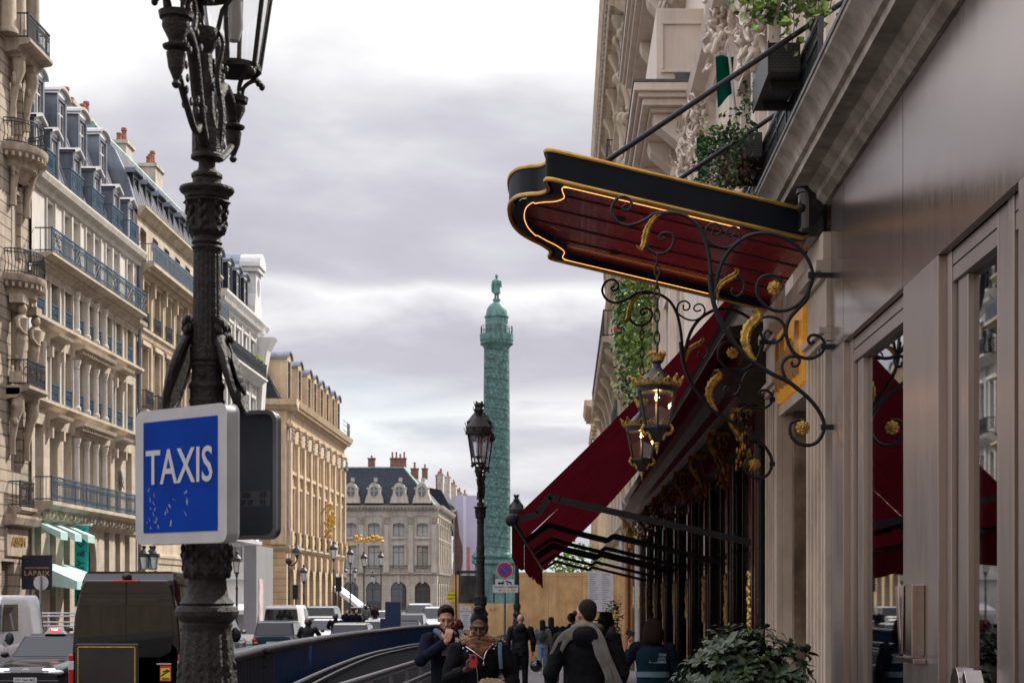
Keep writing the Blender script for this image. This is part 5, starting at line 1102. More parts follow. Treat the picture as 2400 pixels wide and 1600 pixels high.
        if th is ac:
            leaf_cloud(lv, 90, lambda r: (1.86+r.uniform(-.06, .06), 16.75+r.uniform(-.05, .35), 6.95-abs(r.gauss(0, .34))), .075, 21, -.3)
            leaf_cloud(lv, 70, lambda r: (1.72+r.uniform(-.05, .08), 17.2+r.uniform(-.3, .3), 6.75-abs(r.uniform(0, .75))), .075, 22, -.3); lv.build('ivy', ivy, th)
        else:
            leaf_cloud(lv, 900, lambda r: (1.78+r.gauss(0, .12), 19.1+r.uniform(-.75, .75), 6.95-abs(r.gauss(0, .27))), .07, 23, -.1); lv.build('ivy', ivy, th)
            lv = MB(); leaf_cloud(lv, 420, lambda r: (1.9+r.gauss(0, .1), 18.6+r.uniform(-.2, .5), 6.75-abs(r.gauss(0, .25))), .06, 24, -.4); lv.build('dry_ivy', dry, th)
            lv = MB(); leaf_cloud(lv, 60, lambda r: (1.75+r.gauss(0, .14), 18.8+r.uniform(-.4, .5), 7.0+r.uniform(-.1, .12)), .09, 25, .1); lv.build('young_ivy', ivy_l, th)
    v = thing('ivy_plant', 'bright trailing ivy hanging over the upper end of the canopy rod', 'plant', (2.0, 15.0, 7.3))
    lv = MB(); r0 = random.Random(4); strands = [(1.6+r0.random()*.75, 14.6+r0.random()*.9, r0.uniform(.15, .62)) for _ in range(24)]
    for q, (x, y, L) in enumerate(strands): leaf_cloud(lv, 15, lambda r: (x+r.gauss(0, .05), y+r.gauss(0, .05), 7.28-L*r.random()), .085, 60+q, -.4, .8)
    lv.build('leaves', ivy_l, v)
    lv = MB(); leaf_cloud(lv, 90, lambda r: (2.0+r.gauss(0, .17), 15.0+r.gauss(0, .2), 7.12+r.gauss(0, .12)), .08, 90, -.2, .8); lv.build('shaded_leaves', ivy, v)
    b = MB()
    for x, y, L in strands: b.tube([(x, y, 7.3), (x+.03, y, 7.3-L*.6), (x, y, 7.3-L)], .004, 4)
    b.build('stems', mat('vine_stem', (.10, .07, .03), .8), v)
hotel()

def ochre():
    F = Fac('R', 2.3); t = thing('apartment_building', 'ochre stone building with scrolled brackets and iron balconies on the right', 'building', (2.3, 68, -.67))
    ops = [(s-.6, s+.6, z, z+h) for s in (50, 55, 60, 67, 72, 77, 82) for z, h in ((4.8, 2.6), (8.4, 2.7), (12.4, 2.7), (16.6, 2.5), (20.6, 2.3))]
    b = F.mb(); wall(b, 46.2, 92, -.8, 26.5, ops, .3); b.quad((92, 0, -.8), (92, -10, -.8), (92, -10, 26), (92, 0, 26)); b.build('wall', st_ochre, t)
    for o in ops: window(F, t, (o[0]+o[1])/2, o[2], 1.2, o[3]-o[2], -.24, 'fr', wood_w, gw)
    b = F.mb()
    for z, e in ((4.3, .3), (7.9, .25), (16.2, .3), (20.2, .35)): cornice(b, 46.2, 92, [(0, z-.3), (e*.5, z-.2), (e, z), (e, z+.15), (0, z+.2)])
    cornice(b, 46.2, 92, [(0, 24.6), (.2, 24.8), (.3, 25.3), (.75, 25.6), (.9, 26.1), (0, 26.4)]); blocks(b, 46.2, 92, .75, .3, .2, .7, 25.15, 25.5); b.build('cornice', st_ochre, t)
    for z, s0, s1, e in ((11.7, 64, 91, .9), (23.2, 60, 91, .75), (19.9, 70, 91, .6), (7.6, 58, 64, .6)):
        b = F.mb(); cornice(b, s0, s1, [(0, z-.45), (e*.4, z-.4), (e*.7, z-.22), (e-.06, z-.2), (e, z-.08), (e, z), (0, z)]); o = b.build('balcony', st_ochre, t)
        railing(F, o, s0+.08, s1-.08, e-.08, z, 1.05, iron_k, .14, ret=e-.1)
        b = F.mb()
        for s in [s0+.6+4.4*k for k in range(int((s1-s0)/4.4)+1)]:
            x = 2.3; m = MB(); m.ext([(x, z-2.5), (x-.18, z-2.3), (x-.26, z-1.6), (x-.5*e, z-.9), (x-e+.15, z-.5), (x-e+.12, z-.42), (x, z-.42)], 1, s-.3, s+.3); m.build('console', st_ochre, o, bevel=.03)
    for k in range(12):
        for s in (52.5, 57.5, 62.5):
            z = 9+1.45*k
            if z > 24: continue
            m = MB(lambda a, d, zz, s=s: F.P(s+a, d, zz)); m.tube(cr([(0, .1, z-.55), (0, .14, z-.3), (0, .22, z), (0, .3, z+.3), (0, .42, z+.45), (0, .4, z+.62), (0, .26, z+.62), (0, .24, z+.5)], 4), .11, 7); m.ball((0, .12, z-.6), (.12, .12, .14), 7, 5); m.build('scroll_bracket', st_ochre, t, 60)
    b = F.mb(); b.tube([(63.4, .16, -.6), (63.4, .16, 24.8)], .1, 8); b.tube([(49, .16, -.6), (49, .16, 24.8)], .1, 8); b.build('drainpipe', zinc_l, t)
    mansard(F, t, 46.2, 92, [(0, 26.4), (-2, 28), (-9, 28.5), (-9, 26)], slate)
    v = thing('climbing_plant', 'mass of light green creeper hanging down the ochre facade above the awning', 'plant', (2.0, 47.5, 9)); lv = MB(); r0 = random.Random(8)
    for q in range(26):
        cx_, cy_, cz_ = 1.75+r0.uniform(-.1, .5), 47.2+r0.uniform(-2.5, 2.5), r0.uniform(7.6, 10.9); leaf_cloud(lv, 60, lambda r: (cx_+r.gauss(0, .16), cy_+r.gauss(0, .3), cz_+r.gauss(0, .3)), .17, 200+q, -.2, .75)
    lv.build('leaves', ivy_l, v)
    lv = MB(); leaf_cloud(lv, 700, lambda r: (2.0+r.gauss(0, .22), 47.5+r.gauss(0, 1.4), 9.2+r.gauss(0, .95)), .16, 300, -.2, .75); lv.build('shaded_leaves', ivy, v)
    v = thing('fir_garland', 'long bright green fir garland with a red ribbon on the iron balcony', 'garland', (1.85, 50, 10)); lv = MB()
    leaf_cloud(lv, 900, lambda r: (1.72+r.gauss(0, .1)*(1.2), 50+r.gauss(0, .25), 11.2-2.1*r.random()), .22, 310, -1.6, .18); lv.build('needles', greenery('fir_needle', (.03, .13, .02)), v)
    b = MB(); b.tube(cr([(1.5, 49.7, 9.75), (1.65, 49.6, 9.62), (1.95, 49.6, 9.72)], 4), .03, 5); b.ball((1.52, 49.68, 9.7), (.09, .05, .12), 6, 5); b.build('ribbon', mat('red_ribbon', (.5, .03, .03), .5), v)
ochre()
def mirror_palace():
    F = Fac('R', 2.35); t = thing('palace', 'tan palace end with a heavy cornice beyond the ochre building on the right', 'building', (2.35, 126, -.67))
    palace(F, t, [122.9, 126.2, 129.4, 132.7], 122.2, 133.2, -.7, st_tan_p, st_tan, wood_d, gw, True)
    b = MB(); b.box(2.35, 12, 121.7, 122.19, -.7, 16.1); b.build('end_wall', st_tan_p, t); mansard(F, t, 122.3, 133, [(-.2, 16.12), (-1.6, 18.2), (-2.8, 20), (-8, 20.5), (-8, 16.1)], slate)
mirror_palace()
# ============================================================ STREET LAMPS
cast = mat('cast_iron', (.020, .0165, .016), .55, spec=.35, var=.35, scale=14, bump=.6, bscale=45)
cast_far = mat('cast_iron_far', (.028, .027, .028), .5, var=.2, scale=6)
lglass = glass('lamp_glass', tint=(.95, .95, .96), refl=.05)
lopal = mat('lamp_opal', (.60, .62, .66), .3, var=.08, scale=3)
def lamp_head(t, c, zr, s=1.0, detail=True, nm='lantern', gm=None):
    """tapered round street lantern: ring, bars, glass, domed roof with a crest"""
    x, y = c; gm = gm or lglass; n = 24 if detail else 10; z = lambda q: zr+q*s; r = lambda q: q*s; cc = (x, y, 0); im = cast if detail else cast_far
    b = MB(); b.lathe([(r(.126), z(-.012)), (r(.136), z(-.012)), (r(.138), z(.014)), (r(.128), z(.014)), (r(.126), z(-.012))], cc, n)
    for k in range(6 if detail else 4):
        a = 2*pi*(k+.5)/(6 if detail else 4); b.bar((x+r(.134)*cos(a), y+r(.134)*sin(a), z(0)), (x+r(.215)*cos(a), y+r(.215)*sin(a), z(.52)), r(.02))
    o = b.build(nm, im, t, 40)
    MB().lathe([(r(.128), z(.02)), (r(.205), z(.52))], cc, n).build('pane', gm, o, 60)
    b = MB(); b.lathe([(r(.20), z(.50)), (r(.235), z(.51)), (r(.24), z(.56)), (r(.225), z(.57)), (r(.225), z(.64)), (r(.215), z(.65)), (r(.10), z(.80)), (r(.055), z(.83)), (r(.055), z(.88)), (r(.09), z(.93)), (r(.085), z(.95)), (r(.06), z(.98)), (0, z(.98))], cc, n)
    if detail:
        for k in range(10): a = 2*pi*k/10; b.bar((x+r(.235)*cos(a), y+r(.235)*sin(a), z(.56)), (x+r(.265)*cos(a), y+r(.265)*sin(a), z(.63)), r(.028), r(.012))
        for k in range(6): a = 2*pi*k/6; b.bar((x+r(.085)*cos(a), y+r(.085)*sin(a), z(.93)), (x+r(.10)*cos(a), y+r(.10)*sin(a), z(1.0)), r(.03), r(.012))
    b.build('lantern_roof', im, o, 35)
    if detail:
        b = MB(); b.lathe([(r(.02), z(.5)), (r(.02), z(.36)), (r(.045), z(.35)), (r(.05), z(.2)), (r(.03), z(.14)), (0, z(.13))], cc, 12); b.build('bulb', lopal, o, 50)
    return o
def big_lamp():
    X, Y = -1.637, 7.6; g = gz(Y)
    t = thing('street_lamp', 'large ornate black cast iron lamp post in front, carrying the blue taxi sign', 'street lamp', (X, Y, g), 'cast iron lamp posts along the right pavement')
    k = Y/F_PX; zz = lambda v: EYE+(VV-v)*k; rr = lambda w: w/2*k; c = (X, Y, 0)
    def part(nm, pr, n=28, flute=0.0, nf=12, sm=30): return MB().lathe([(rr(w), zz(v)) for v, w in reversed(pr)], c, n, flute=flute, nf=nf).build(nm, cast, t, sm)
    part('socket', [(300, 30), (305, 62), (310, 68), (315, 69), (362, 69), (366, 74), (373, 74), (374, 40)])
    part('neck', [(374, 38), (392, 39), (400, 44), (405, 62), (410, 72), (417, 72), (420, 66), (433, 66), (437, 74), (440, 110), (442, 126), (448, 127), (453, 120), (458, 106), (468, 100)])
    part('capital', [(468, 92), (476, 108), (482, 86), (500, 80), (530, 84), (545, 84), (552, 70), (556, 62)], 36, .05, 8)
    part('collar', [(556, 62), (566, 66), (570, 72), (576, 64), (582, 72), (588, 66), (593, 62)])
    part('shaft', [(593, 60), (640, 61), (700, 62), (760, 64), (800, 66), (814, 68)], 72, .035, 18, 25)
    part('clamp_band', [(812, 70), (814, 78), (846, 78), (848, 70), (858, 76), (862, 70), (895, 72), (900, 82), (908, 84), (914, 78), (935, 78), (940, 84), (955, 76), (1000, 74), (1180, 78), (1262, 84)])
    part('lower_capital', [(1262, 84), (1268, 100), (1280, 98), (1300, 96), (1325, 112), (1342, 108), (1352, 92), (1358, 86)], 40, .05, 10)
    part('bulb_moulding', [(1358, 86), (1362, 92), (1368, 90), (1395, 98), (1408, 118), (1413, 126), (1418, 120), (1422, 140), (1432, 148), (1442, 144), (1452, 126), (1458, 116), (1463, 120), (1470, 114), (1478, 112)])
    part('base', [(1478, 112), (1500, 118), (1540, 126), (1600, 140), (1700, 152), (1850, 168), (1990, 186), (2000, 210), (2040, 214), (2060, 190), (2200, 200), (2300, 214), (2338, 220)], 72, .03, 14, 25)
    # leaf relief on capitals and base
    r = random.Random(3); b = MB()
    for v0, w, n, h in ((510, 86, 8, 55), (1315, 106, 10, 60)):
        for q in range(n):
            a = 2*pi*q/n
            for e in range(5): f = e/4; R_ = rr(w)*(.98+.1*f); b.ball((X+R_*cos(a+.22*(e % 2-.5)), Y+R_*sin(a+.22*(e % 2-.5)), zz(v0+h*.5-h*f)), (.012, .012, .02), 6, 5)
    for q in range(12):
        a = 2*pi*q/12
        for e in range(9): f = e/8; R_ = rr(126+60*f*.4)*1.0; b.ball((X+R_*cos(a+.1*(e % 2-.5)), Y+R_*sin(a+.1*(e % 2-.5)), zz(1560+150*f)), (.011*(1.3-f), .011, .024), 6, 5)
    b.build('leaf', cast, t, 60)
    b = MB()
    for a in (-pi/2-.4, -pi/2+.5): b.lathe([(.02, 0), (.02, .02), (.012, .03), (0, .03)], (0, 0, 0), 8); 
    b = MB(); b.ball((X-.005, Y-rr(76), zz(880)), (.018, .012, .018), 10, 6); b.box(X-.012, X+.012, Y-rr(82), Y-rr(70), zz(846), zz(815)); b.build('clamp_bolt', cast, t)
    # arms: two long ones along the street and a short middle stem
    top = zz(330)
    for sy in (-1, 1):
        b = MB(); P = cr([(X, Y, top-.06), (X, Y+sy*.12, top+.02), (X, Y+sy*.2, top+.16), (X, Y+sy*.28, top+.30), (X, Y+sy*.42, top+.36), (X, Y+sy*.56, top+.30), (X, Y+sy*.6, top+.20)], 5); b.tube(P, .028, 9)
        b.tube(cr([(X, Y+sy*.1, top+.1), (X, Y+sy*.22, top-.02), (X, Y+sy*.4, top+.04), (X, Y+sy*.55, top+.12)], 4), .016, 7)
        b.tube(cr([(X, Y+sy*.3, top+.36), (X, Y+sy*.24, top+.5), (X, Y+sy*.33, top+.56), (X, Y+sy*.37, top+.47)], 4), .014, 7)
        for q in range(26): b.ball((X+r.uniform(-.03, .03), Y+sy*r.uniform(.1, .5), top+r.uniform(.05, .42)), (.009, .013, .02), 6, 5)
        o = b.build('arm', cast, t, 50)
        cx = (X, Y+sy*.6, 0); z0 = 4.17
        MB().lathe([(0, z0-.29), (.012, z0-.285), (.02, z0-.27), (.012, z0-.255), (.014, z0-.25), (.034, z0-.2), (.042, z0-.14), (.03, z0-.13), (.055, z0-.12), (.058, z0-.11), (.03, z0-.1), (.035, z0-.08), (.06, z0-.03), (.058, z0), (.07, z0+.005), (.075, z0+.03), (.04, z0+.04), (0, z0+.04)], cx, 16).build('drop_finial', cast, o, 35)
        b = MB()
        for q in range(4):
            a = pi/4+pi*q/2; b.tube(cr([(X+.05*cos(a), cx[1]+.05*sin(a), z0+.03), (X+.06*cos(a), cx[1]+.06*sin(a), z0+.09), (X+.12*cos(a), cx[1]+.12*sin(a), z0+.14), (X+.16*cos(a), cx[1]+.16*sin(a), z0+.13)], 4), .011, 6)
            for e in range(3): b.ball((X+(.13+.02*e)*cos(a), cx[1]+(.13+.02*e)*sin(a), z0+.15-.015*e), (.016, .016, .02), 6, 5)
        b.build('lantern_cradle', cast, o, 50)
        lamp_head(t, (X, Y+sy*.6), z0+.17)
    b = MB(); b.tube([(X, Y, top), (X-.01, Y, top+.2), (X-.02, Y, top+.42), (X-.02, Y, 4.3)], [.05, .042, .04, .035], 10); b.lathe([(.03, 4.2), (.06, 4.26), (.075, 4.3), (.075, 4.33), (0, 4.34)], (X-.02, Y, 0), 14)
    for q in range(24): b.ball((X+r.uniform(-.05, .05), Y+r.uniform(-.05, .05), top+r.uniform(.1, .5)), (.010, .010, .022), 6, 5)
    for q in range(3): a = 2*pi*q/3; b.tube(cr([(X+.055*cos(a), Y+.055*sin(a), top-.05), (X+.07*cos(a), Y+.07*sin(a), top+.12), (X+.05*cos(a), Y+.05*sin(a), top+.3), (X+.075*cos(a), Y+.075*sin(a), top+.44), (X+.05*cos(a), Y+.05*sin(a), top+.5)], 4), [.018]*5+[.014]*6+[.01]*6, 6)
    for q in range(3): a = 2*pi*q/3; b.tube([(X+.05*cos(a), Y+.05*sin(a), 4.33), (X+.07*cos(a), Y+.07*sin(a), 4.42), (X+.13*cos(a), Y+.13*sin(a), 4.5)], .011, 6)
    o = b.build('middle_stem', cast, t, 50); lamp_head(t, (X-.02, Y), 4.5)
    return t
LAMP = big_lamp()
for X, Y, lab in ((-1.53, 30.0, 'ornate cast iron lamp post standing in front of the green bronze column'), (-1.54, 53.0, 'cast iron lamp post half hidden behind the front edge of the red awning')):
    c = copy_tree(LAMP); c.location = (X, Y, gz(Y)); c['label'] = lab
def medallions():
    for cx_, cz_, sg, lab in ((-1.777, 2.76, -1, 'dark oval medallion shield hung on the left of the near lamp post'), (-1.512, 2.76, 1, 'dark oval medallion shield hung on the right of the near lamp post')):
        t = thing('medallion', lab, 'shield', (cx_, 7.6, cz_), 'oval medallions on the lamp post'); b = MB(); N = 20
        def T(a, d, z, s=sg): # disc leaning outwards at the foot
            return (cx_+s*(d+(-z)*.28), 7.6+a, cz_+z)
        q = MB(T); vs = []
        for d in (-.022, .0): vs += [(.12*cos(2*pi*k/N), d, .165*sin(2*pi*k/N)) for k in range(N)]
        q.add(vs, [tuple(range(N)), tuple(range(2*N-1, N-1, -1))]+[(k, (k+1) % N, N+(k+1) % N, N+k) for k in range(N)]); q.build('shield', cast, t, 40)
        q = MB(T); q.tube([(.125*cos(2*pi*k/24), -.01, .17*sin(2*pi*k/24)) for k in range(25)], .02, 7); q.ball((0, .02, 0), (.07, .02, .1), 10, 8); q.build('rim', cast, t, 50)
        q = MB(T); r = random.Random(2)
        for k in range(14): q.ball((r.uniform(-.05, .05), r.uniform(-.03, .02), .17+r.uniform(0, .09)), (.022, .02, .03), 6, 5)
        q.bar((0, 0, .17), (0, -.08, .12), .03); q.build('wreath', cast, t, 50)
medallions()
def taxi_sign():
    t = thing('taxi_sign', 'square blue and white taxi rank sign facing the camera on the lamp post', 'sign', (-1.725, 7.45, 2.287), 'taxi rank signs on the lamp post', rz=0)
    wv = Vector((.494, -.40, 0)).normalized(); nv = Vector((-.629, -.777, 0))
    ctr = Vector((-1.725, 7.45, 2.287)); T = lambda a, d, z: tuple(ctr+wv*a+nv*d+Vector((0, 0, z)))
    wht = mat('sign_white', (.50, .50, .52), .42, var=.07, scale=6); blu = mat('sign_blue', (.0, .042, .34), .55, spec=.08, var=.12, scale=5)
    def rr(w, h, r, n=6):
        P = []
        for cx, cz, a0 in ((w-r, h-r, 0), (-w+r, h-r, pi/2), (-w+r, -h+r, pi), (w-r, -h+r, 3*pi/2)):
            P += [(cx+r*cos(a0+pi/2*k/n), cz+r*sin(a0+pi/2*k/n)) for k in range(n+1)]
        return P
    def plate(P, d0, d1): q = MB(T); n = len(P); q.add([(a, d0, z) for a, z in P]+[(a, d1, z) for a, z in P], [tuple(range(n)), tuple(range(2*n-1, n-1, -1))]+[(i, (i+1) % n, n+(i+1) % n, n+i) for i in range(n)]); return q
    plate(rr(.318, .299, .04), -.07, 0).build('case', wht, t, bevel=.006)
    plate(rr(.262, .252, .004, 1), .0005, .003).build('face', blu, t)
    rot = (pi/2, 0, math.atan2(wv.y, wv.x))
    tx = text('TAXIS', 'lettering', mat('sign_letter', (.56, .56, .58), .5, var=.05), t, T(-.004, .0045, .035), .222, rot, .001, sx=.80, bold=.002)
    r = random.Random(11); q = MB(T)  # scratches through the blue film
    for k in range(26):
        a, z = r.uniform(-.24, .06), r.uniform(-.24, -.12)+(.06 if r.random() < .3 else 0); L = r.uniform(.006, .03); w = r.uniform(.002, .006); an = r.uniform(-.9, .9)
        q.quad((a, .0034, z), (a+w, .0034, z-w*.3), (a+w*.8+L*sin(an), .0034, z+L*cos(an)), (a+L*sin(an), .0034, z+L*cos(an)))
    q.build('scratch', wht, t)
    # second sign, seen from behind
    A, B = Vector((-1.343, 7.78, 2.316)), Vector((-1.93, 7.98, 2.316)); ctr2 = (A+B)/2; w2 = (A-B).normalized(); n2 = Vector((w2.y, -w2.x, 0))
    t2 = thing('taxi_sign', 'grey back of a second square sign on the far side of the lamp post', 'sign', tuple(ctr2), 'taxi rank signs on the lamp post')
    T = lambda a, d, z: tuple(ctr2+w2*a+n2*d+Vector((0, 0, z)))
    gb = mat('sign_back', (.035, .04, .052), .5, spec=.3, var=.15, scale=3)
    plate(rr(.31, .302, .05), -.03, 0).build('case', gb, t2); 
    P, Q = rr(.31, .302, .05), rr(.292, .284, .04); n = len(P); q = MB(T); q.add([(a, 0.001, z) for a, z in P]+[(a, .018, z) for a, z in P]+[(a, .018, z) for a, z in Q]+[(a, 0.001, z) for a, z in Q], [(k*n+i, k*n+(i+1) % n, (k+1)*n+(i+1) % n, (k+1)*n+i) for k in range(3) for i in range(n)]); q.build('rim', mat('sign_rim', (.16, .16, .18), .45, metal=.4, var=.1), t2)
    plate([(.18-.115, -.155), (.18+.115, -.155), (.18+.115, -.07), (.18-.115, -.07)], .001, .002)
    lab = MB(T); lab.box(.10, .27, .001, .002, -.148, -.075); lab.build('sticker', mat('sticker_grey', (.055, .06, .072), .6, var=.1), t2)
    bk = mat('sticker_black', (.012, .012, .013), .6, var=0); r2 = (pi/2, 0, math.atan2(w2.y, w2.x))
    for s, a, z, sz in (('SES', .142, -.095, .034), ('69', .232, -.095, .038), ('SP 37', .145, -.13, .03), ('91', .232, -.13, .036)): text(s, 'lettering', bk, t2, T(a, .0035, z), sz, r2, .0005, bold=.0015)
    q = MB(); q.bar((-1.64, 7.68, 2.5), ctr2+Vector((0, 0, .18)), .03); q.bar((-1.64, 7.68, 2.1), ctr2+Vector((0, 0, -.2)), .03); q.build('clamp', cast, t2)
taxi_sign()

def small_lamps():
    def lamp(x, y, h, lab, s=1.0):
        g = gz(y); t = thing('street_lamp', lab, 'street lamp', (x, y, g), 'lamp posts on the far pavement and in the square')
        zr = h-1.0*s+g; MB().lathe([(.16, g), (.16, g+.5), (.1, g+.6), (.09, g+1.0), (.06, g+1.1), (.055, zr-.9), (.09, zr-.85), (.05, zr-.75), (.045, zr-.25), (.09, zr-.2), (.05, zr-.1), (.08, zr-.02), (0, zr)], (x, y, 0), 10).build('post', cast_far, t, 40)
        b = MB()
        for k in range(4): a = pi/4+pi*k/2; b.tube([(x+.05*cos(a), y+.05*sin(a), zr-.2), (x+.07*cos(a), y+.07*sin(a), zr-.1), (x+.14*cos(a), y+.14*sin(a), zr)], .018, 5)
        b.build('lantern_cradle', cast_far, t); lamp_head(t, (x, y), zr, s, False, gm=lopal); return t
    for u, v, D, s, lab in ((555, 1290, 88, 1.15, 'lamp post in front of the grey hoarding'), (712, 1322, 108, 1.1, 'shorter lamp post before the middle bays of the tan palace'), (782, 1267, 118, 1.25, 'tall lamp post near the far end of the tan palace'), (821, 1281, 130, 1.25, 'lamp post just below the gilt bird sign'), (853, 1291, 140, 1.25, 'lamp post in front of the grey palace, left of a pair'), (893, 1290, 150, 1.3, 'lamp post in front of the grey palace, right of a pair'), (809, 1327, 190, 1.3, 'distant small lamp post below the white awnings'), (832, 1328, 192, 1.3, 'distant small lamp post between two nearer lamp posts'), (873, 1338, 200, 1.3, 'most distant small lamp post before the grey palace window')):
        p = pix(u, v, D); lamp(p.x, D, p.z-gz(D), lab, s)
    # five-branched lamp on the left pavement behind the black van
    x, y = -17.3, 69.5; t = thing('street_lamp', 'branched lamp post with a cluster of lanterns seen above the black van', 'street lamp', (x, y, gz(y))); b = MB(); b.lathe([(.15, gz(y)), (.12, .6), (.06, .8), (.055, 2.6), (.1, 2.65), (0, 2.7)], (x, y, 0), 10); b.build('post', cast_far, t)
    for k in range(5):
        a = 2*pi*k/5+.3; q = .36 if k else 0; px_, py_ = x+q*cos(a), y+q*sin(a); b = MB(); b.tube(cr([(x, y, 2.3), (x+q*.6*cos(a), y+q*.6*sin(a), 2.35), (px_, py_, 2.75)], 4), .03, 6); b.build('arm', cast_far, t); lamp_head(t, (px_, py_), 2.85, 1.0, False, gm=lopal)
    # crook lamp
    p = pix(677, 1360, 104); x, y = p.x, 104; t = thing('street_lamp', 'slim crook lamp with a lantern hung on its curled arm before the tan palace', 'street lamp', (x, y, gz(y))); g = gz(y); z = pix(0, 1322, y).z
    b = MB(); b.tube([(x, y, g), (x, y, g+1), (x, y, z)], [.12, .07, .06], 8); b.ball((x, y, z+.2), .22, 8, 6); b.tube(cr([(x, y, z), (x+.25, y, z-.05), (x+.5, y, z+.25), (x+.55, y, z+.7)], 5), .05, 6); b.build('post', cast_far, t, 40)
    b = MB(); xx = x+.5; zz = pix(0, 1280, y).z; b.lathe([(.06, zz-.75), (.1, zz-.6), (.2, zz-.42), (.34, zz-.4), (.3, zz-.2), (.12, zz-.05), (.05, zz+.1), (0, zz+.15)], (xx, y, 0), 10); b.build('lantern', cast_far, t, 40); b = MB(); b.lathe([(0, zz-.55), (.18, zz-.5), (.2, zz-.43)], (xx, y, 0), 10); b.build('pane', lopal, t)
    for u, v, D, lab in ((693, 1390, 100, 'small dark traffic light before the tan palace'), (794, 1372, 100, 'tall dark traffic light on a pole beside the white awnings')):
        p = pix(u, v, D); t = thing('traffic_light', lab, 'traffic light', (p.x, D, gz(D)), 'traffic lights'); b = MB(); b.tube([(p.x, D, gz(D)), (p.x, D, p.z+.2)], .05, 6); b.build('post', cast_far, t); b = MB(); b.box(p.x-.17, p.x+.17, D-.15, D+.12, p.z-.35, p.z+.45); b.lathe([(.2, 0), (.2, .08), (0, .1)], (p.x, D, p.z+.44), 8); b.build('signal_box', gap_k, t)
small_lamps()

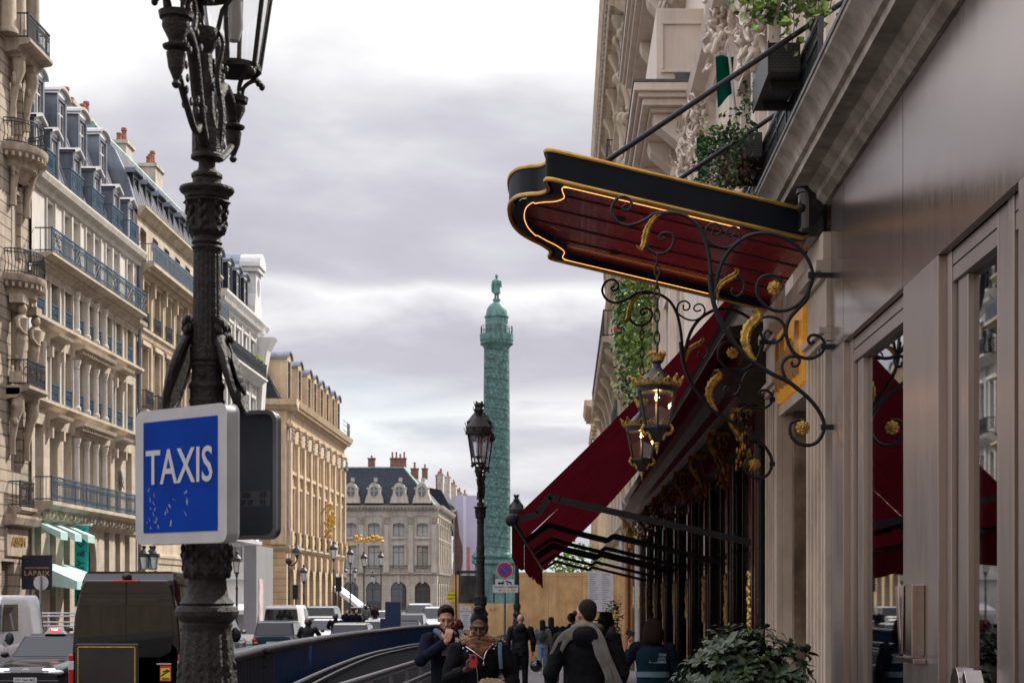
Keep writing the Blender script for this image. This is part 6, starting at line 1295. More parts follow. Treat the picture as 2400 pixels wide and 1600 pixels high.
# ============================================================ RAMP PARAPETS
def ramp_parapets():
    blue = mat('parapet_blue', (.006, .045, .17), .5, spec=.03, var=.2, scale=1.4); steel = mat('brushed_steel', (.15, .16, .175), .36, metal=.85, var=.15, scale=4); deck = mat('deck_slats', (.012, .013, .015), .85, spec=.02, var=.3, scale=2, course=(40, .16, .03), axis='XY', joint=.3)
    path = cr([(-4.30, 21.3, 0), (-4.34, 21.7, 0), (-4.97, 28.3, 0), (-5.77, 39.8, 0), (-6.3, 50, 0), (-6.4, 58, 0), (-6.0, 64, 0), (-5.1, 68, 0), (-3.9, 69.6, 0), (-2.6, 69.8, 0)], 8); zt = lambda y: gz(y)+1.25
    t = thing('ramp_parapet', 'long curved dark blue metal parapet with a rounded steel handrail beside the road', 'parapet', (-5.2, 38, gz(38)))
    b = MB(); b.tube([(p.x, p.y, zt(p.y)-.06) for p in path], .075, 10); b.build('handrail', steel, t, 50)
    b = MB()
    for p, q in zip(path, path[1:]): b.add([(p.x-.12, p.y, zt(p.y)-.04), (q.x-.12, q.y, zt(q.y)-.04), (q.x-.55, q.y, zt(q.y)-.06), (p.x-.55, p.y, zt(p.y)-.06)], [(0, 1, 2, 3)])
    b.build('parapet_cap', mat('cap_zinc', (.13, .15, .16), .55, metal=.4, var=.3, scale=3), t)
    b = MB()
    for p, q in zip(path, path[1:]):
        if p.y < 28.2: continue
        b.add([(p.x+.02, p.y, zt(p.y)-.12), (q.x+.02, q.y, zt(q.y)-.12), (q.x+.02, q.y, gz(q.y)+.2), (p.x+.02, p.y, gz(p.y)+.2)], [(0, 1, 2, 3)])
    b.build('panel', blue, t)
    b = MB(); n = 30
    for k in range(n):
        y = 21.4+(28.2-21.4)*k/n; i = min(range(len(path)), key=lambda j: abs(path[j].y-y)); x = path[i].x+(y-path[i].y)*((path[min(i+1, len(path)-1)].x-path[i].x)/max(.01, path[min(i+1, len(path)-1)].y-path[i].y)); b.box(x, x+.05, y, y+.045, gz(y)+.1, zt(y)-.1)
    b.build('baluster', mat('baluster_grey', (.05, .06, .085), .5, var=.1), t)
    b = MB()
    for p, q in zip(path, path[1:]):
        b.add([(p.x-.12, p.y, zt(p.y)-.1), (q.x-.12, q.y, zt(q.y)-.1), (q.x-.12, q.y, gz(q.y)-.1), (p.x-.12, p.y, gz(p.y)-.1)], [(0, 1, 2, 3)]); b.add([(p.x-.55, p.y, zt(p.y)-.06), (q.x-.55, q.y, zt(q.y)-.06), (q.x-.55, q.y, gz(q.y)-.1), (p.x-.55, p.y, gz(p.y)-.1)], [(0, 1, 2, 3)])
    b.build('back_wall', gap_k, t)
    b = MB(); b.tube([(p.x+.35, p.y, gz(p.y)+.55) for p in path], .05, 8); b.build('lower_rail', steel, t, 50); b = MB(); b.tube([(p.x+.55, p.y, gz(p.y)+.5) for p in path], .03, 8); b.build('lower_rail', steel, t, 50)
    d = MB()
    for p, q in zip(path, path[1:]):
        if q.y > 66: break
        d.quad((p.x+.1, p.y, gz(p.y)+.42), (q.x+.1, q.y, gz(q.y)+.42), (-2.0, q.y, gz(q.y)+.42), (-2.0, p.y, gz(p.y)+.42))
    d.solo('ramp_cover', deck, 'dark slatted cover over the ramp between the blue parapet and the steel rails', 'ramp cover')
    t = thing('steel_railing', 'double steel handrail with dark panels along the pavement edge behind the man', 'railing', (-1.95, 30, gz(30)))
    for dz, r, dx in ((1.12, .045, 0), (.92, .04, .06), (.62, .06, .1)):
        b = MB(); b.tube([(-1.95+dx, y, gz(y)+dz) for y in (12.8, 20, 30, 40, 50, 58)], r, 9); b.build('handrail', steel, t, 50)
    b = MB()
    for y0, y1 in ((12.8, 30), (30, 58)): b.quad((-1.96, y0, gz(y0)-.1), (-1.96, y1, gz(y1)-.1), (-1.96, y1, gz(y1)+.55), (-1.96, y0, gz(y0)+.55))
    b.build('panel', blue, t)
    for k in range(24): y = 13+1.9*k; b = MB(); b.box(-1.98, -1.93, y, y+.05, gz(y), gz(y)+1.1); b.build('post', steel, t)
    p = pix(920, 1409, 67); b = MB(); b.box(p.x-.30, p.x+.31, 67, 67.4, gz(67)+.2, p.z); b.box(p.x-.50, p.x-.30, 67.02, 67.35, gz(67)+.2, p.z-.68); b.solo('sign_box', mat('box_blue', (.003, .02, .085), .4, var=.1), 'plain dark blue sign box standing behind the curved parapet', 'sign box', bevel=.01)
ramp_parapets()

# ============================================================ VEHICLES
tyre = mat('tyre', (.02, .02, .021), .8, var=.1); rimm = mat('wheel_rim', (.35, .35, .37), .35, metal=.8, var=.05); cglass = glass('car_glass', refl=.0, dark=(.014, .017, .02)); vglass = glass('van_glass', refl=.0, dark=(.006, .006, .007)); redl = mat('tail_light', (.42, .008, .01), .25, var=.05, coat=.5); amber = mat('amber_light', (.75, .22, .02), .25, var=.05, coat=.5); headl = mat('head_light', (.62, .64, .68), .12, metal=.3, var=.05, coat=1); plate_m = mat('number_plate', (.62, .62, .62), .5, var=.03); blackp = mat('black_plastic', (.018, .018, .02), .55, var=.1); drl = mat('running_light', (.9, .95, 1), .4, var=0, emit=3.0)
def paint(nm, col, rough=.2, metal=.1): return mat('paint_'+nm, col, rough, metal=metal, var=.05, scale=2, coat=.5, spec=.35)
def loft(mb, rings):
    n = len(rings[0]); mb.add([p for r in rings for p in r], [(i*n+k, i*n+(k+1) % n, (i+1)*n+(k+1) % n, (i+1)*n+k) for i in range(len(rings)-1) for k in range(n)]+[tuple(range(n-1, -1, -1)), tuple((len(rings)-1)*n+k for k in range(n))])
def rbox(y, w, z0, z1, e=4.5, n=20, tap=0.0):
    P = []
    for k in range(n):
        a = 2*pi*(k+.5)/n; c, s = cos(a), sin(a); x = w*abs(c)**(2/e)*(1 if c > 0 else -1); f = abs(s)**(2/e)*(1 if s > 0 else -1); z = (z0+z1)/2+(z1-z0)/2*f
        P.append((x*(1-tap*max(0, f)), y, z))
    return P
def vehicle(name, label, cat, x, y, rz, L, Wd, H, pm, kind='hatch', group=None, lights='rear', plate=True):
    """y is the end nearest the camera; rz = 0 drives away, pi comes towards it"""
    cy_ = y+L/2; t = thing(name, label, cat, (x, cy_, gz(cy_)-.13), group, rz); hw = Wd/2; O = ORG[t]; ORG[t] = Vector((0, 0, 0)); h = L/2
    van = kind == 'van'; belt = H*(.50 if van else .60); hood = H*(.50 if van else .56)
    b = MB()
    if van: st = [(-h, hw*.94, .35, H*.55), (-h+.06, hw*.99, .3, H*.56), (0, hw, .28, H*.56), (h-.95, hw, .28, H*.52), (h-.35, hw*.97, .28, H*.44), (h-.04, hw*.88, .32, H*.38), (h, hw*.8, .38, H*.34)]
    elif kind == 'sedan': st = [(-h, hw*.86, .38, H*.60), (-h+.12, hw*.96, .28, H*.645), (-h+.8, hw, .24, H*.66), (0, hw, .22, H*.63), (h-1.3, hw, .22, H*.62), (h-.6, hw*.98, .22, H*.57), (h-.15, hw*.92, .26, H*.49), (h, hw*.80, .34, H*.42)]
    else: st = [(-h, hw*.9, .36, H*.60), (-h+.1, hw*.97, .28, H*.62), (-h+.6, hw, .24, H*.62), (0, hw, .22, H*.60), (h-1.1, hw, .22, H*.59), (h-.5, hw*.98, .22, H*.55), (h-.12, hw*.92, .26, H*.48), (h, hw*.82, .34, H*.42)]
    loft(b, [rbox(*q) for q in st]); body = b.build('body', pm, t, 50)
    # greenhouse: a tapering shell, with panes just proud of it
    if van: G = [(-h+.04, -h+.14), (h-1.15, h-1.75)]; tw = .84
    elif kind == 'sedan': G = [(-h+.55, -h+1.45), (h-1.25, h-2.15)]; tw = .76
    else: G = [(-h+.06, -h+.45), (h-1.1, h-1.95)]; tw = .80
    zb, zr = belt-.08, H; rw = hw*tw; bw = hw*.965
    b = MB(); N = 8; rings = []
    for f in (0, .35, .7, .88, .97, 1.0):
        w = bw+(rw-bw)*f; y0 = G[0][0]+(G[0][1]-G[0][0])*f+(.10 if f >= .97 else 0); y1 = G[1][0]+(G[1][1]-G[1][0])*f-(.14 if f >= .97 else 0); z = zb+(zr-zb)*f
        if f == 1.0: w *= .93
        elif f >= .97: w *= .985
        r_ = .14; rings.append([(w-r_*.3, y0, z), (w, y0+r_, z), (w, y1-r_*2, z), (w-r_*.5, y1, z), (-w+r_*.5, y1, z), (-w, y1-r_*2, z), (-w, y0+r_, z), (-w+r_*.3, y0, z)])
    loft(b, rings); b.build('cabin', pm, t, 35)
    at = lambda f, e, s: (s*(bw+(rw-bw)*f), (G[0][0]+(G[0][1]-G[0][0])*f) if e < 0 else (G[1][0]+(G[1][1]-G[1][0])*f), zb+(zr-zb)*f)
    g0, g1 = (.30 if van else .22), (.80 if van else .88)
    trim_b = MB()
    def pane(nm, *p):
        MB().quad(*p).build(nm, cglass, t); P = [Vector(q) for q in p]; c = sum(P, Vector())/len(P); nn = (P[1]-P[0]).cross(P[3]-P[0]).normalized(); nn = nn if nn.dot(c-Vector((0, 0, .9))) > 0 else -nn
        trim_b.quad(*[c+(q-c)*1.07-nn*.006 for q in P])
    for e, nm in ((1, 'windscreen'), (-1, 'rear_window')):
        q = [at(g0, e, -.92), at(g0, e, .92), at(g1, e, .90), at(g1, e, -.90)]; pane(nm, *[(a, c+e*.012, d) for a, c, d in q])
    ya, yb = at(g0, -1, 1)[1], at(g0, 1, 1)[1]; yc, yd = at(g1, -1, 1)[1], at(g1, 1, 1)[1]
    cuts = ((.64, .97),) if van and kind == 'van' and lights != 'glazed' else ((.06, .48), (.51, .95))
    for s in (-1, 1):
        for c0, c1 in cuts:
            q = []
            for f, c in ((g0, c0), (g0, c1), (g1, c1 if van else min(c1, .94)), (g1, max(c0, .06))):
                a0, a1 = (ya, yb) if f == g0 else (yc, yd); q.append((s*((bw+(rw-bw)*f)+.010), a0+(a1-a0)*c, zb+(zr-zb)*f))
            pane('side_window', *q)
    trim_b.build('window_trim', blackp, t)
    for s in (-1, 1):
        for wy in (-h+.82, h-.85):
            R_ = .33 if not van else .36; b = MB(lambda a, d, z, s=s, wy=wy: (s*(hw-.08)+d, wy+a, R_+z)); b.lathe([(R_*.62, 0), (R_*.96, 0), (R_, .04), (R_, .17), (R_*.96, .2), (R_*.62, .2)], (0, 0, 0), 18) if False else None
            w = MB(); N = 18
            ring = lambda rad, xx: [(xx, wy+rad*cos(2*pi*k/N), R_+rad*sin(2*pi*k/N)) for k in range(N)]
            loft(w, [ring(R_*.94, s*(hw-.22)), ring(R_, s*(hw-.18)), ring(R_, s*(hw-.04)), ring(R_*.93, s*(hw+.005)), ring(R_*.64, s*(hw+.005))]); o = w.build('wheel', tyre, t, 40)
            w = MB(); w.add(ring(R_*.64, s*(hw+.008))+[(s*(hw-.03), wy, R_)], [(k, (k+1) % N, N) for k in range(N)]); w.build('rim', rimm, o)
    b = MB(); b.box(-hw*.9, hw*.9, -h-.02, -h+.12, .3, .48); b.box(-hw*.86, hw*.86, h-.1, h+.015, .28, .44); b.build('bumper', blackp if kind == 'van' else pm, t, bevel=.03)
    for s in (-1, 1):
        b = MB(); zz = H*.58 if van else H*.56; b.ball((s*(hw+.09), h-(1.45 if van else 1.5), belt+.10), (.11, .07, .16 if van else .08), 10, 7); b.bar((s*(hw-.03), h-(1.42 if van else 1.5), belt+.06), (s*(hw+.05), h-1.45, belt+.09), .04); b.build('mirror', blackp if van else pm, t, 50)
        if lights == 'glazed': continue
        b = MB(); b.ball((s*hw*.86, -h+.02, H*.5 if not van else H*.40), (.10, .05, .10 if not van else .30), 10, 8); o = b.build('tail_light', redl, t, 50)
        b = MB(); b.ball((s*hw*.80, -h-.0, H*.44 if not van else H*.30), (.10, .045, .045), 10, 6); b.build('indicator', amber, t, 50)
        b = MB(); b.ball((s*hw*.74, h-.09, H*.42 if not van else H*.34), (.19, .10, .065 if not van else .13), 12, 8); b.build('headlight', headl, t, 50)
    if plate:
        for e in (-1, 1): b = MB(); b.box(-.26, .26, e*(h+.022)-.004, e*(h+.022)+.004, .38 if e > 0 else H*.40, .49 if e > 0 else H*.40+.11); b.build('number_plate', plate_m, t)
    ORG[t] = O; return t, h, hw
def put(nm, mb, m, t, sm=None, bevel=0.0):  # extra part in a vehicle's own coordinates
    O = ORG[t]; ORG[t] = Vector((0, 0, 0)); o = mb.build(nm, m, t, sm, None, bevel); ORG[t] = O; return o
def vehicles():
    PK, PW, PS = paint('black', (.010, .010, .012)), paint('white', (.70, .70, .71), .3, 0), paint('silver', (.40, .41, .43), .25, .6)
    PG = paint('teal', (.016, .06, .075)); PGr = paint('grey', (.13, .135, .14)); PB = paint('beige', (.36, .33, .29)); PC = paint('cream', (.62, .62, .52), .3, 0)
    # tall black van, seen from behind
    t, h, hw = vehicle('passenger_van', 'tall black passenger van seen from behind on the road', 'van', -7.92, 30, 0, 5.9, 2.02, 2.70, PK, 'van', lights='glazed', plate=False)
    H = 2.70; b = MB(); P = [(-.86, 1.30), (-.80, 1.02), (-.62, .93), (.62, .93), (.80, 1.02), (.86, 1.30), (.80, 1.86), (-.80, 1.86)]; P = [(x, z+.22) for x, z in P]; b.ext(P, 1, -h-.012, -h+.3); put('rear_window', b, vglass, t)
    b = MB(); b.add([(-.82, -h-.006, 2.16), (.82, -h-.006, 2.16), (.80, -h+.03, 2.44), (-.80, -h+.03, 2.44)], [(0, 1, 2, 3)]); b.ext([(-.95, .42), (.95, .42), (.98, 1.3), (.93, 1.9), (.80, 2.46), (.74, 2.54), (-.74, 2.54), (-.80, 2.46), (-.93, 1.9), (-.98, 1.3)], 1, -h+.0, -h+.3); put('rear_door', b, PK, t, bevel=.03)
    b = MB(); b.box(-.006, .006, -h-.02, -h+.01, .5, 2.5); b.box(-.84, .84, -h-.013, -h+.01, 2.30, 2.312); b.box(-.84, .84, -h-.016, -h+.01, 2.075, 2.085); put('door_gap', b, gap_k, t)
    b = MB(); b.box(-.24, .24, -h-.03, -h+.06, 2.50, 2.54); put('brake_light', b, redl, t, bevel=.008); b = MB(); b.ball((0, -h+.06, 2.60), (.09, .12, .07), 12, 8); put('camera_pod', b, blackp, t, 50)
    for s in (-1, 1):
        b = MB(); b.box(s*.985-.05, s*.985+.05, -h-.03, -h+.12, .62, 1.20); put('tail_light', b, redl, t, bevel=.02); b = MB(); b.box(s*.985-.052, s*.985+.052, -h-.034, -h+.1, .92, 1.08); put('reverse_light', b, headl, t, bevel=.01)
        b = MB(); b.box(s*1.02-.05, s*1.02+.05, -h-.02, -h+.06, 1.62, 1.68); put('hinge', b, blackp, t, bevel=.01)
    b = MB(); b.box(-1.0, 1.0, -h-.06, -h+.2, .35, .62); put('rear_bumper', b, blackp, t, bevel=.04)
    yl, bk, rd = mat('sticker_yellow', (.72, .60, .02), .5, var=.03), mat('sticker_ink', (.01, .01, .01), .6, var=0), mat('sticker_red', (.6, .03, .03), .5, var=.03)
    b = MB(); b.box(.62, .82, -h-.036, -h-.03, .72, 1.0); o = put('blind_spot_sticker', b, rd, t); b = MB(); b.box(.635, .805, -h-.039, -h-.036, .735, .955); put('sticker_field', b, yl, o)
    b = MB(); b.ext([(.64, .80), (.80, .90), (.80, .93), (.64, .83)], 1, -h-.041, -h-.039); b.ext([(.67, .87), (.77, .91), (.77, .94), (.67, .9)], 1, -h-.043, -h-.041); put('sticker_mark', b, bk, o)
    O = ORG[o]; ORG[o] = Vector((0, 0, 0))
    for s, z in (('ANGLES', .775), ('MORTS', .75)): text(s, 'lettering', bk, o, (.72, -h-.042, z), .032, (pi/2, 0, 0), .0005, sx=1.2, bold=.001)
    ORG[o] = O; b = MB(); b.box(.56, .82, -h-.034, -h-.028, 1.02, 1.045); put('model_badge', b, headl, t); b = MB(); b.ext([(-.72, 1.06), (-.5, 1.06), (-.53, 1.12), (-.61, 1.15), (-.69, 1.12)], 1, -h-.034, -h-.028); put('round_sticker', b, plate_m, t)
    # white van coming towards us on the far left
    t, h, hw = vehicle('delivery_van', 'white delivery van with a curved red stripe at the far left', 'van', -15.0, 40.2, pi, 4.8, 2.0, 2.38, PW, 'van')
    b = MB(); x = hw*.985+.012; P = [(.92, 1.95), (1.02, 1.95), (.82, 1.6), (.74, 1.3), (.74, .95), (.66, .75), (.64, 1.0), (.66, 1.35), (.76, 1.65)]
    b.add([(x-.11*max(0, (z-1.1))/1.2, y_+.25, z) for y_, z in P], [tuple(range(len(P)))]); put('red_stripe', b, mat('stripe_red', (.6, .05, .04), .4, var=.03), t)
    b = MB(); b.box(x-.03, x+.004, -1.2, .85, 1.12, 1.135); b.box(x-.05, x+.002, -2.2, .85, 1.86, 1.872); b.box(x-.05, x+.004, .0, .012, .6, 2.1); put('panel_gap', b, mat('gap_grey', (.30, .30, .31), .6, var=0), t)
    # black taxi facing the camera
    t, h, hw = vehicle('taxi', 'black taxi facing the camera with a red lit roof sign', 'car', -12.2, 37.6, pi, 4.5, 1.78, 1.43, PK, 'sedan')
    b = MB(); b.ext([(-.26, 1.42), (.26, 1.42), (.2, 1.48), (.12, 1.58), (-.12, 1.58), (-.2, 1.48)], 1, -.1, .1); o = put('roof_sign', b, plate_m, t, bevel=.012)
    b = MB(); b.box(-.115, .115, .1, .112, 1.49, 1.565); put('sign_face', b, mat('taxi_red', (.9, .04, .03), .4, var=0, emit=2.0), o); O = ORG[o]; ORG[o] = Vector((0, 0, 0)); text('TAXI', 'lettering', mat('taxi_letter', (1, .75, .7), .4, var=0, emit=2.5), o, (0, .116, 1.527), .07, (pi/2, 0, pi), .001, sx=1.1, bold=.001); ORG[o] = O
    for s in (-1, 1): b = MB(); b.box(s*.52-.13, s*.52+.13, h-.06, h+.0, .66, .69); put('running_light', b, drl, t)
    O = ORG[t]; ORG[t] = Vector((0, 0, 0)); text('HD 066 MZ', 'lettering', mat('ink', (.02, .02, .022), .7), t, (0, h+.03, .435), .085, (pi/2, 0, pi), .001, sx=1.1, bold=.001); ORG[t] = O
    b = MB(); b.tube([(.09*cos(2*pi*k/16), h-.02, .62+.06*sin(2*pi*k/16)) for k in range(17)], .012, 6); b.tube([(.045*cos(2*pi*k/12), h-.015, .625+.05*sin(2*pi*k/12)) for k in range(13)], .008, 5); put('badge', b, headl, t)
    b = MB(); b.box(-.6, .6, h-.12, h-.005, .34, .52); put('grille', b, gap_k, t)
    S = [('car', 'dark blue green hatchback seen from behind, just beyond the blue parapet', 'car', -11.6, 66, 0, 4.1, 1.72, 1.53, PG, 'hatch'),
         ('car', 'silver estate car waiting left of the blue green hatchback', 'car', -13.9, 64, 0, 4.4, 1.75, 1.66, PS, 'hatch'),
         ('camper_van', 'white camper van beyond the blue green hatchback', 'van', -14.7, 86, 0, 5.0, 1.95, 2.05, PW, 'van'),
         ('car', 'pale green car between the white camper van and the scooter rider', 'car', -12.4, 84, 0, 4.2, 1.7, 1.5, PC, 'hatch'),
         ('minivan', 'silver minivan in front of the tan palace', 'van', -13.9, 94, 0, 4.6, 1.85, 1.95, PS, 'hatch'),
         ('car', 'white saloon car behind the two scooter riders', 'car', -11.5, 78, pi, 4.3, 1.75, 1.42, PW, 'sedan'),
         ('car', 'cream car just behind the parapet, right of the second scooter rider', 'car', -8.6, 66, 0, 4.0, 1.65, 1.45, PC, 'hatch'),
         ('car', 'white car just behind the parapet, left of the blue sign box', 'car', -8.3, 74, 0, 4.1, 1.7, 1.46, PW, 'hatch'),
         ('minivan', 'white minivan at the back of the row right of the blue sign box', 'van', -10.2, 114, pi, 4.6, 1.85, 2.0, PW, 'hatch'),
         ('minivan', 'white minivan nearest to the man in the dark coat', 'van', -7.5, 95, pi, 4.5, 1.8, 1.9, PW, 'hatch'),
         ('car', 'dark grey car in front of the white minivans', 'car', -8.1, 84, pi, 4.2, 1.75, 1.62, PGr, 'hatch'),
         ('car', 'beige car low behind the parapet beside the blue sign box', 'car', -7.3, 74, 0, 4.0, 1.65, 1.42, PB, 'sedan'),
         ('car', 'distant silver car in front of the grey palace', 'car', -17.5, 140, 0, 4.4, 1.8, 1.6, PS, 'hatch'),
         ('car', 'distant white car left of the branched dark lamp posts in the square', 'car', -13.6, 120, pi, 4.3, 1.75, 1.45, PW, 'sedan')]
    for a in S: vehicle(*a, group='vehicles waiting on the road')
vehicles()

# ============================================================ SITE HOARDINGS, SIGNS, PLANTS
def site():
    ply = mat('plywood', (.66, .41, .19), .75, var=.2, scale=1.1, streak=.25, course=(1.22, 2.44, .012), axis='XZ', joint=.6, col2=(.68, .44, .22)); white_c = mat('paper', (.56, .55, .60), .7, var=.05); ink = mat('ink', (.02, .02, .022), .7); D = 60; g = gz(D)
    t = thing('plywood_hoarding', 'tall tan plywood hoarding across the pavement behind the walkers', 'hoarding', (.2, D, g)); a, c = pix(1216, 1340, D), pix(1500, 1340, D)
    b = MB(); b.box(a.x, 2.9, D, D+.06, g, a.z); b.build('panel', ply, t); b = MB(); p, q = pix(1256, 1415, D), pix(1326, 1415, D); b.box(p.x, q.x, D-.02, D-.002, g, p.z); b.build('door', ply, t)
    b = MB(); p, q = pix(1377, 1338, D), pix(1438, 1432, D); b.box(p.x, q.x, D-.03, D-.025, q.z, p.z); o = b.build('notice_sheet', white_c, t); b = MB(); r = random.Random(6)
    for k in range(17):
        z = p.z-.12-.08*k
        if z < q.z+.05: break
        for x0, x1 in ((p.x+.06, p.x+.06+r.uniform(.15, .34)), (p.x+.52, p.x+.52+r.uniform(.1, .32))): b.box(x0, x1, D-.034, D-.03, z-.012, z+.012)
    b.build('print_line', mat('faint_print', (.22, .22, .26), .7, var=0), o)
    t = thing('plywood_hoarding', 'lower plywood hoarding with a white poster left of the no parking sign', 'hoarding', (-3, D, g)); a, c = pix(1070, 1413, D), pix(1204, 1413, D)
    b = MB(); b.box(a.x, c.x, D, D+.06, g, a.z); b.build('panel', ply, t); b = MB(); b.box(a.x-.32, a.x-.02, D+1.5, D+1.6, g, pix(0, 1345, D).z); b.build('side_panel', ply, t)
    b = MB(); p, q = pix(1078, 1419, D), pix(1105, 1475, D); b.box(p.x, q.x, D-.02, D-.004, q.z, p.z); o = b.build('poster', white_c, t); m = (p.x+q.x)/2
    text('OPERA VENDOME', 'lettering', ink, o, (m, D-.024, p.z-.2), .05, (pi/2, 0, 0), .001); b = MB()
    for s in (-1, 1): b.ext([(m+s*.02, p.z-.13), (m+s*.10, p.z-.04), (m+s*.09, p.z-.10), (m+s*.03, p.z-.15)], 1, D-.024, D-.021)
    b.build('emblem', mat('emblem_gold', (.42, .22, .06), .6), o); b = MB()
    for k in range(7): w = .12-.03*(k % 3); b.box(m-w, m+w, D-.024, D-.021, p.z-.34-.07*k, p.z-.325-.07*k)
    b.build('print_line', ink, o); text('A.IKN', 'graffiti', mat('faded_paint', (.28, .19, .10), .8), t, (pix(1160, 1430, D).x, D-.004, pix(0, 1428, D).z), .16, (pi/2, 0, .05), .001)
    # site cabin with mesh, and the yellow lorry entrance sign
    a, c = pix(1072, 1338, 62), pix(1118, 1412, 62); t = thing('site_fence', 'dark mesh site fence panel standing behind the low plywood', 'fence', (a.x, 62, gz(62))); b = MB(); b.box(a.x, a.x+.08, 62, 62.08, gz(62), a.z); b.box(c.x+.6, c.x+.66, 62, 62.06, gz(62), a.z-.1); b.box(a.x, c.x, 62, 62.3, a.z-.07, a.z+.03); b.build('post', cast_far, t); b = MB()
    for k in range(16): z = c.z-.6+(a.z-c.z+.5)*k/15; b.box(a.x, c.x+.6, 62.02, 62.035, z, z+.012)
    for k in range(22): x = a.x+(c.x+.6-a.x)*k/21; b.box(x, x+.01, 62.0, 62.015, gz(62), a.z)
    b.build('mesh_panel', cast_far, t); b = MB(); b.box(a.x+.1, c.x, 62.5, 64, gz(62), a.z-.15); b.build('stacked_panels', mat('dim_grey', (.09, .09, .095), .6, var=.6, scale=3), t)
    p, q = pix(1048, 1387, 60), pix(1067, 1408, 60); t = thing('entrance_sign', 'yellow lorry entrance sign with black capitals beside the mesh fence', 'sign', (p.x, 60, q.z)); b = MB(); b.box(p.x, q.x, 59.9, 59.93, q.z, p.z); b.build('plate', mat('sign_yellow', (.70, .58, .01), .5, var=.04), t)
    text('ENTREE', 'lettering', ink, t, ((p.x+q.x)/2, 59.895, q.z+.22), .082, (pi/2, 0, 0), .001, bold=.001); text('CAMION', 'lettering', ink, t, ((p.x+q.x)/2, 59.895, q.z+.09), .082, (pi/2, 0, 0), .001, bold=.001); b = MB(); b.box(q.x, q.x+.05, 59.95, 60, g, p.z+.75); b.build('post', cast_far, t)
    # no parking sign
    D = 50; p = pix(1183, 1335, D); t = thing('no_parking_sign', 'round red and blue no parking sign with a tow away plate on a grey pole', 'sign', (p.x, D, gz(D))); disc = lambda r, y, n=32: MB().ext([(p.x+r*cos(2*pi*k/n), p.z+r*sin(2*pi*k/n)) for k in range(n)], 1, y, y+.003)
    grey_p = mat('pole_grey', (.10, .105, .12), .5, metal=.3, var=.1); MB().tube([(p.x, D+.05, gz(D)), (p.x, D+.05, p.z+.2)], .032, 10).build('pole', grey_p, t, 40)
    sr, sb = mat('road_sign_red', (.50, .010, .012), .4, var=.05), mat('road_sign_blue', (.01, .06, .42), .4, var=.05)
    disc(.245, D).build('rim', plate_m, t); disc(.23, D-.006).build('red_ring', sr, t); disc(.165, D-.012).build('blue_field', sb, t); b = MB(); b.bar((p.x-.13, D-.016, p.z+.13), (p.x+.13, D-.016, p.z-.13), .045, .004, (0, 1, 0)); b.build('red_bar', sr, t)
    q = pix(1183, 1363, D); b = MB(); b.box(q.x-.28, q.x+.28, D-.01, D, q.z-.10, q.z+.08); b.build('tow_plate', white_c, t, bevel=.004); b = MB(); b.bar((q.x-.2, D-.014, q.z-.03), (q.x-.02, D-.014, q.z-.03), .045, .004, (0, 1, 0)); b.bar((q.x-.08, D-.014, q.z-.03), (q.x-.03, D-.014, q.z+.035), .02, .004, (0, 1, 0)); b.bar((q.x+.02, D-.014, q.z+.03), (q.x+.2, D-.014, q.z-.02), .045, .004, (0, 1, 0))
    for xx in (-.17, -.07, .08, .19): b.ext([(q.x+xx+.025*cos(2*pi*k/10), q.z-.055+.025*sin(2*pi*k/10)) for k in range(10)], 1, D-.016, D-.012)
    b.build('pictogram', ink, t); q = pix(1185, 1378, D); b = MB(); b.box(q.x-.38, q.x+.38, D-.011, D-.001, q.z-.13, q.z+.10); b.build('text_plate', white_c, t, bevel=.01); text('TRAVAUX A COMPTER', 'lettering', ink, t, (q.x, D-.014, q.z+.04), .068, (pi/2, 0, 0), .001, bold=.001); text('DU', 'lettering', ink, t, (q.x-.16, D-.014, q.z-.055), .065, (pi/2, 0, 0), .001, bold=.001)
    yl = mat('sign_yellow', (.70, .58, .01), .5)
    for k, (x, w, s) in enumerate(((-.04, .04, '17'), (.08, .04, '3'), (.22, .06, '2025'))): b = MB(); b.box(q.x+x-w, q.x+x+w, D-.0135, D-.0115, q.z-.09, q.z-.02); b.build('date_field', yl, t); text(s, 'lettering', ink, t, (q.x+x, D-.0145, q.z-.055), .05, (pi/2, 0, 0), .0005, bold=.001)
    # back of a round sign, and white railings on the far left
    p = pix(96, 1365, 47); t = thing('round_sign', 'grey back of a round road sign above the white van', 'sign', (p.x, 47, gz(47))); b = MB(); b.ext([(p.x+.21*cos(2*pi*k/28), p.z+.21*sin(2*pi*k/28)) for k in range(28)], 1, 47, 47.02); b.build('disc', mat('galvanised', (.42, .42, .43), .45, metal=.5, var=.1), t); b = MB(); b.tube([(p.x, 46.96, gz(47)), (p.x, 46.96, p.z+.2)], .03, 8); b.build('pole', rimm, t)
    t = thing('barrier_railing', 'pale horizontal tube railing between the white van and the black van', 'railing', (-17.4, 56, gz(56))); b = MB()
    for v in (1436, 1443, 1457, 1466): z = pix(0, v, 56).z; b.tube([(-18.6, 56, z), (-16.3, 56, z)], .03, 6)
    b.build('rail', zinc_l, t); b = MB()
    for x in (-18.5, -17.4, -16.4): b.tube([(x, 56.03, gz(56)), (x, 56.03, pix(0, 1434, 56).z)], .035, 6)
    b.build('post', zinc_l, t)
    # black menu board with a gilt line
    D = 9.5; a, c = pix(176, 1508, D), pix(323, 1512, D); t = thing('menu_board', 'black menu board with a thin gold border in front of the black van', 'board', ((a.x+c.x)/2, D, 0)); b = MB(); b.box(a.x, c.x, D, D+.03, .85, a.z); b.build('panel', mat('board_black', (.02, .02, .021), .45, var=.5, scale=2.5), t, bevel=.004)
    b = MB(); e = .014
    for x0, x1, z0, z1 in ((a.x+e, c.x-e, a.z-e-.006, a.z-e), (a.x+e, a.x+e+.005, .87, a.z-e), (c.x-e-.005, c.x-e, .87, a.z-e)): b.box(x0, x1, D-.002, D, z0, z1)
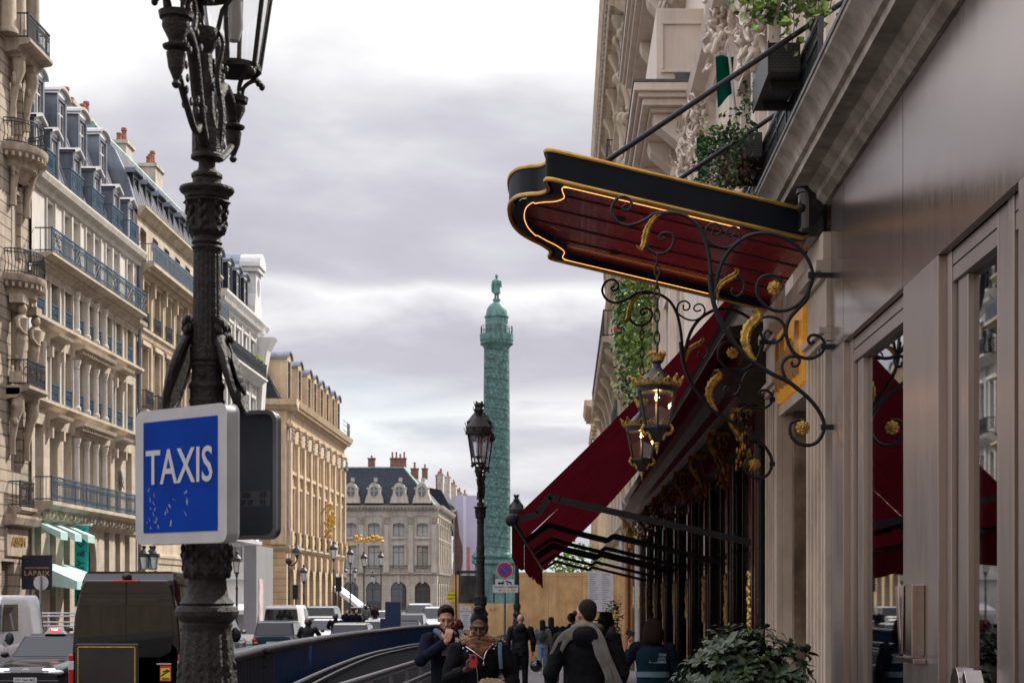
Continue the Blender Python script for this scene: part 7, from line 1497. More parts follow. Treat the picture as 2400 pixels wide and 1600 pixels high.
    b.build('gold_line', gold, t); b = MB(); b.tube([((a.x+c.x)/2, D+.05, gz(D)-.13), ((a.x+c.x)/2, D+.05, 1.2)], .02, 8); b.lathe([(.16, gz(D)-.13), (.16, gz(D)-.1), (0, gz(D)-.1)], ((a.x+c.x)/2, D+.05, 0), 16); b.build('stand', iron_w, t)
site()

def shrubs():
    lf = greenery('shrub_leaf', (.034, .060, .026), (.085, .13, .07)); lf2 = greenery('shrub_shoot', (.22, .34, .03))
    t = thing('shrub', 'dense dark green shrub with pale young shoots in front of the stone doorway', 'shrub', (1.36, 12.6, -.1)); r = random.Random(12)
    lv, sh, st = MB(), MB(), MB()
    def rosette_of(p, d, n, L):
        s = d.orthogonal().normalized()
        for k in range(n):
            a = 2*pi*k/n+r.uniform(-.3, .3); q = (Matrix.Rotation(a, 3, d) @ s); dr = (q*r.uniform(.8, 1.1)+d*r.uniform(-.1, .65)).normalized(); l = L*r.uniform(.8, 1.3); w = l*.19; sd = dr.cross(d).normalized(); nn = dr.cross(sd)
            m1, m2, e = p+dr*l*.35, p+dr*l*.7, p+dr*l-d*l*.15
            lv.add([p, m1+sd*w-nn*.006, m1, m1-sd*w-nn*.006, m2+sd*w*.85-nn*.004, m2, m2-sd*w*.85-nn*.004, e], [(0, 1, 2), (0, 2, 3), (1, 4, 5, 2), (2, 5, 6, 3), (4, 7, 5), (5, 7, 6)])
    for k in range(420):
        th, ph = r.uniform(0, 2*pi), math.acos(r.uniform(-.55, 1)); rad = r.uniform(.72, 1.05) if k % 4 else r.uniform(.4, .7); d = Vector((sin(ph)*cos(th), sin(ph)*sin(th), cos(ph))); bump_ = 1+.13*sin(3*th+1.3)*sin(2*ph)+.08*sin(5*th)
        p = Vector((1.36+.50*rad*d.x*bump_, 12.75+.46*rad*d.y*bump_, .98+.46*rad*d.z*bump_)); dd = (d+Vector((0, 0, .7))+Vector((r.gauss(0, .25), r.gauss(0, .25), r.gauss(0, .2)))).normalized()
        rosette_of(p, dd, r.randint(6, 9), r.uniform(.09, .135)); st.tube([p-dd*.16, p], .003, 4)
        if rad > .8 and d.z > -.1 and r.random() < .5:
            for q in range(r.randint(2, 4)): a = r.uniform(0, 6.28); e = dd*.05+Vector((cos(a)*.012, sin(a)*.012, 0)); sh.tube([p, p+e*.6, p+e*1.1], [.003, .007, .002], 5)
    lv.build('leaves', lf, t); sh.build('shoots', lf2, t, 50); st.build('stems', mat('vine_stem', (.10, .07, .03), .8), t)
    p = thing('planter', 'dark square planter holding the shrub', 'planter', (1.36, 12.75, -.15)); b = MB(); b.box(1.0, 1.72, 12.4, 13.1, -.15, .5); b.build('tub', lacq, p, bevel=.02); b = MB(); b.box(1.04, 1.68, 12.44, 13.06, .5, .52); b.build('soil', mat('soil', (.03, .02, .015), .9), p)
    D = 33; q = pix(1432, 1448, D); t = thing('olive_tree', 'small potted tree with sparse pale leaves beside the wooden pillar', 'tree', (q.x, D, gz(D))); lv = MB()
    for k in range(9):
        a = r.uniform(0, 6.28); c = Vector((q.x+.17*cos(a)*r.random(), D+.2*sin(a), q.z+r.uniform(-.33, .28))); leaf_cloud(lv, 42, lambda rr_: c+Vector((rr_.gauss(0, .06), rr_.gauss(0, .07), rr_.gauss(0, .07))), .07, 500+k, .1, .5)
    lv.build('crown', greenery('olive_leaf', (.09, .12, .06), (.30, .32, .22)), t); b = MB(); b.tube([(q.x, D, gz(D)+.3), (q.x+.02, D, gz(D)+.9), (q.x, D, q.z)], [.03, .025, .012], 7); b.build('trunk', mat('bark', (.12, .08, .05), .9), t); b = MB(); b.lathe([(.15, gz(D)), (.2, gz(D)+.4), (.17, gz(D)+.4), (0, gz(D)+.36)], (q.x, D, 0), 14); b.build('pot', lacq, t, 40)
    t = thing('tree', 'bright green tree crown showing above the plywood under the awning tips', 'tree', (2.0, 118, -.67)); lv = MB()
    for k in range(14): a = r.uniform(0, 6.28); c = Vector((-1.2+3.6*r.random(), 118+2*sin(a), 2.6+2.2*r.random())); leaf_cloud(lv, 60, lambda rr_: c+Vector((rr_.gauss(0, .5), rr_.gauss(0, .5), rr_.gauss(0, .45))), .32, 600+k, .1, .7)
    lv.build('crown', greenery('tree_leaf', (.14, .24, .04), (.26, .36, .08)), t); b = MB(); b.tube([(.6, 118, -.67), (.6, 118, 2.0), (.7, 118, 3.4)], [.2, .16, .08], 8); b.build('trunk', mat('bark', (.12, .08, .05), .9), t)
shrubs()
# ============================================================ PEOPLE
def cloth(nm, col, rough=.8, sheen=0): return mat('cloth_'+nm, col, rough, spec=.1, var=.22, scale=7, bump=.35, bscale=16, world=False)
SK_L = mat('skin_light', (.50, .27, .19), .5, var=.08, scale=12, world=False); SK_D = mat('skin_dark', (.11, .048, .030), .45, var=.1, scale=12, world=False)
HAIR_BR = mat('hair_brown', (.022, .010, .006), .5, spec=.12, var=.4, scale=40, bump=.8, bscale=120, world=False); HAIR_BK = mat('hair_black', (.010, .009, .010), .4, spec=.12, var=.3, scale=40, bump=.8, bscale=120, world=False); HAIR_GR = mat('hair_grey', (.024, .019, .016), .6, spec=.12, var=.5, scale=60, bump=.8, bscale=140, world=False); HAIR_RD = mat('hair_red', (.10, .022, .018), .55, spec=.12, var=.4, scale=30, bump=.8, bscale=80, world=False)
eye_m = mat('eye_dark', (.02, .015, .012), .2, var=0); lip_m = mat('lip', (.30, .10, .09), .5, var=.1)
def remesh(o, vox, smooth=4):
    m = o.modifiers.new('remesh', 'REMESH'); m.mode = 'VOXEL'; m.voxel_size = vox; m.use_smooth_shade = True
    s = o.modifiers.new('smooth', 'SMOOTH'); s.factor = .5; s.iterations = smooth
def hand(b, w, d, pn, curl=.7, side=1, s=1.0, spread=.1):
    """palm, four unequal bending fingers and a thumb from the side of the palm; d points to the fingers, pn out of the palm"""
    w, d, pn = Vector(w), Vector(d).normalized(), Vector(pn); pn = (pn-d*pn.dot(d)).normalized(); sd = d.cross(pn).normalized()*side
    for q in (-.028, -.01, .01, .028): b.tube([w+sd*q*.6*s, w+d*.05*s+sd*q*s, w+d*.088*s+sd*q*1.05*s], [.014*s, .015*s, .012*s], 8)
    for k, (q, L) in enumerate(((-.032, .058), (-.011, .072), (.011, .078), (.031, .070))):
        p = w+d*.088*s+sd*q*s; dd = (d+sd*spread*q*12).normalized(); P = [p]; a = curl*(.8+.12*k)
        for seg in (.44, .32, .24): dd = (dd*cos(a*.75)+pn*sin(a*.75)).normalized(); P.append(P[-1]+dd*L*seg*1.05*s)
        b.tube(P, [.0098*s, .0092*s, .0084*s, .0068*s], 8); b.ball(P[-1], .0068*s, 7, 5)
    p = w+d*.025*s+sd*.03*s; b.tube([p, p+(d*.5+sd*.65+pn*.35).normalized()*.04*s, p+(d*.5+sd*.65+pn*.35).normalized()*.04*s+(d*.85+sd*.1+pn*.5).normalized()*.036*s], [.013*s, .011*s, .008*s], 8)
def person(label, x, y, rz, H, skin, hairm, hair, jm, tm, arms=None, group=None, detail=0, hem=.78, tilt=0.0, turn=0.0, legs=None, extra=None, shoe=None, gy=None, hood=False, build=1.0):
    """figure facing -Y at rz=0; lengths are for 1.75 m and scaled to H. arms = ((elbow, wrist, fingers, palm, curl) per side)"""
    k = H/1.75; t = thing('person', label, 'person', (x, y, gz(y) if gy is None else gy), group, rz); O = ORG[t]; ORG[t] = Vector((0, 0, 0))
    S = lambda p: Vector(p)*k; sh = (.185*build, .01, 1.43)
    df = (((-.26*build, .03, 1.14), (-.25*build, -.08, .90), (0, -.15, -1), (1, 0, 0), .5), ((.26*build, .03, 1.14), (.25*build, -.08, .90), (0, -.15, -1), (-1, 0, 0), .5)); arms = arms or df
    arms = [a if a else df[i] for i, a in enumerate(arms)]
    legs = legs or (((-.09, 0, .90), (-.10, -.03, .49), (-.10, .03, .08)), ((.09, 0, .90), (.10, -.01, .49), (.11, .0, .08)))
    b = MB()
    b.tube([S((0, .01, .84)), S((0, .01, .95)), S((0, 0, 1.10)), S((0, .0, 1.3)), S((0, .01, 1.42))], [q*k for q in (.13, .145, .125, .145, .10)], 12, flat=.72)
    for lg in legs: b.tube([S(lg[0]), (S(lg[0])+S(lg[1]))/2, S(lg[1]), (S(lg[1])*.65+S(lg[2])*.35), S(lg[2])], [q*k for q in (.085, .072, .05, .05, .036)], 10); b.tube([S(lg[2])+S((0, .05, -.03)), S(lg[2])+S((0, -.06, -.04)), S(lg[2])+S((0, -.15, -.05))], [.035*k, .042*k, .03*k], 8)
    for sgn, a in zip((-1, 1), arms):
        s0 = S((sgn*sh[0], sh[1], sh[2])); b.tube([s0, (s0+S(a[0]))/2, S(a[0]), S(a[0])*.6+S(a[1])*.4, S(a[1])], [q*k for q in (.052, .046, .038, .038, .026)], 9); hand(b, S(a[1]), a[2], a[3], a[4], -sgn if a[2][2] > -.5 else sgn, k)
    hc = S((0, -.02, 1.635)); Rm = Matrix.Rotation(turn, 3, 'Z') @ Matrix.Rotation(tilt, 3, 'X'); pv = S((0, .01, 1.53)); Hd = lambda p: pv+Rm @ (S(p)-pv)
    hb = MB(lambda a, c, z: Hd((a/k, c/k, z/k)))
    b.tube([S((0, .01, 1.40)), S((0, .005, 1.5)), Hd((0, .01, 1.58))], [.065*k, .055*k, .055*k], 10)
    hb.ball((hc.x, hc.y+.012*k, hc.z+.02*k), (.075*k, .092*k, .098*k), 18, 14); hb.ball((0, -.045*k, 1.585*k), (.057*k, .062*k, .075*k), 14, 10); hb.ball((0, -.062*k, 1.535*k), (.034*k, .034*k, .028*k), 10, 8)
    hb.tube([Vector((0, -.105, 1.655))*k, Vector((0, -.122, 1.625))*k, Vector((0, -.135, 1.603))*k, Vector((0, -.112, 1.596))*k], [.010*k, .012*k, .017*k, .012*k], 8)
    hb.tube([Vector((-.05, -.092, 1.668))*k, Vector((0, -.108, 1.672))*k, Vector((.05, -.092, 1.668))*k], .011*k, 7); hb.tube([Vector((-.026, -.100, 1.562))*k, Vector((0, -.112, 1.563))*k, Vector((.026, -.100, 1.562))*k], [.006*k, .011*k, .006*k], 7)
    for e in (-1, 1): hb.ball((e*.076*k, .0, 1.625*k), (.012*k, .022*k, .032*k), 9, 7); hb.ball((e*.043*k, -.072*k, 1.605*k), (.022*k, .026*k, .022*k), 8, 6)
    b.v += hb.v; n0 = len(b.v)-len(hb.v); b.f += [tuple(i+n0 for i in f) for f in hb.f]
    o = b.build('body', skin, t, 60); remesh(o, (.0065 if detail > 1 else .012 if detail else .022)*k, 3)
    if detail:
        e_ = MB(lambda a, c, z: Hd((a/k, c/k, z/k)))
        for e in (-1, 1): e_.ball((e*.032*k, -.088*k, 1.640*k), (.013*k, .010*k, .008*k), 8, 6)
        e_.build('eyes', eye_m, t, 60); l_ = MB(lambda a, c, z: Hd((a/k, c/k, z/k))); l_.tube([Vector((-.022, -.108, 1.562))*k, Vector((0, -.119, 1.563))*k, Vector((.022, -.108, 1.562))*k], [.003*k, .006*k, .003*k], 6); l_.build('lips', lip_m if skin is SK_L else eye_m, t, 60)
    hr = MB(lambda a, c, z: Hd((a/k, c/k, z/k)))
    if hair in ('short', 'buzz', 'bald'):
        g = .006 if hair != 'short' else .016
        if hair == 'bald': pass
        else:
            hr.ball((0, .022*k, 1.682*k), ((.074+g)*k, (.086+g)*k, (.080+g)*k), 18, 12); hr.ball((0, .055*k, 1.635*k), ((.060+g)*k, (.046+g)*k, (.060+g*.5)*k), 14, 10)
            if hair == 'short': hr.tube([Vector((-.05, -.055, 1.74))*k, Vector((0, -.068, 1.76))*k, Vector((.05, -.05, 1.745))*k], .026*k, 8)
    elif hair == 'long': hr.ball((0, .01*k, 1.672*k), (.096*k, .112*k, .098*k), 16, 12); hr.tube([Vector((0, .045, 1.68))*k, Vector((0, .075, 1.55))*k, Vector((0, .085, 1.40))*k, Vector((0, .08, 1.27))*k], [.095*k, .098*k, .09*k, .05*k], 10, flat=.7)
    elif hair == 'bob': hr.ball((0, .012*k, 1.672*k), (.102*k, .112*k, .098*k), 16, 12); hr.tube([Vector((0, .045, 1.70))*k, Vector((0, .055, 1.6))*k, Vector((0, .06, 1.50))*k, Vector((0, .06, 1.46))*k], [.10*k, .125*k, .125*k, .09*k], 14, flat=.78)
    elif hair == 'bun': hr.ball((0, .014*k, 1.684*k), (.084*k, .098*k, .088*k), 18, 12); hr.ball((0, .03*k, 1.785*k), (.055*k, .05*k, .042*k), 12, 8); hr.ball((0, .05*k, 1.62*k), (.07*k, .05*k, .08*k), 12, 8)
    elif hair == 'curly':
        r = random.Random(3)
        for q in range(50): a, c = r.uniform(0, 6.28), r.uniform(-.6, 1); hr.ball((.09*cos(a)*(1-c*c*.5)*k, (.02+.1*sin(a)*(1-c*c*.5))*k, (1.64+.1*c)*k), .035*k, 6, 5)
    elif hair == 'cap': hr.ball((0, .012*k, 1.66*k), (.087*k, .105*k, .10*k), 16, 12)
    elif hair == 'helmet': hr.ball((0, .0, 1.65*k), (.135*k, .155*k, .15*k), 18, 12)
    if hr.v:
        o = hr.build({'cap': 'cap', 'helmet': 'helmet'}.get(hair, 'hair'), hairm, t, 60)
        if hair not in ('bald', 'cap', 'helmet', 'curly'): remesh(o, .012*k, 2)
    if hair == 'cap': pk = MB(lambda a, c, z: Hd((a/k, c/k, z/k))); pk.ball((0, -.12*k, 1.685*k), (.07*k, .085*k, .012*k), 12, 6); pk.build('peak', hairm, t, 60)
    # jacket with sleeves, hem and collar
    j = MB(); q = build
    zs = [(hem, .17), (hem+.12, .17), (1.0, .165), (1.12, .155), (1.26, .178), (1.36, .185), (1.43, .15), (1.475, .085)]
    if hem < .7: zs = [(hem, .20)]+[(z_, r_) for z_, r_ in zs[1:]]
    zs = [(z_, r_) for z_, r_ in zs if z_ > hem-.001]; j.tube([S((0, .012, z_)) for z_, r_ in zs], [r_*k*q for z_, r_ in zs], 18, flat=.70)
    for sgn, a in zip((-1, 1), arms):
        s0 = S((sgn*.15*q, .01, 1.425)); s1 = S((sgn*sh[0], sh[1], sh[2]-.01)); w = S(a[1]); e = S(a[0]); j.tube([s0, s1, (s1+e)/2, e, e*.55+w*.45, e*.08+w*.92], [q_*k*q for q_ in (.075, .082, .072, .064, .056, .047)], 12); j.ball(e, .064*k*q, 9, 7)
    j.tube([S((0, .015, 1.43)), S((0, .01, 1.50)), S((0, .012, 1.535))], [.10*k, .083*k, .085*k], 14)
    if hood: j.ball(S((0, .12, 1.44)), (.13*k, .085*k, .10*k), 14, 10)
    o = j.build('jacket', jm, t, 60); remesh(o, (.012 if detail else .024)*k, 3)
    if detail or True:
        tex = bpy.data.textures.get('cloth_folds') or bpy.data.textures.new('cloth_folds', 'CLOUDS'); tex.noise_scale = .13; tex.noise_depth = 2
        d = o.modifiers.new('folds', 'DISPLACE'); d.texture = tex; d.strength = .028*k; d.mid_level = .5; d.texture_coords = 'LOCAL'
    tr = MB(); tr.tube([S((0, .01, 1.0)), S((0, .01, .86))], [.16*k, .165*k], 12, flat=.75)
    for lg in legs: tr.tube([S(lg[0])+S((0, 0, .03)), (S(lg[0])+S(lg[1]))/2, S(lg[1]), (S(lg[1])+S(lg[2]))/2, S(lg[2])+S((0, .01, -.02))], [q_*k for q_ in (.105, .092, .074, .07, .066)], 12)
    o = tr.build('trousers', tm, t, 60); remesh(o, .02*k, 2)
    for lg in legs: f = MB(); p = S(lg[2]); f.tube([p+S((0, .07, -.035)), p+S((0, 0, -.02)), p+S((0, -.09, -.045)), p+S((0, -.17, -.055))], [.036*k, .05*k, .045*k, .03*k], 10, flat=.8); f.box(p.x-.04*k, p.x+.04*k, p.y-.18*k, p.y+.09*k, -.0+p.z-.082*k, p.z-.06*k); f.build('shoe', shoe or blackp, t, 50)
    if extra: extra(t, S, Hd, k)
    ORG[t] = O; return t
def crowd():
    navy_c, black_c, leather = cloth('navy', (.008, .010, .022)), cloth('black', (.008, .008, .010)), cloth('leather', (.014, .014, .016), .45)
    tro_k, jean, maroon_c, grey_c = cloth('trouser_black', (.010, .010, .012)), cloth('jeans', (.16, .24, .36)), cloth('maroon', (.07, .012, .018)), cloth('grey', (.13, .13, .135), .6)
    scarf_g = cloth('scarf_grey', (.17, .16, .145), .9)
    # the man with a hand at his mouth
    def man_x(t, S, Hd, k):
        b = MB(); b.tube(cr([S((-.12, -.02, 1.50)), S((-.09, -.10, 1.47)), S((-.05, -.15, 1.38)), S((-.06, -.16, 1.25))], 4), .032*k, 8); b.build('scarf', cloth('scarf_blue', (.14, .15, .19), .9), t, 60)
        b = MB(); P = cr([S((.16, .10, 1.44)), S((.15, -.0, 1.505)), S((.145, -.11, 1.42)), S((.15, -.15, 1.25)), S((.17, -.12, 1.02))], 5); b.tube(P, .022*k, 6, flat=.35); b.build('bag_strap', cloth('strap_grey', (.20, .20, .22)), t, 60)
    person('man in a long dark navy coat raising one hand to his mouth', -1.29, 18, .35, 1.84, SK_L, HAIR_BR, 'short', navy_c, tro_k, detail=2, hem=.55, tilt=.30, turn=-.25, extra=man_x,
           arms=(((-.30, -.10, 1.20), (-.06, -.25, 1.40), (.25, .12, .95), (.3, 1, 0), .75), ((.27, -.04, 1.17), (.10, -.30, 1.27), (-1, -.15, .02), (0, .25, 1), .8)))
    # the woman looking at her phone
    fur = mat('fur_trim', (.40, .30, .20), .95, var=.5, scale=30, world=False)
    def wom_x(t, S, Hd, k):
        b = MB(); r = random.Random(4)
        for q in range(420):
            a = r.uniform(-.35, pi+.35); rad = .17+r.uniform(-.02, .03); p = Vector((rad*1.08*cos(a), .06+rad*.75*sin(a)-.02, 1.47-.055*cos(2*a)*.5+r.uniform(-.03, .05))); p = S(p); d = Vector((r.gauss(0, 1), r.gauss(0, 1), r.gauss(0, 1)+.3)).normalized()*.045*k; b.tube([p, p+d*.6, p+d], [.009*k, .006*k, .001], 4)
        b.build('fur_trim', fur, t, 60)
        b = MB(); 
        for q in range(3): b.tube([S(((.105-.006*q)*cos(2*pi*i/20), .0+.085*sin(2*pi*i/20)-.02*q, 1.50-.035*q+.012*sin(3*2*pi*i/20+q))) for i in range(21)], .032*k, 8)
        b.ball(S((0, -.12, 1.40)), (.07*k, .04*k, .07*k), 10, 8); b.build('scarf', mat('scarf_rust', (.17, .07, .035), .9, var=.5, scale=14, col2=(.28, .10, .05), world=False), t, 60)
        z = MB(); z.tube(cr([S((-.13, -.10, 1.44)), S((-.07, -.145, 1.40)), S((.02, -.165, 1.33)), S((.025, -.165, 1.29))], 4), .005*k, 5); z.tube(cr([S((.10, -.11, 1.45)), S((.05, -.15, 1.39)), S((.03, -.165, 1.33))], 4), .005*k, 5); z.tube(cr([S((-.10, -.13, 1.37)), S((-.06, -.155, 1.31)), S((-.03, -.16, 1.2)), S((-.03, -.165, .95))], 4), .004*k, 5)
        z.ball(S((.026, -.17, 1.285)), (.008*k, .006*k, .018*k), 6, 5); z.build('zip', mat('zip_silver', (.55, .55, .58), .3, metal=.9, var=0), t, 60)
        b = MB()
        for p in ((-.155, -.10, 1.425), (-.12, -.125, 1.40), (.115, -.10, 1.46), (.125, -.105, 1.42)): b.ball(S(p), .010*k, 8, 6)
        b.build('snap_button', mat('zip_silver', (.55, .55, .58), .3), t, 60)
        b = MB(); b.tube(cr([S((.19, .05, 1.47)), S((.185, -.06, 1.47)), S((.18, -.12, 1.38)), S((.19, -.13, 1.24))], 5), .018*k, 6, flat=.35); b.build('bag_strap', cloth('strap_blue', (.10, .14, .22)), t, 60)
    W = person('woman with a top knot in a fur trimmed black parka looking at a phone', -.80, 15.5, .12, 1.77, SK_D, HAIR_BK, 'bun', black_c, tro_k, detail=2, hem=.62, tilt=.34, turn=-.12, extra=wom_x, build=1.08,
               arms=(((-.29, -.06, 1.14), (-.14, -.30, 1.24), (.55, -.10, .35), (.35, .5, .8), 1.0), ((.31, -.02, 1.12), (.16, -.32, 1.06), (-.9, -.2, -.05), (0, .2, 1), .55)))
    T = Matrix.Translation(ORG[W]) @ Matrix.Rotation(.12, 4, 'Z'); P = lambda x, y, z: tuple(T @ Vector((x, y, z)))
    t = thing('phone', 'red cased phone held up by the woman in the parka', 'phone', P(-.085, -.37, 1.29)); b = MB(P); b.ext([(-.118, 1.275), (-.05, 1.275), (-.05, 1.395), (-.118, 1.395)], 1, -.402, -.392) ; b.build('case', mat('phone_red', (.42, .03, .05), .35, var=.05), t, bevel=.003)
    b = MB(P); b.ext([(-.10, 1.355), (-.068, 1.355), (-.068, 1.383), (-.10, 1.383)], 1, -.406, -.402); b.build('camera_window', gap_k, t)
    t = thing('paper_bag', 'crumpled brown paper bag held in front of the parka', 'bag', P(.10, -.42, 1.06)); b = MB(P); rr_ = random.Random(8); N, M_ = 22, 14; J = [[rr_.uniform(-1, 1) for _ in range(N)] for _ in range(M_+1)]
    vs = []
    for j in range(M_+1):
        f = j/M_; ph = pi*f
        for i in range(N):
            a = 2*pi*i/N; s = 1+.16*J[j][i]; x_ = .145*sin(ph)**.6*cos(a)*s; z_ = (.075*cos(ph)+.03*sin(2*a)*sin(ph))*(1+.1*J[j][i]); y_ = .05*sin(ph)**.6*sin(a)*s
            if a > pi and j < 4: z_ += .02
            vs.append((.07+x_+.25*z_*.3, -.43+y_, 1.085+z_+.18*x_*.3))
    b.add(vs, [(j*N+i, j*N+(i+1) % N, (j+1)*N+(i+1) % N, (j+1)*N+i) for j in range(M_) for i in range(N)]); b.build('paper', mat('kraft_paper', (.42, .27, .16), .8, var=.15, scale=14, bump=.8, bscale=35), t, 12)
    # walkers seen from behind
    person('bald man in a black leather jacket walking away past the lamp post', -1.02, 38, pi, 1.76, SK_L, HAIR_GR, 'bald', leather, tro_k, detail=1, hem=.86, hood=True, group='people walking away on the pavement', build=1.1)
    t = thing('motorcycle_helmet', 'black motorcycle helmet carried low beside the bald man', 'helmet', (-.66, 37.7, gz(38)+.62)); b = MB(); b.ball((-.66, 37.7, gz(38)+.60), (.14, .16, .145), 18, 12); b.build('shell', mat('helmet_black', (.010, .010, .011), .18, var=.1, coat=.6), t, 60); b = MB(); b.ball((-.66, 37.60, gz(38)+.60), (.115, .08, .055), 14, 8); b.build('visor', cglass, t, 60); b = MB(); b.tube([(-.70, 37.7, gz(38)+.73), (-.67, 37.7, gz(38)+.80), (-.63, 37.7, gz(38)+.73)], .012, 6); b.build('chin_strap', blackp, t)
    def bag_x(t, S, Hd, k): b = MB(); b.ball(S((.02, .16, 1.22)), (.13*k, .09*k, .19*k), 14, 10); b.build('backpack', cloth('bag_grey', (.05, .053, .06), .5), t, 60)
    person('woman with black hair, grey leather jacket and pale blue jeans walking away', -.67, 49, pi, 1.60, SK_L, HAIR_BK, 'long', grey_c, jean, detail=0, hem=.92, extra=bag_x, group='people walking away on the pavement', shoe=plate_m, legs=(((-.08, 0, .9), (-.08, -.06, .49), (-.07, -.10, .09)), ((.08, 0, .9), (.09, .06, .50), (.08, .20, .12))))
    person('woman with long black hair and wide maroon trousers walking away', -.42, 49.4, pi, 1.68, SK_L, HAIR_BK, 'long', black_c, maroon_c, hem=.80, group='people walking away on the pavement', shoe=redl)
    person('man in a navy cap and dark jacket walking beside the plywood door', .13, 36, pi, 1.78, SK_L, mat('cap_navy', (.010, .013, .03), .7, var=.1), 'cap', navy_c, tro_k, hem=.84, turn=-.5, group='people walking away on the pavement')
    person('person with curly dark red hair half hidden behind the man in the navy coat', -1.70, 26, pi, 1.66, SK_L, HAIR_RD, 'curly', navy_c, tro_k, group='people walking away on the pavement')
    person('bearded man in a black brimmed hat partly hidden behind the grey scarf', .52, 21, pi-.9, 1.74, SK_L, HAIR_BK, 'long', black_c, tro_k, hem=.6, group='people walking away on the pavement', extra=lambda t, S, Hd, k: (lambda b: (b.lathe([(.0, 1.80*k), (.08*k, 1.79*k), (.095*k, 1.70*k), (.17*k, 1.695*k), (.17*k, 1.685*k), (0, 1.685*k)], (0, .01, 0), 18), b.build('hat', black_c, t, 40)))(MB()))
    def scarf_x(t, S, Hd, k):
        # local frame faces away from the camera: +y is the back that we see
        def ribbon(path, w, nm='scarf', n=6):
            b = MB(); Q = cr([S(p) for p in path], n); m = len(Q); vs = []
            for i, p in enumerate(Q):
                d = (Q[min(i+1, m-1)]-Q[max(i-1, 0)]).normalized(); out = Vector((p.x*.3, 1, .25)).normalized(); s = d.cross(out).normalized()
                for e, h in ((-1, 0), (-.5, .012), (0, .0), (.5, .014), (1, 0)): vs.append(p+s*(w*k*e)+out*(.012+h))
                for e in (1, -1): vs.append(p+s*(w*k*e)-out*.004)
            b.add(vs, [(i*7+c, i*7+(c+1) % 7, i*7+7+(c+1) % 7, i*7+7+c) for i in range(m-1) for c in range(7)]); o = b.build(nm, scarf_g, t, 60)
            f = MB(); d = (Q[-1]-Q[-2]).normalized(); s = d.cross(Vector((0, 1, .2))).normalized()
            for q in range(11): p = Q[-1]+s*(w*k*(q/5-1)); f.tube([p, p+Vector((0, .01, -.04))+d*.02, p+Vector((random.uniform(-.01, .01), .015, -.085))+d*.03], .005*k, 4)
            f.build('fringe', scarf_g, o); return o
        ribbon([(.02, .10, 1.52), (.10, .11, 1.485), (.20, .09, 1.42), (.27, .07, 1.28), (.30, .06, 1.08)], .050)
        ribbon([(.05, .11, 1.50), (-.03, .135, 1.50), (-.09, .17, 1.42), (-.14, .19, 1.28), (-.21, .19, 1.12), (-.27, .17, .98)], .058)
        ribbon([(.0, .12, 1.50), (-.06, .155, 1.46), (-.10, .185, 1.30), (-.17, .20, 1.16), (-.19, .20, 1.08)], .034)
        b = MB(); b.tube([S((.115*cos(2*pi*i/20), .012+.10*sin(2*pi*i/20), 1.515+.02*sin(2*pi*i/20))) for i in range(21)], .03*k, 8); b.build('scarf_collar', scarf_g, t, 60)
        g = MB(lambda a, c, z: Hd((a/k, c/k, z/k)))
        for e in (-1, 1): g.tube([Vector((e*.075, .02, 1.645))*k, Vector((e*.078, -.09, 1.65))*k], .005*k, 5); g.ball((e*.04*k, -.115*k, 1.64*k), (.032*k, .008*k, .024*k), 10, 7)
        g.build('sunglasses', gap_k, t, 50)
    person('tall man with cropped grey hair, dark coat and long fringed grey scarf', .20, 15.5, pi, 1.88, SK_L, HAIR_GR, 'buzz', black_c, tro_k, detail=1, hem=.50, turn=.55, hood=True, extra=scarf_x, build=1.12, arms=(((-.30, .05, 1.12), (-.26, -.12, .92), (0, -.2, -1), (1, 0, 0), .6), ((.31, .05, 1.12), (.29, -.05, .90), (0, -.1, -1), (-1, 0, 0), .6)))
    teal_v = cloth('vest_teal', (.004, .020, .034), .7); band = mat('reflective_band', (.10, .17, .22), .4, var=.1)
    def vest_x(t, S, Hd, k):
        b = MB(); b.tube([S((0, .014, z_)) for z_ in (.93, 1.02, 1.14, 1.26, 1.37, 1.43)], [q*k*1.08 for q in (.182, .178, .176, .192, .20, .165)], 18, flat=.74); o = b.build('vest', teal_v, t, 60)
        b = MB(); b.tube([S((0, .014, z_)) for z_ in (1.07, 1.075, 1.135, 1.14)], [q*k*1.08 for q in (.17, .186, .184, .17)], 18, flat=.76); b.build('reflective_band', band, o, 60)
        tm_ = mat('print_pale_blue', (.24, .33, .42), .6, var=.1); sw = .012
        for s, z, sz in (('MEDIATION', 1.335, .042), ('ET DE SECOURS', 1.295, .028), ('ACCESSIBLE', 1.255, .042)): text(s, 'lettering', tm_, o, S((-.045, .163, z)), sz*k, (pi/2, 0, pi), .001, sx=.9, bold=.001)
    person('woman with a brown bob in a teal printed vest by the dark restaurant front', 1.0, 19, pi, 1.70, SK_L, HAIR_BR, 'bob', navy_c, tro_k, detail=1, hem=.80, extra=vest_x, group='people walking away on the pavement', arms=(None, ((.33, -.05, 1.20), (.27, -.18, 1.40), (.1, -.1, 1), (-1, 0, 0), .9)))
    t = thing('phone', 'dark phone held beside the brown haired head of the woman in the vest', 'phone', (.72, 19.18, 1.30)); b = MB(); b.bar((.70, 19.2, 1.335), (.80, 19.2, 1.30), .012, .06); b.build('case', blackp, t)
    # passers-by far off
    G = 'people crossing near the square'
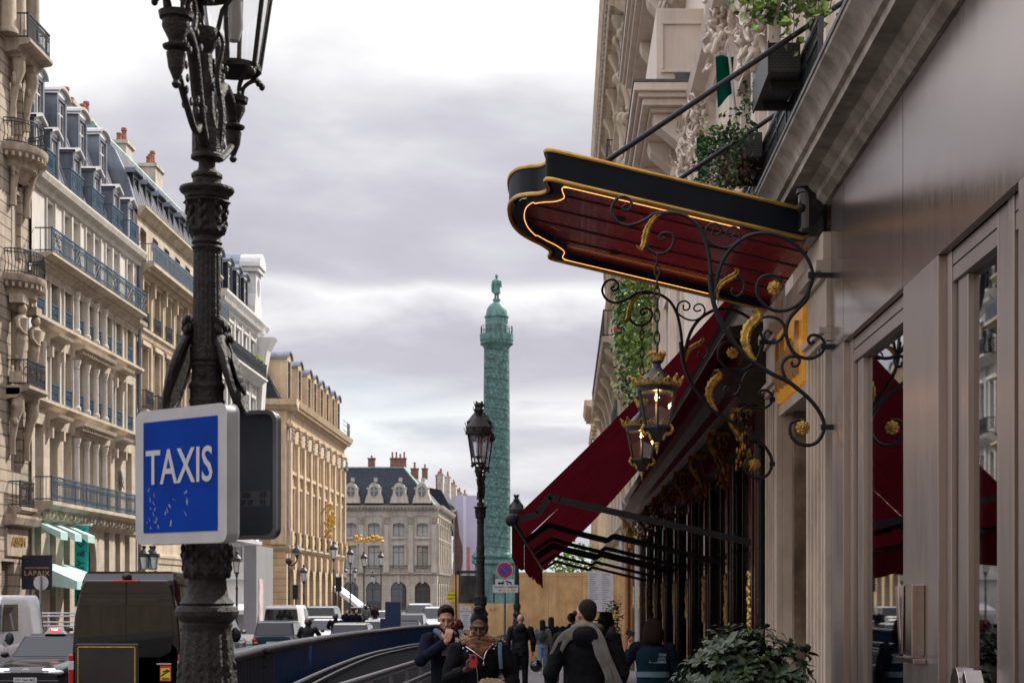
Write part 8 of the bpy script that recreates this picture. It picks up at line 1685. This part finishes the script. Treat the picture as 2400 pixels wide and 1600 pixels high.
    for u, D, H, c, hm, hs, l in ((812, 85, 1.72, navy_c, HAIR_BR, 'short', 'person in a dark coat under the white awnings, leftmost of the crossing group'), (823, 86, 1.62, black_c, HAIR_BK, 'long', 'person in black with long dark hair in the crossing group'), (835, 84, 1.74, navy_c, HAIR_BK, 'short', 'person in a navy jacket at the right of the crossing group'), (858, 120, 1.7, grey_c, HAIR_BR, 'bob', 'distant person in grey beside a dark lamp post'), (868, 122, 1.75, maroon_c, HAIR_BK, 'short', 'distant person in maroon before the lit arch of the grey palace'), (879, 121, 1.68, black_c, HAIR_RD, 'curly', 'distant person in black with reddish hair before the grey palace'), (886, 123, 1.6, navy_c, HAIR_BR, 'long', 'distant person with long brown hair near the blue sign box')):
        person(l, (u-VU)*D/F_PX, D, pi if D > 100 else .3, H, SK_L, hm, hs, c, tro_k, group=G)
    for u, l, c in ((526, 'person in a blue shirt leaning on the balcony of the white building', cloth('shirt_blue', (.10, .16, .30))), (537, 'person in a dark jacket on the balcony of the white building', black_c)): person(l, -19.75, (-19.75)*F_PX/(u-VU), pi/2, 1.75, SK_L, HAIR_RD, 'curly', c, tro_k, gy=15.83, group='people on the white balcony')
crowd()
def scooters():
    def scooter(x, y, lab, col):
        t = thing('motor_scooter', lab, 'scooter', (x, y, gz(y)-.13), 'motor scooters on the road'); O = ORG[t]; ORG[t] = Vector((0, 0, 0)); pm = paint(col, {'dark': (.014, .014, .016), 'silver': (.30, .31, .33)}[col])
        for wy in (-.65, .68):
            w = MB(); w.tube([(0, wy+.2*cos(2*pi*k/20), .25+.2*sin(2*pi*k/20)) for k in range(21)], .06, 8); o = w.build('wheel', tyre, t, 50); w = MB(); w.tube([(-.04, wy, .25), (.04, wy, .25)], .13, 14); w.build('rim', rimm, o)
        b = MB(); loft(b, [rbox(-.85, .10, .55, .72), rbox(-.7, .17, .45, .78), rbox(-.2, .19, .35, .76), rbox(.05, .16, .25, .6), rbox(.15, .2, .2, .34), rbox(.4, .2, .2, .34), rbox(.48, .2, .25, .9), rbox(.62, .16, .4, 1.02), rbox(.75, .08, .5, .85)]); b.build('body', pm, t, 50)
        b = MB(); loft(b, [rbox(-.8, .12, .74, .84), rbox(-.4, .17, .74, .87), rbox(0, .15, .7, .8)]); b.build('seat', blackp, t, 50)
        b = MB(); b.tube(cr([(-.36, .38, 1.06), (-.15, .5, 1.08), (.15, .5, 1.08), (.36, .38, 1.06)], 4), .02, 7); b.build('handlebar', blackp, t, 50)
        for s in (-1, 1): b = MB(); b.tube([(s*.28, .43, 1.07), (s*.34, .45, 1.22), (s*.38, .45, 1.27)], .008, 5); b.ball((s*.39, .45, 1.31), (.075, .025, .055), 12, 8); b.build('mirror', blackp, t, 50)
        b = MB(); b.grid(lambda u, v: (-.22+.44*u, .62+.05*sin(pi*u)-.22*v, 1.0+.42*v-.05*(2*u-1)**2), 8, 6); b.build('windscreen', glass('visor_glass', refl=.08), t, 60)
        b = MB(); b.ball((0, -.86, .66), (.09, .03, .04), 10, 6); b.build('tail_light', redl, t, 50); b = MB(); b.box(-.1, .1, -.93, -.92, .36, .5); b.build('number_plate', plate_m, t); ORG[t] = O; return t
    sit = (((-.10, 0, .86), (-.19, -.42, .74), (-.18, -.40, .34)), ((.10, 0, .86), (.19, -.42, .74), (.18, -.40, .34)))
    arm = (((-.36, -.18, 1.20), (-.34, -.46, 1.10), (0, -1, 0), (0, 0, -1), .9), ((.36, -.18, 1.20), (.34, -.46, 1.10), (0, -1, 0), (0, 0, -1), .9))
    lj = cloth('rider_jacket', (.025, .026, .03), .5)
    for u, D, hc, l1, l2, jm in ((725, 58, (.05, .02, .03), 'black motor scooter under the rider with the dark maroon helmet', 'scooter rider in a dark jacket and maroon helmet seen from behind', lj), (788, 74, (.03, .04, .07), 'silver motor scooter under the rider with the dark blue helmet', 'scooter rider in navy with a dark blue helmet, further off', cloth('navy', (.008, .010, .022)))):
        x = (u-VU)*D/F_PX; scooter(x, D, l1, 'dark' if u == 725 else 'silver'); person(l2, x, D-.25, pi, 1.76, SK_L, mat('helmet_%d' % u, hc, .2, var=.1, coat=.6), 'helmet', jm, cloth('trouser_black', (.010, .010, .012)), legs=sit, arms=arm, hem=.84, build=1.2, gy=gz(D)-.16, group='scooter riders')
    scooter(-5.05, 25.6, 'black motor scooter with a tall mirror parked just behind the near lamp post', 'dark')
scooters()
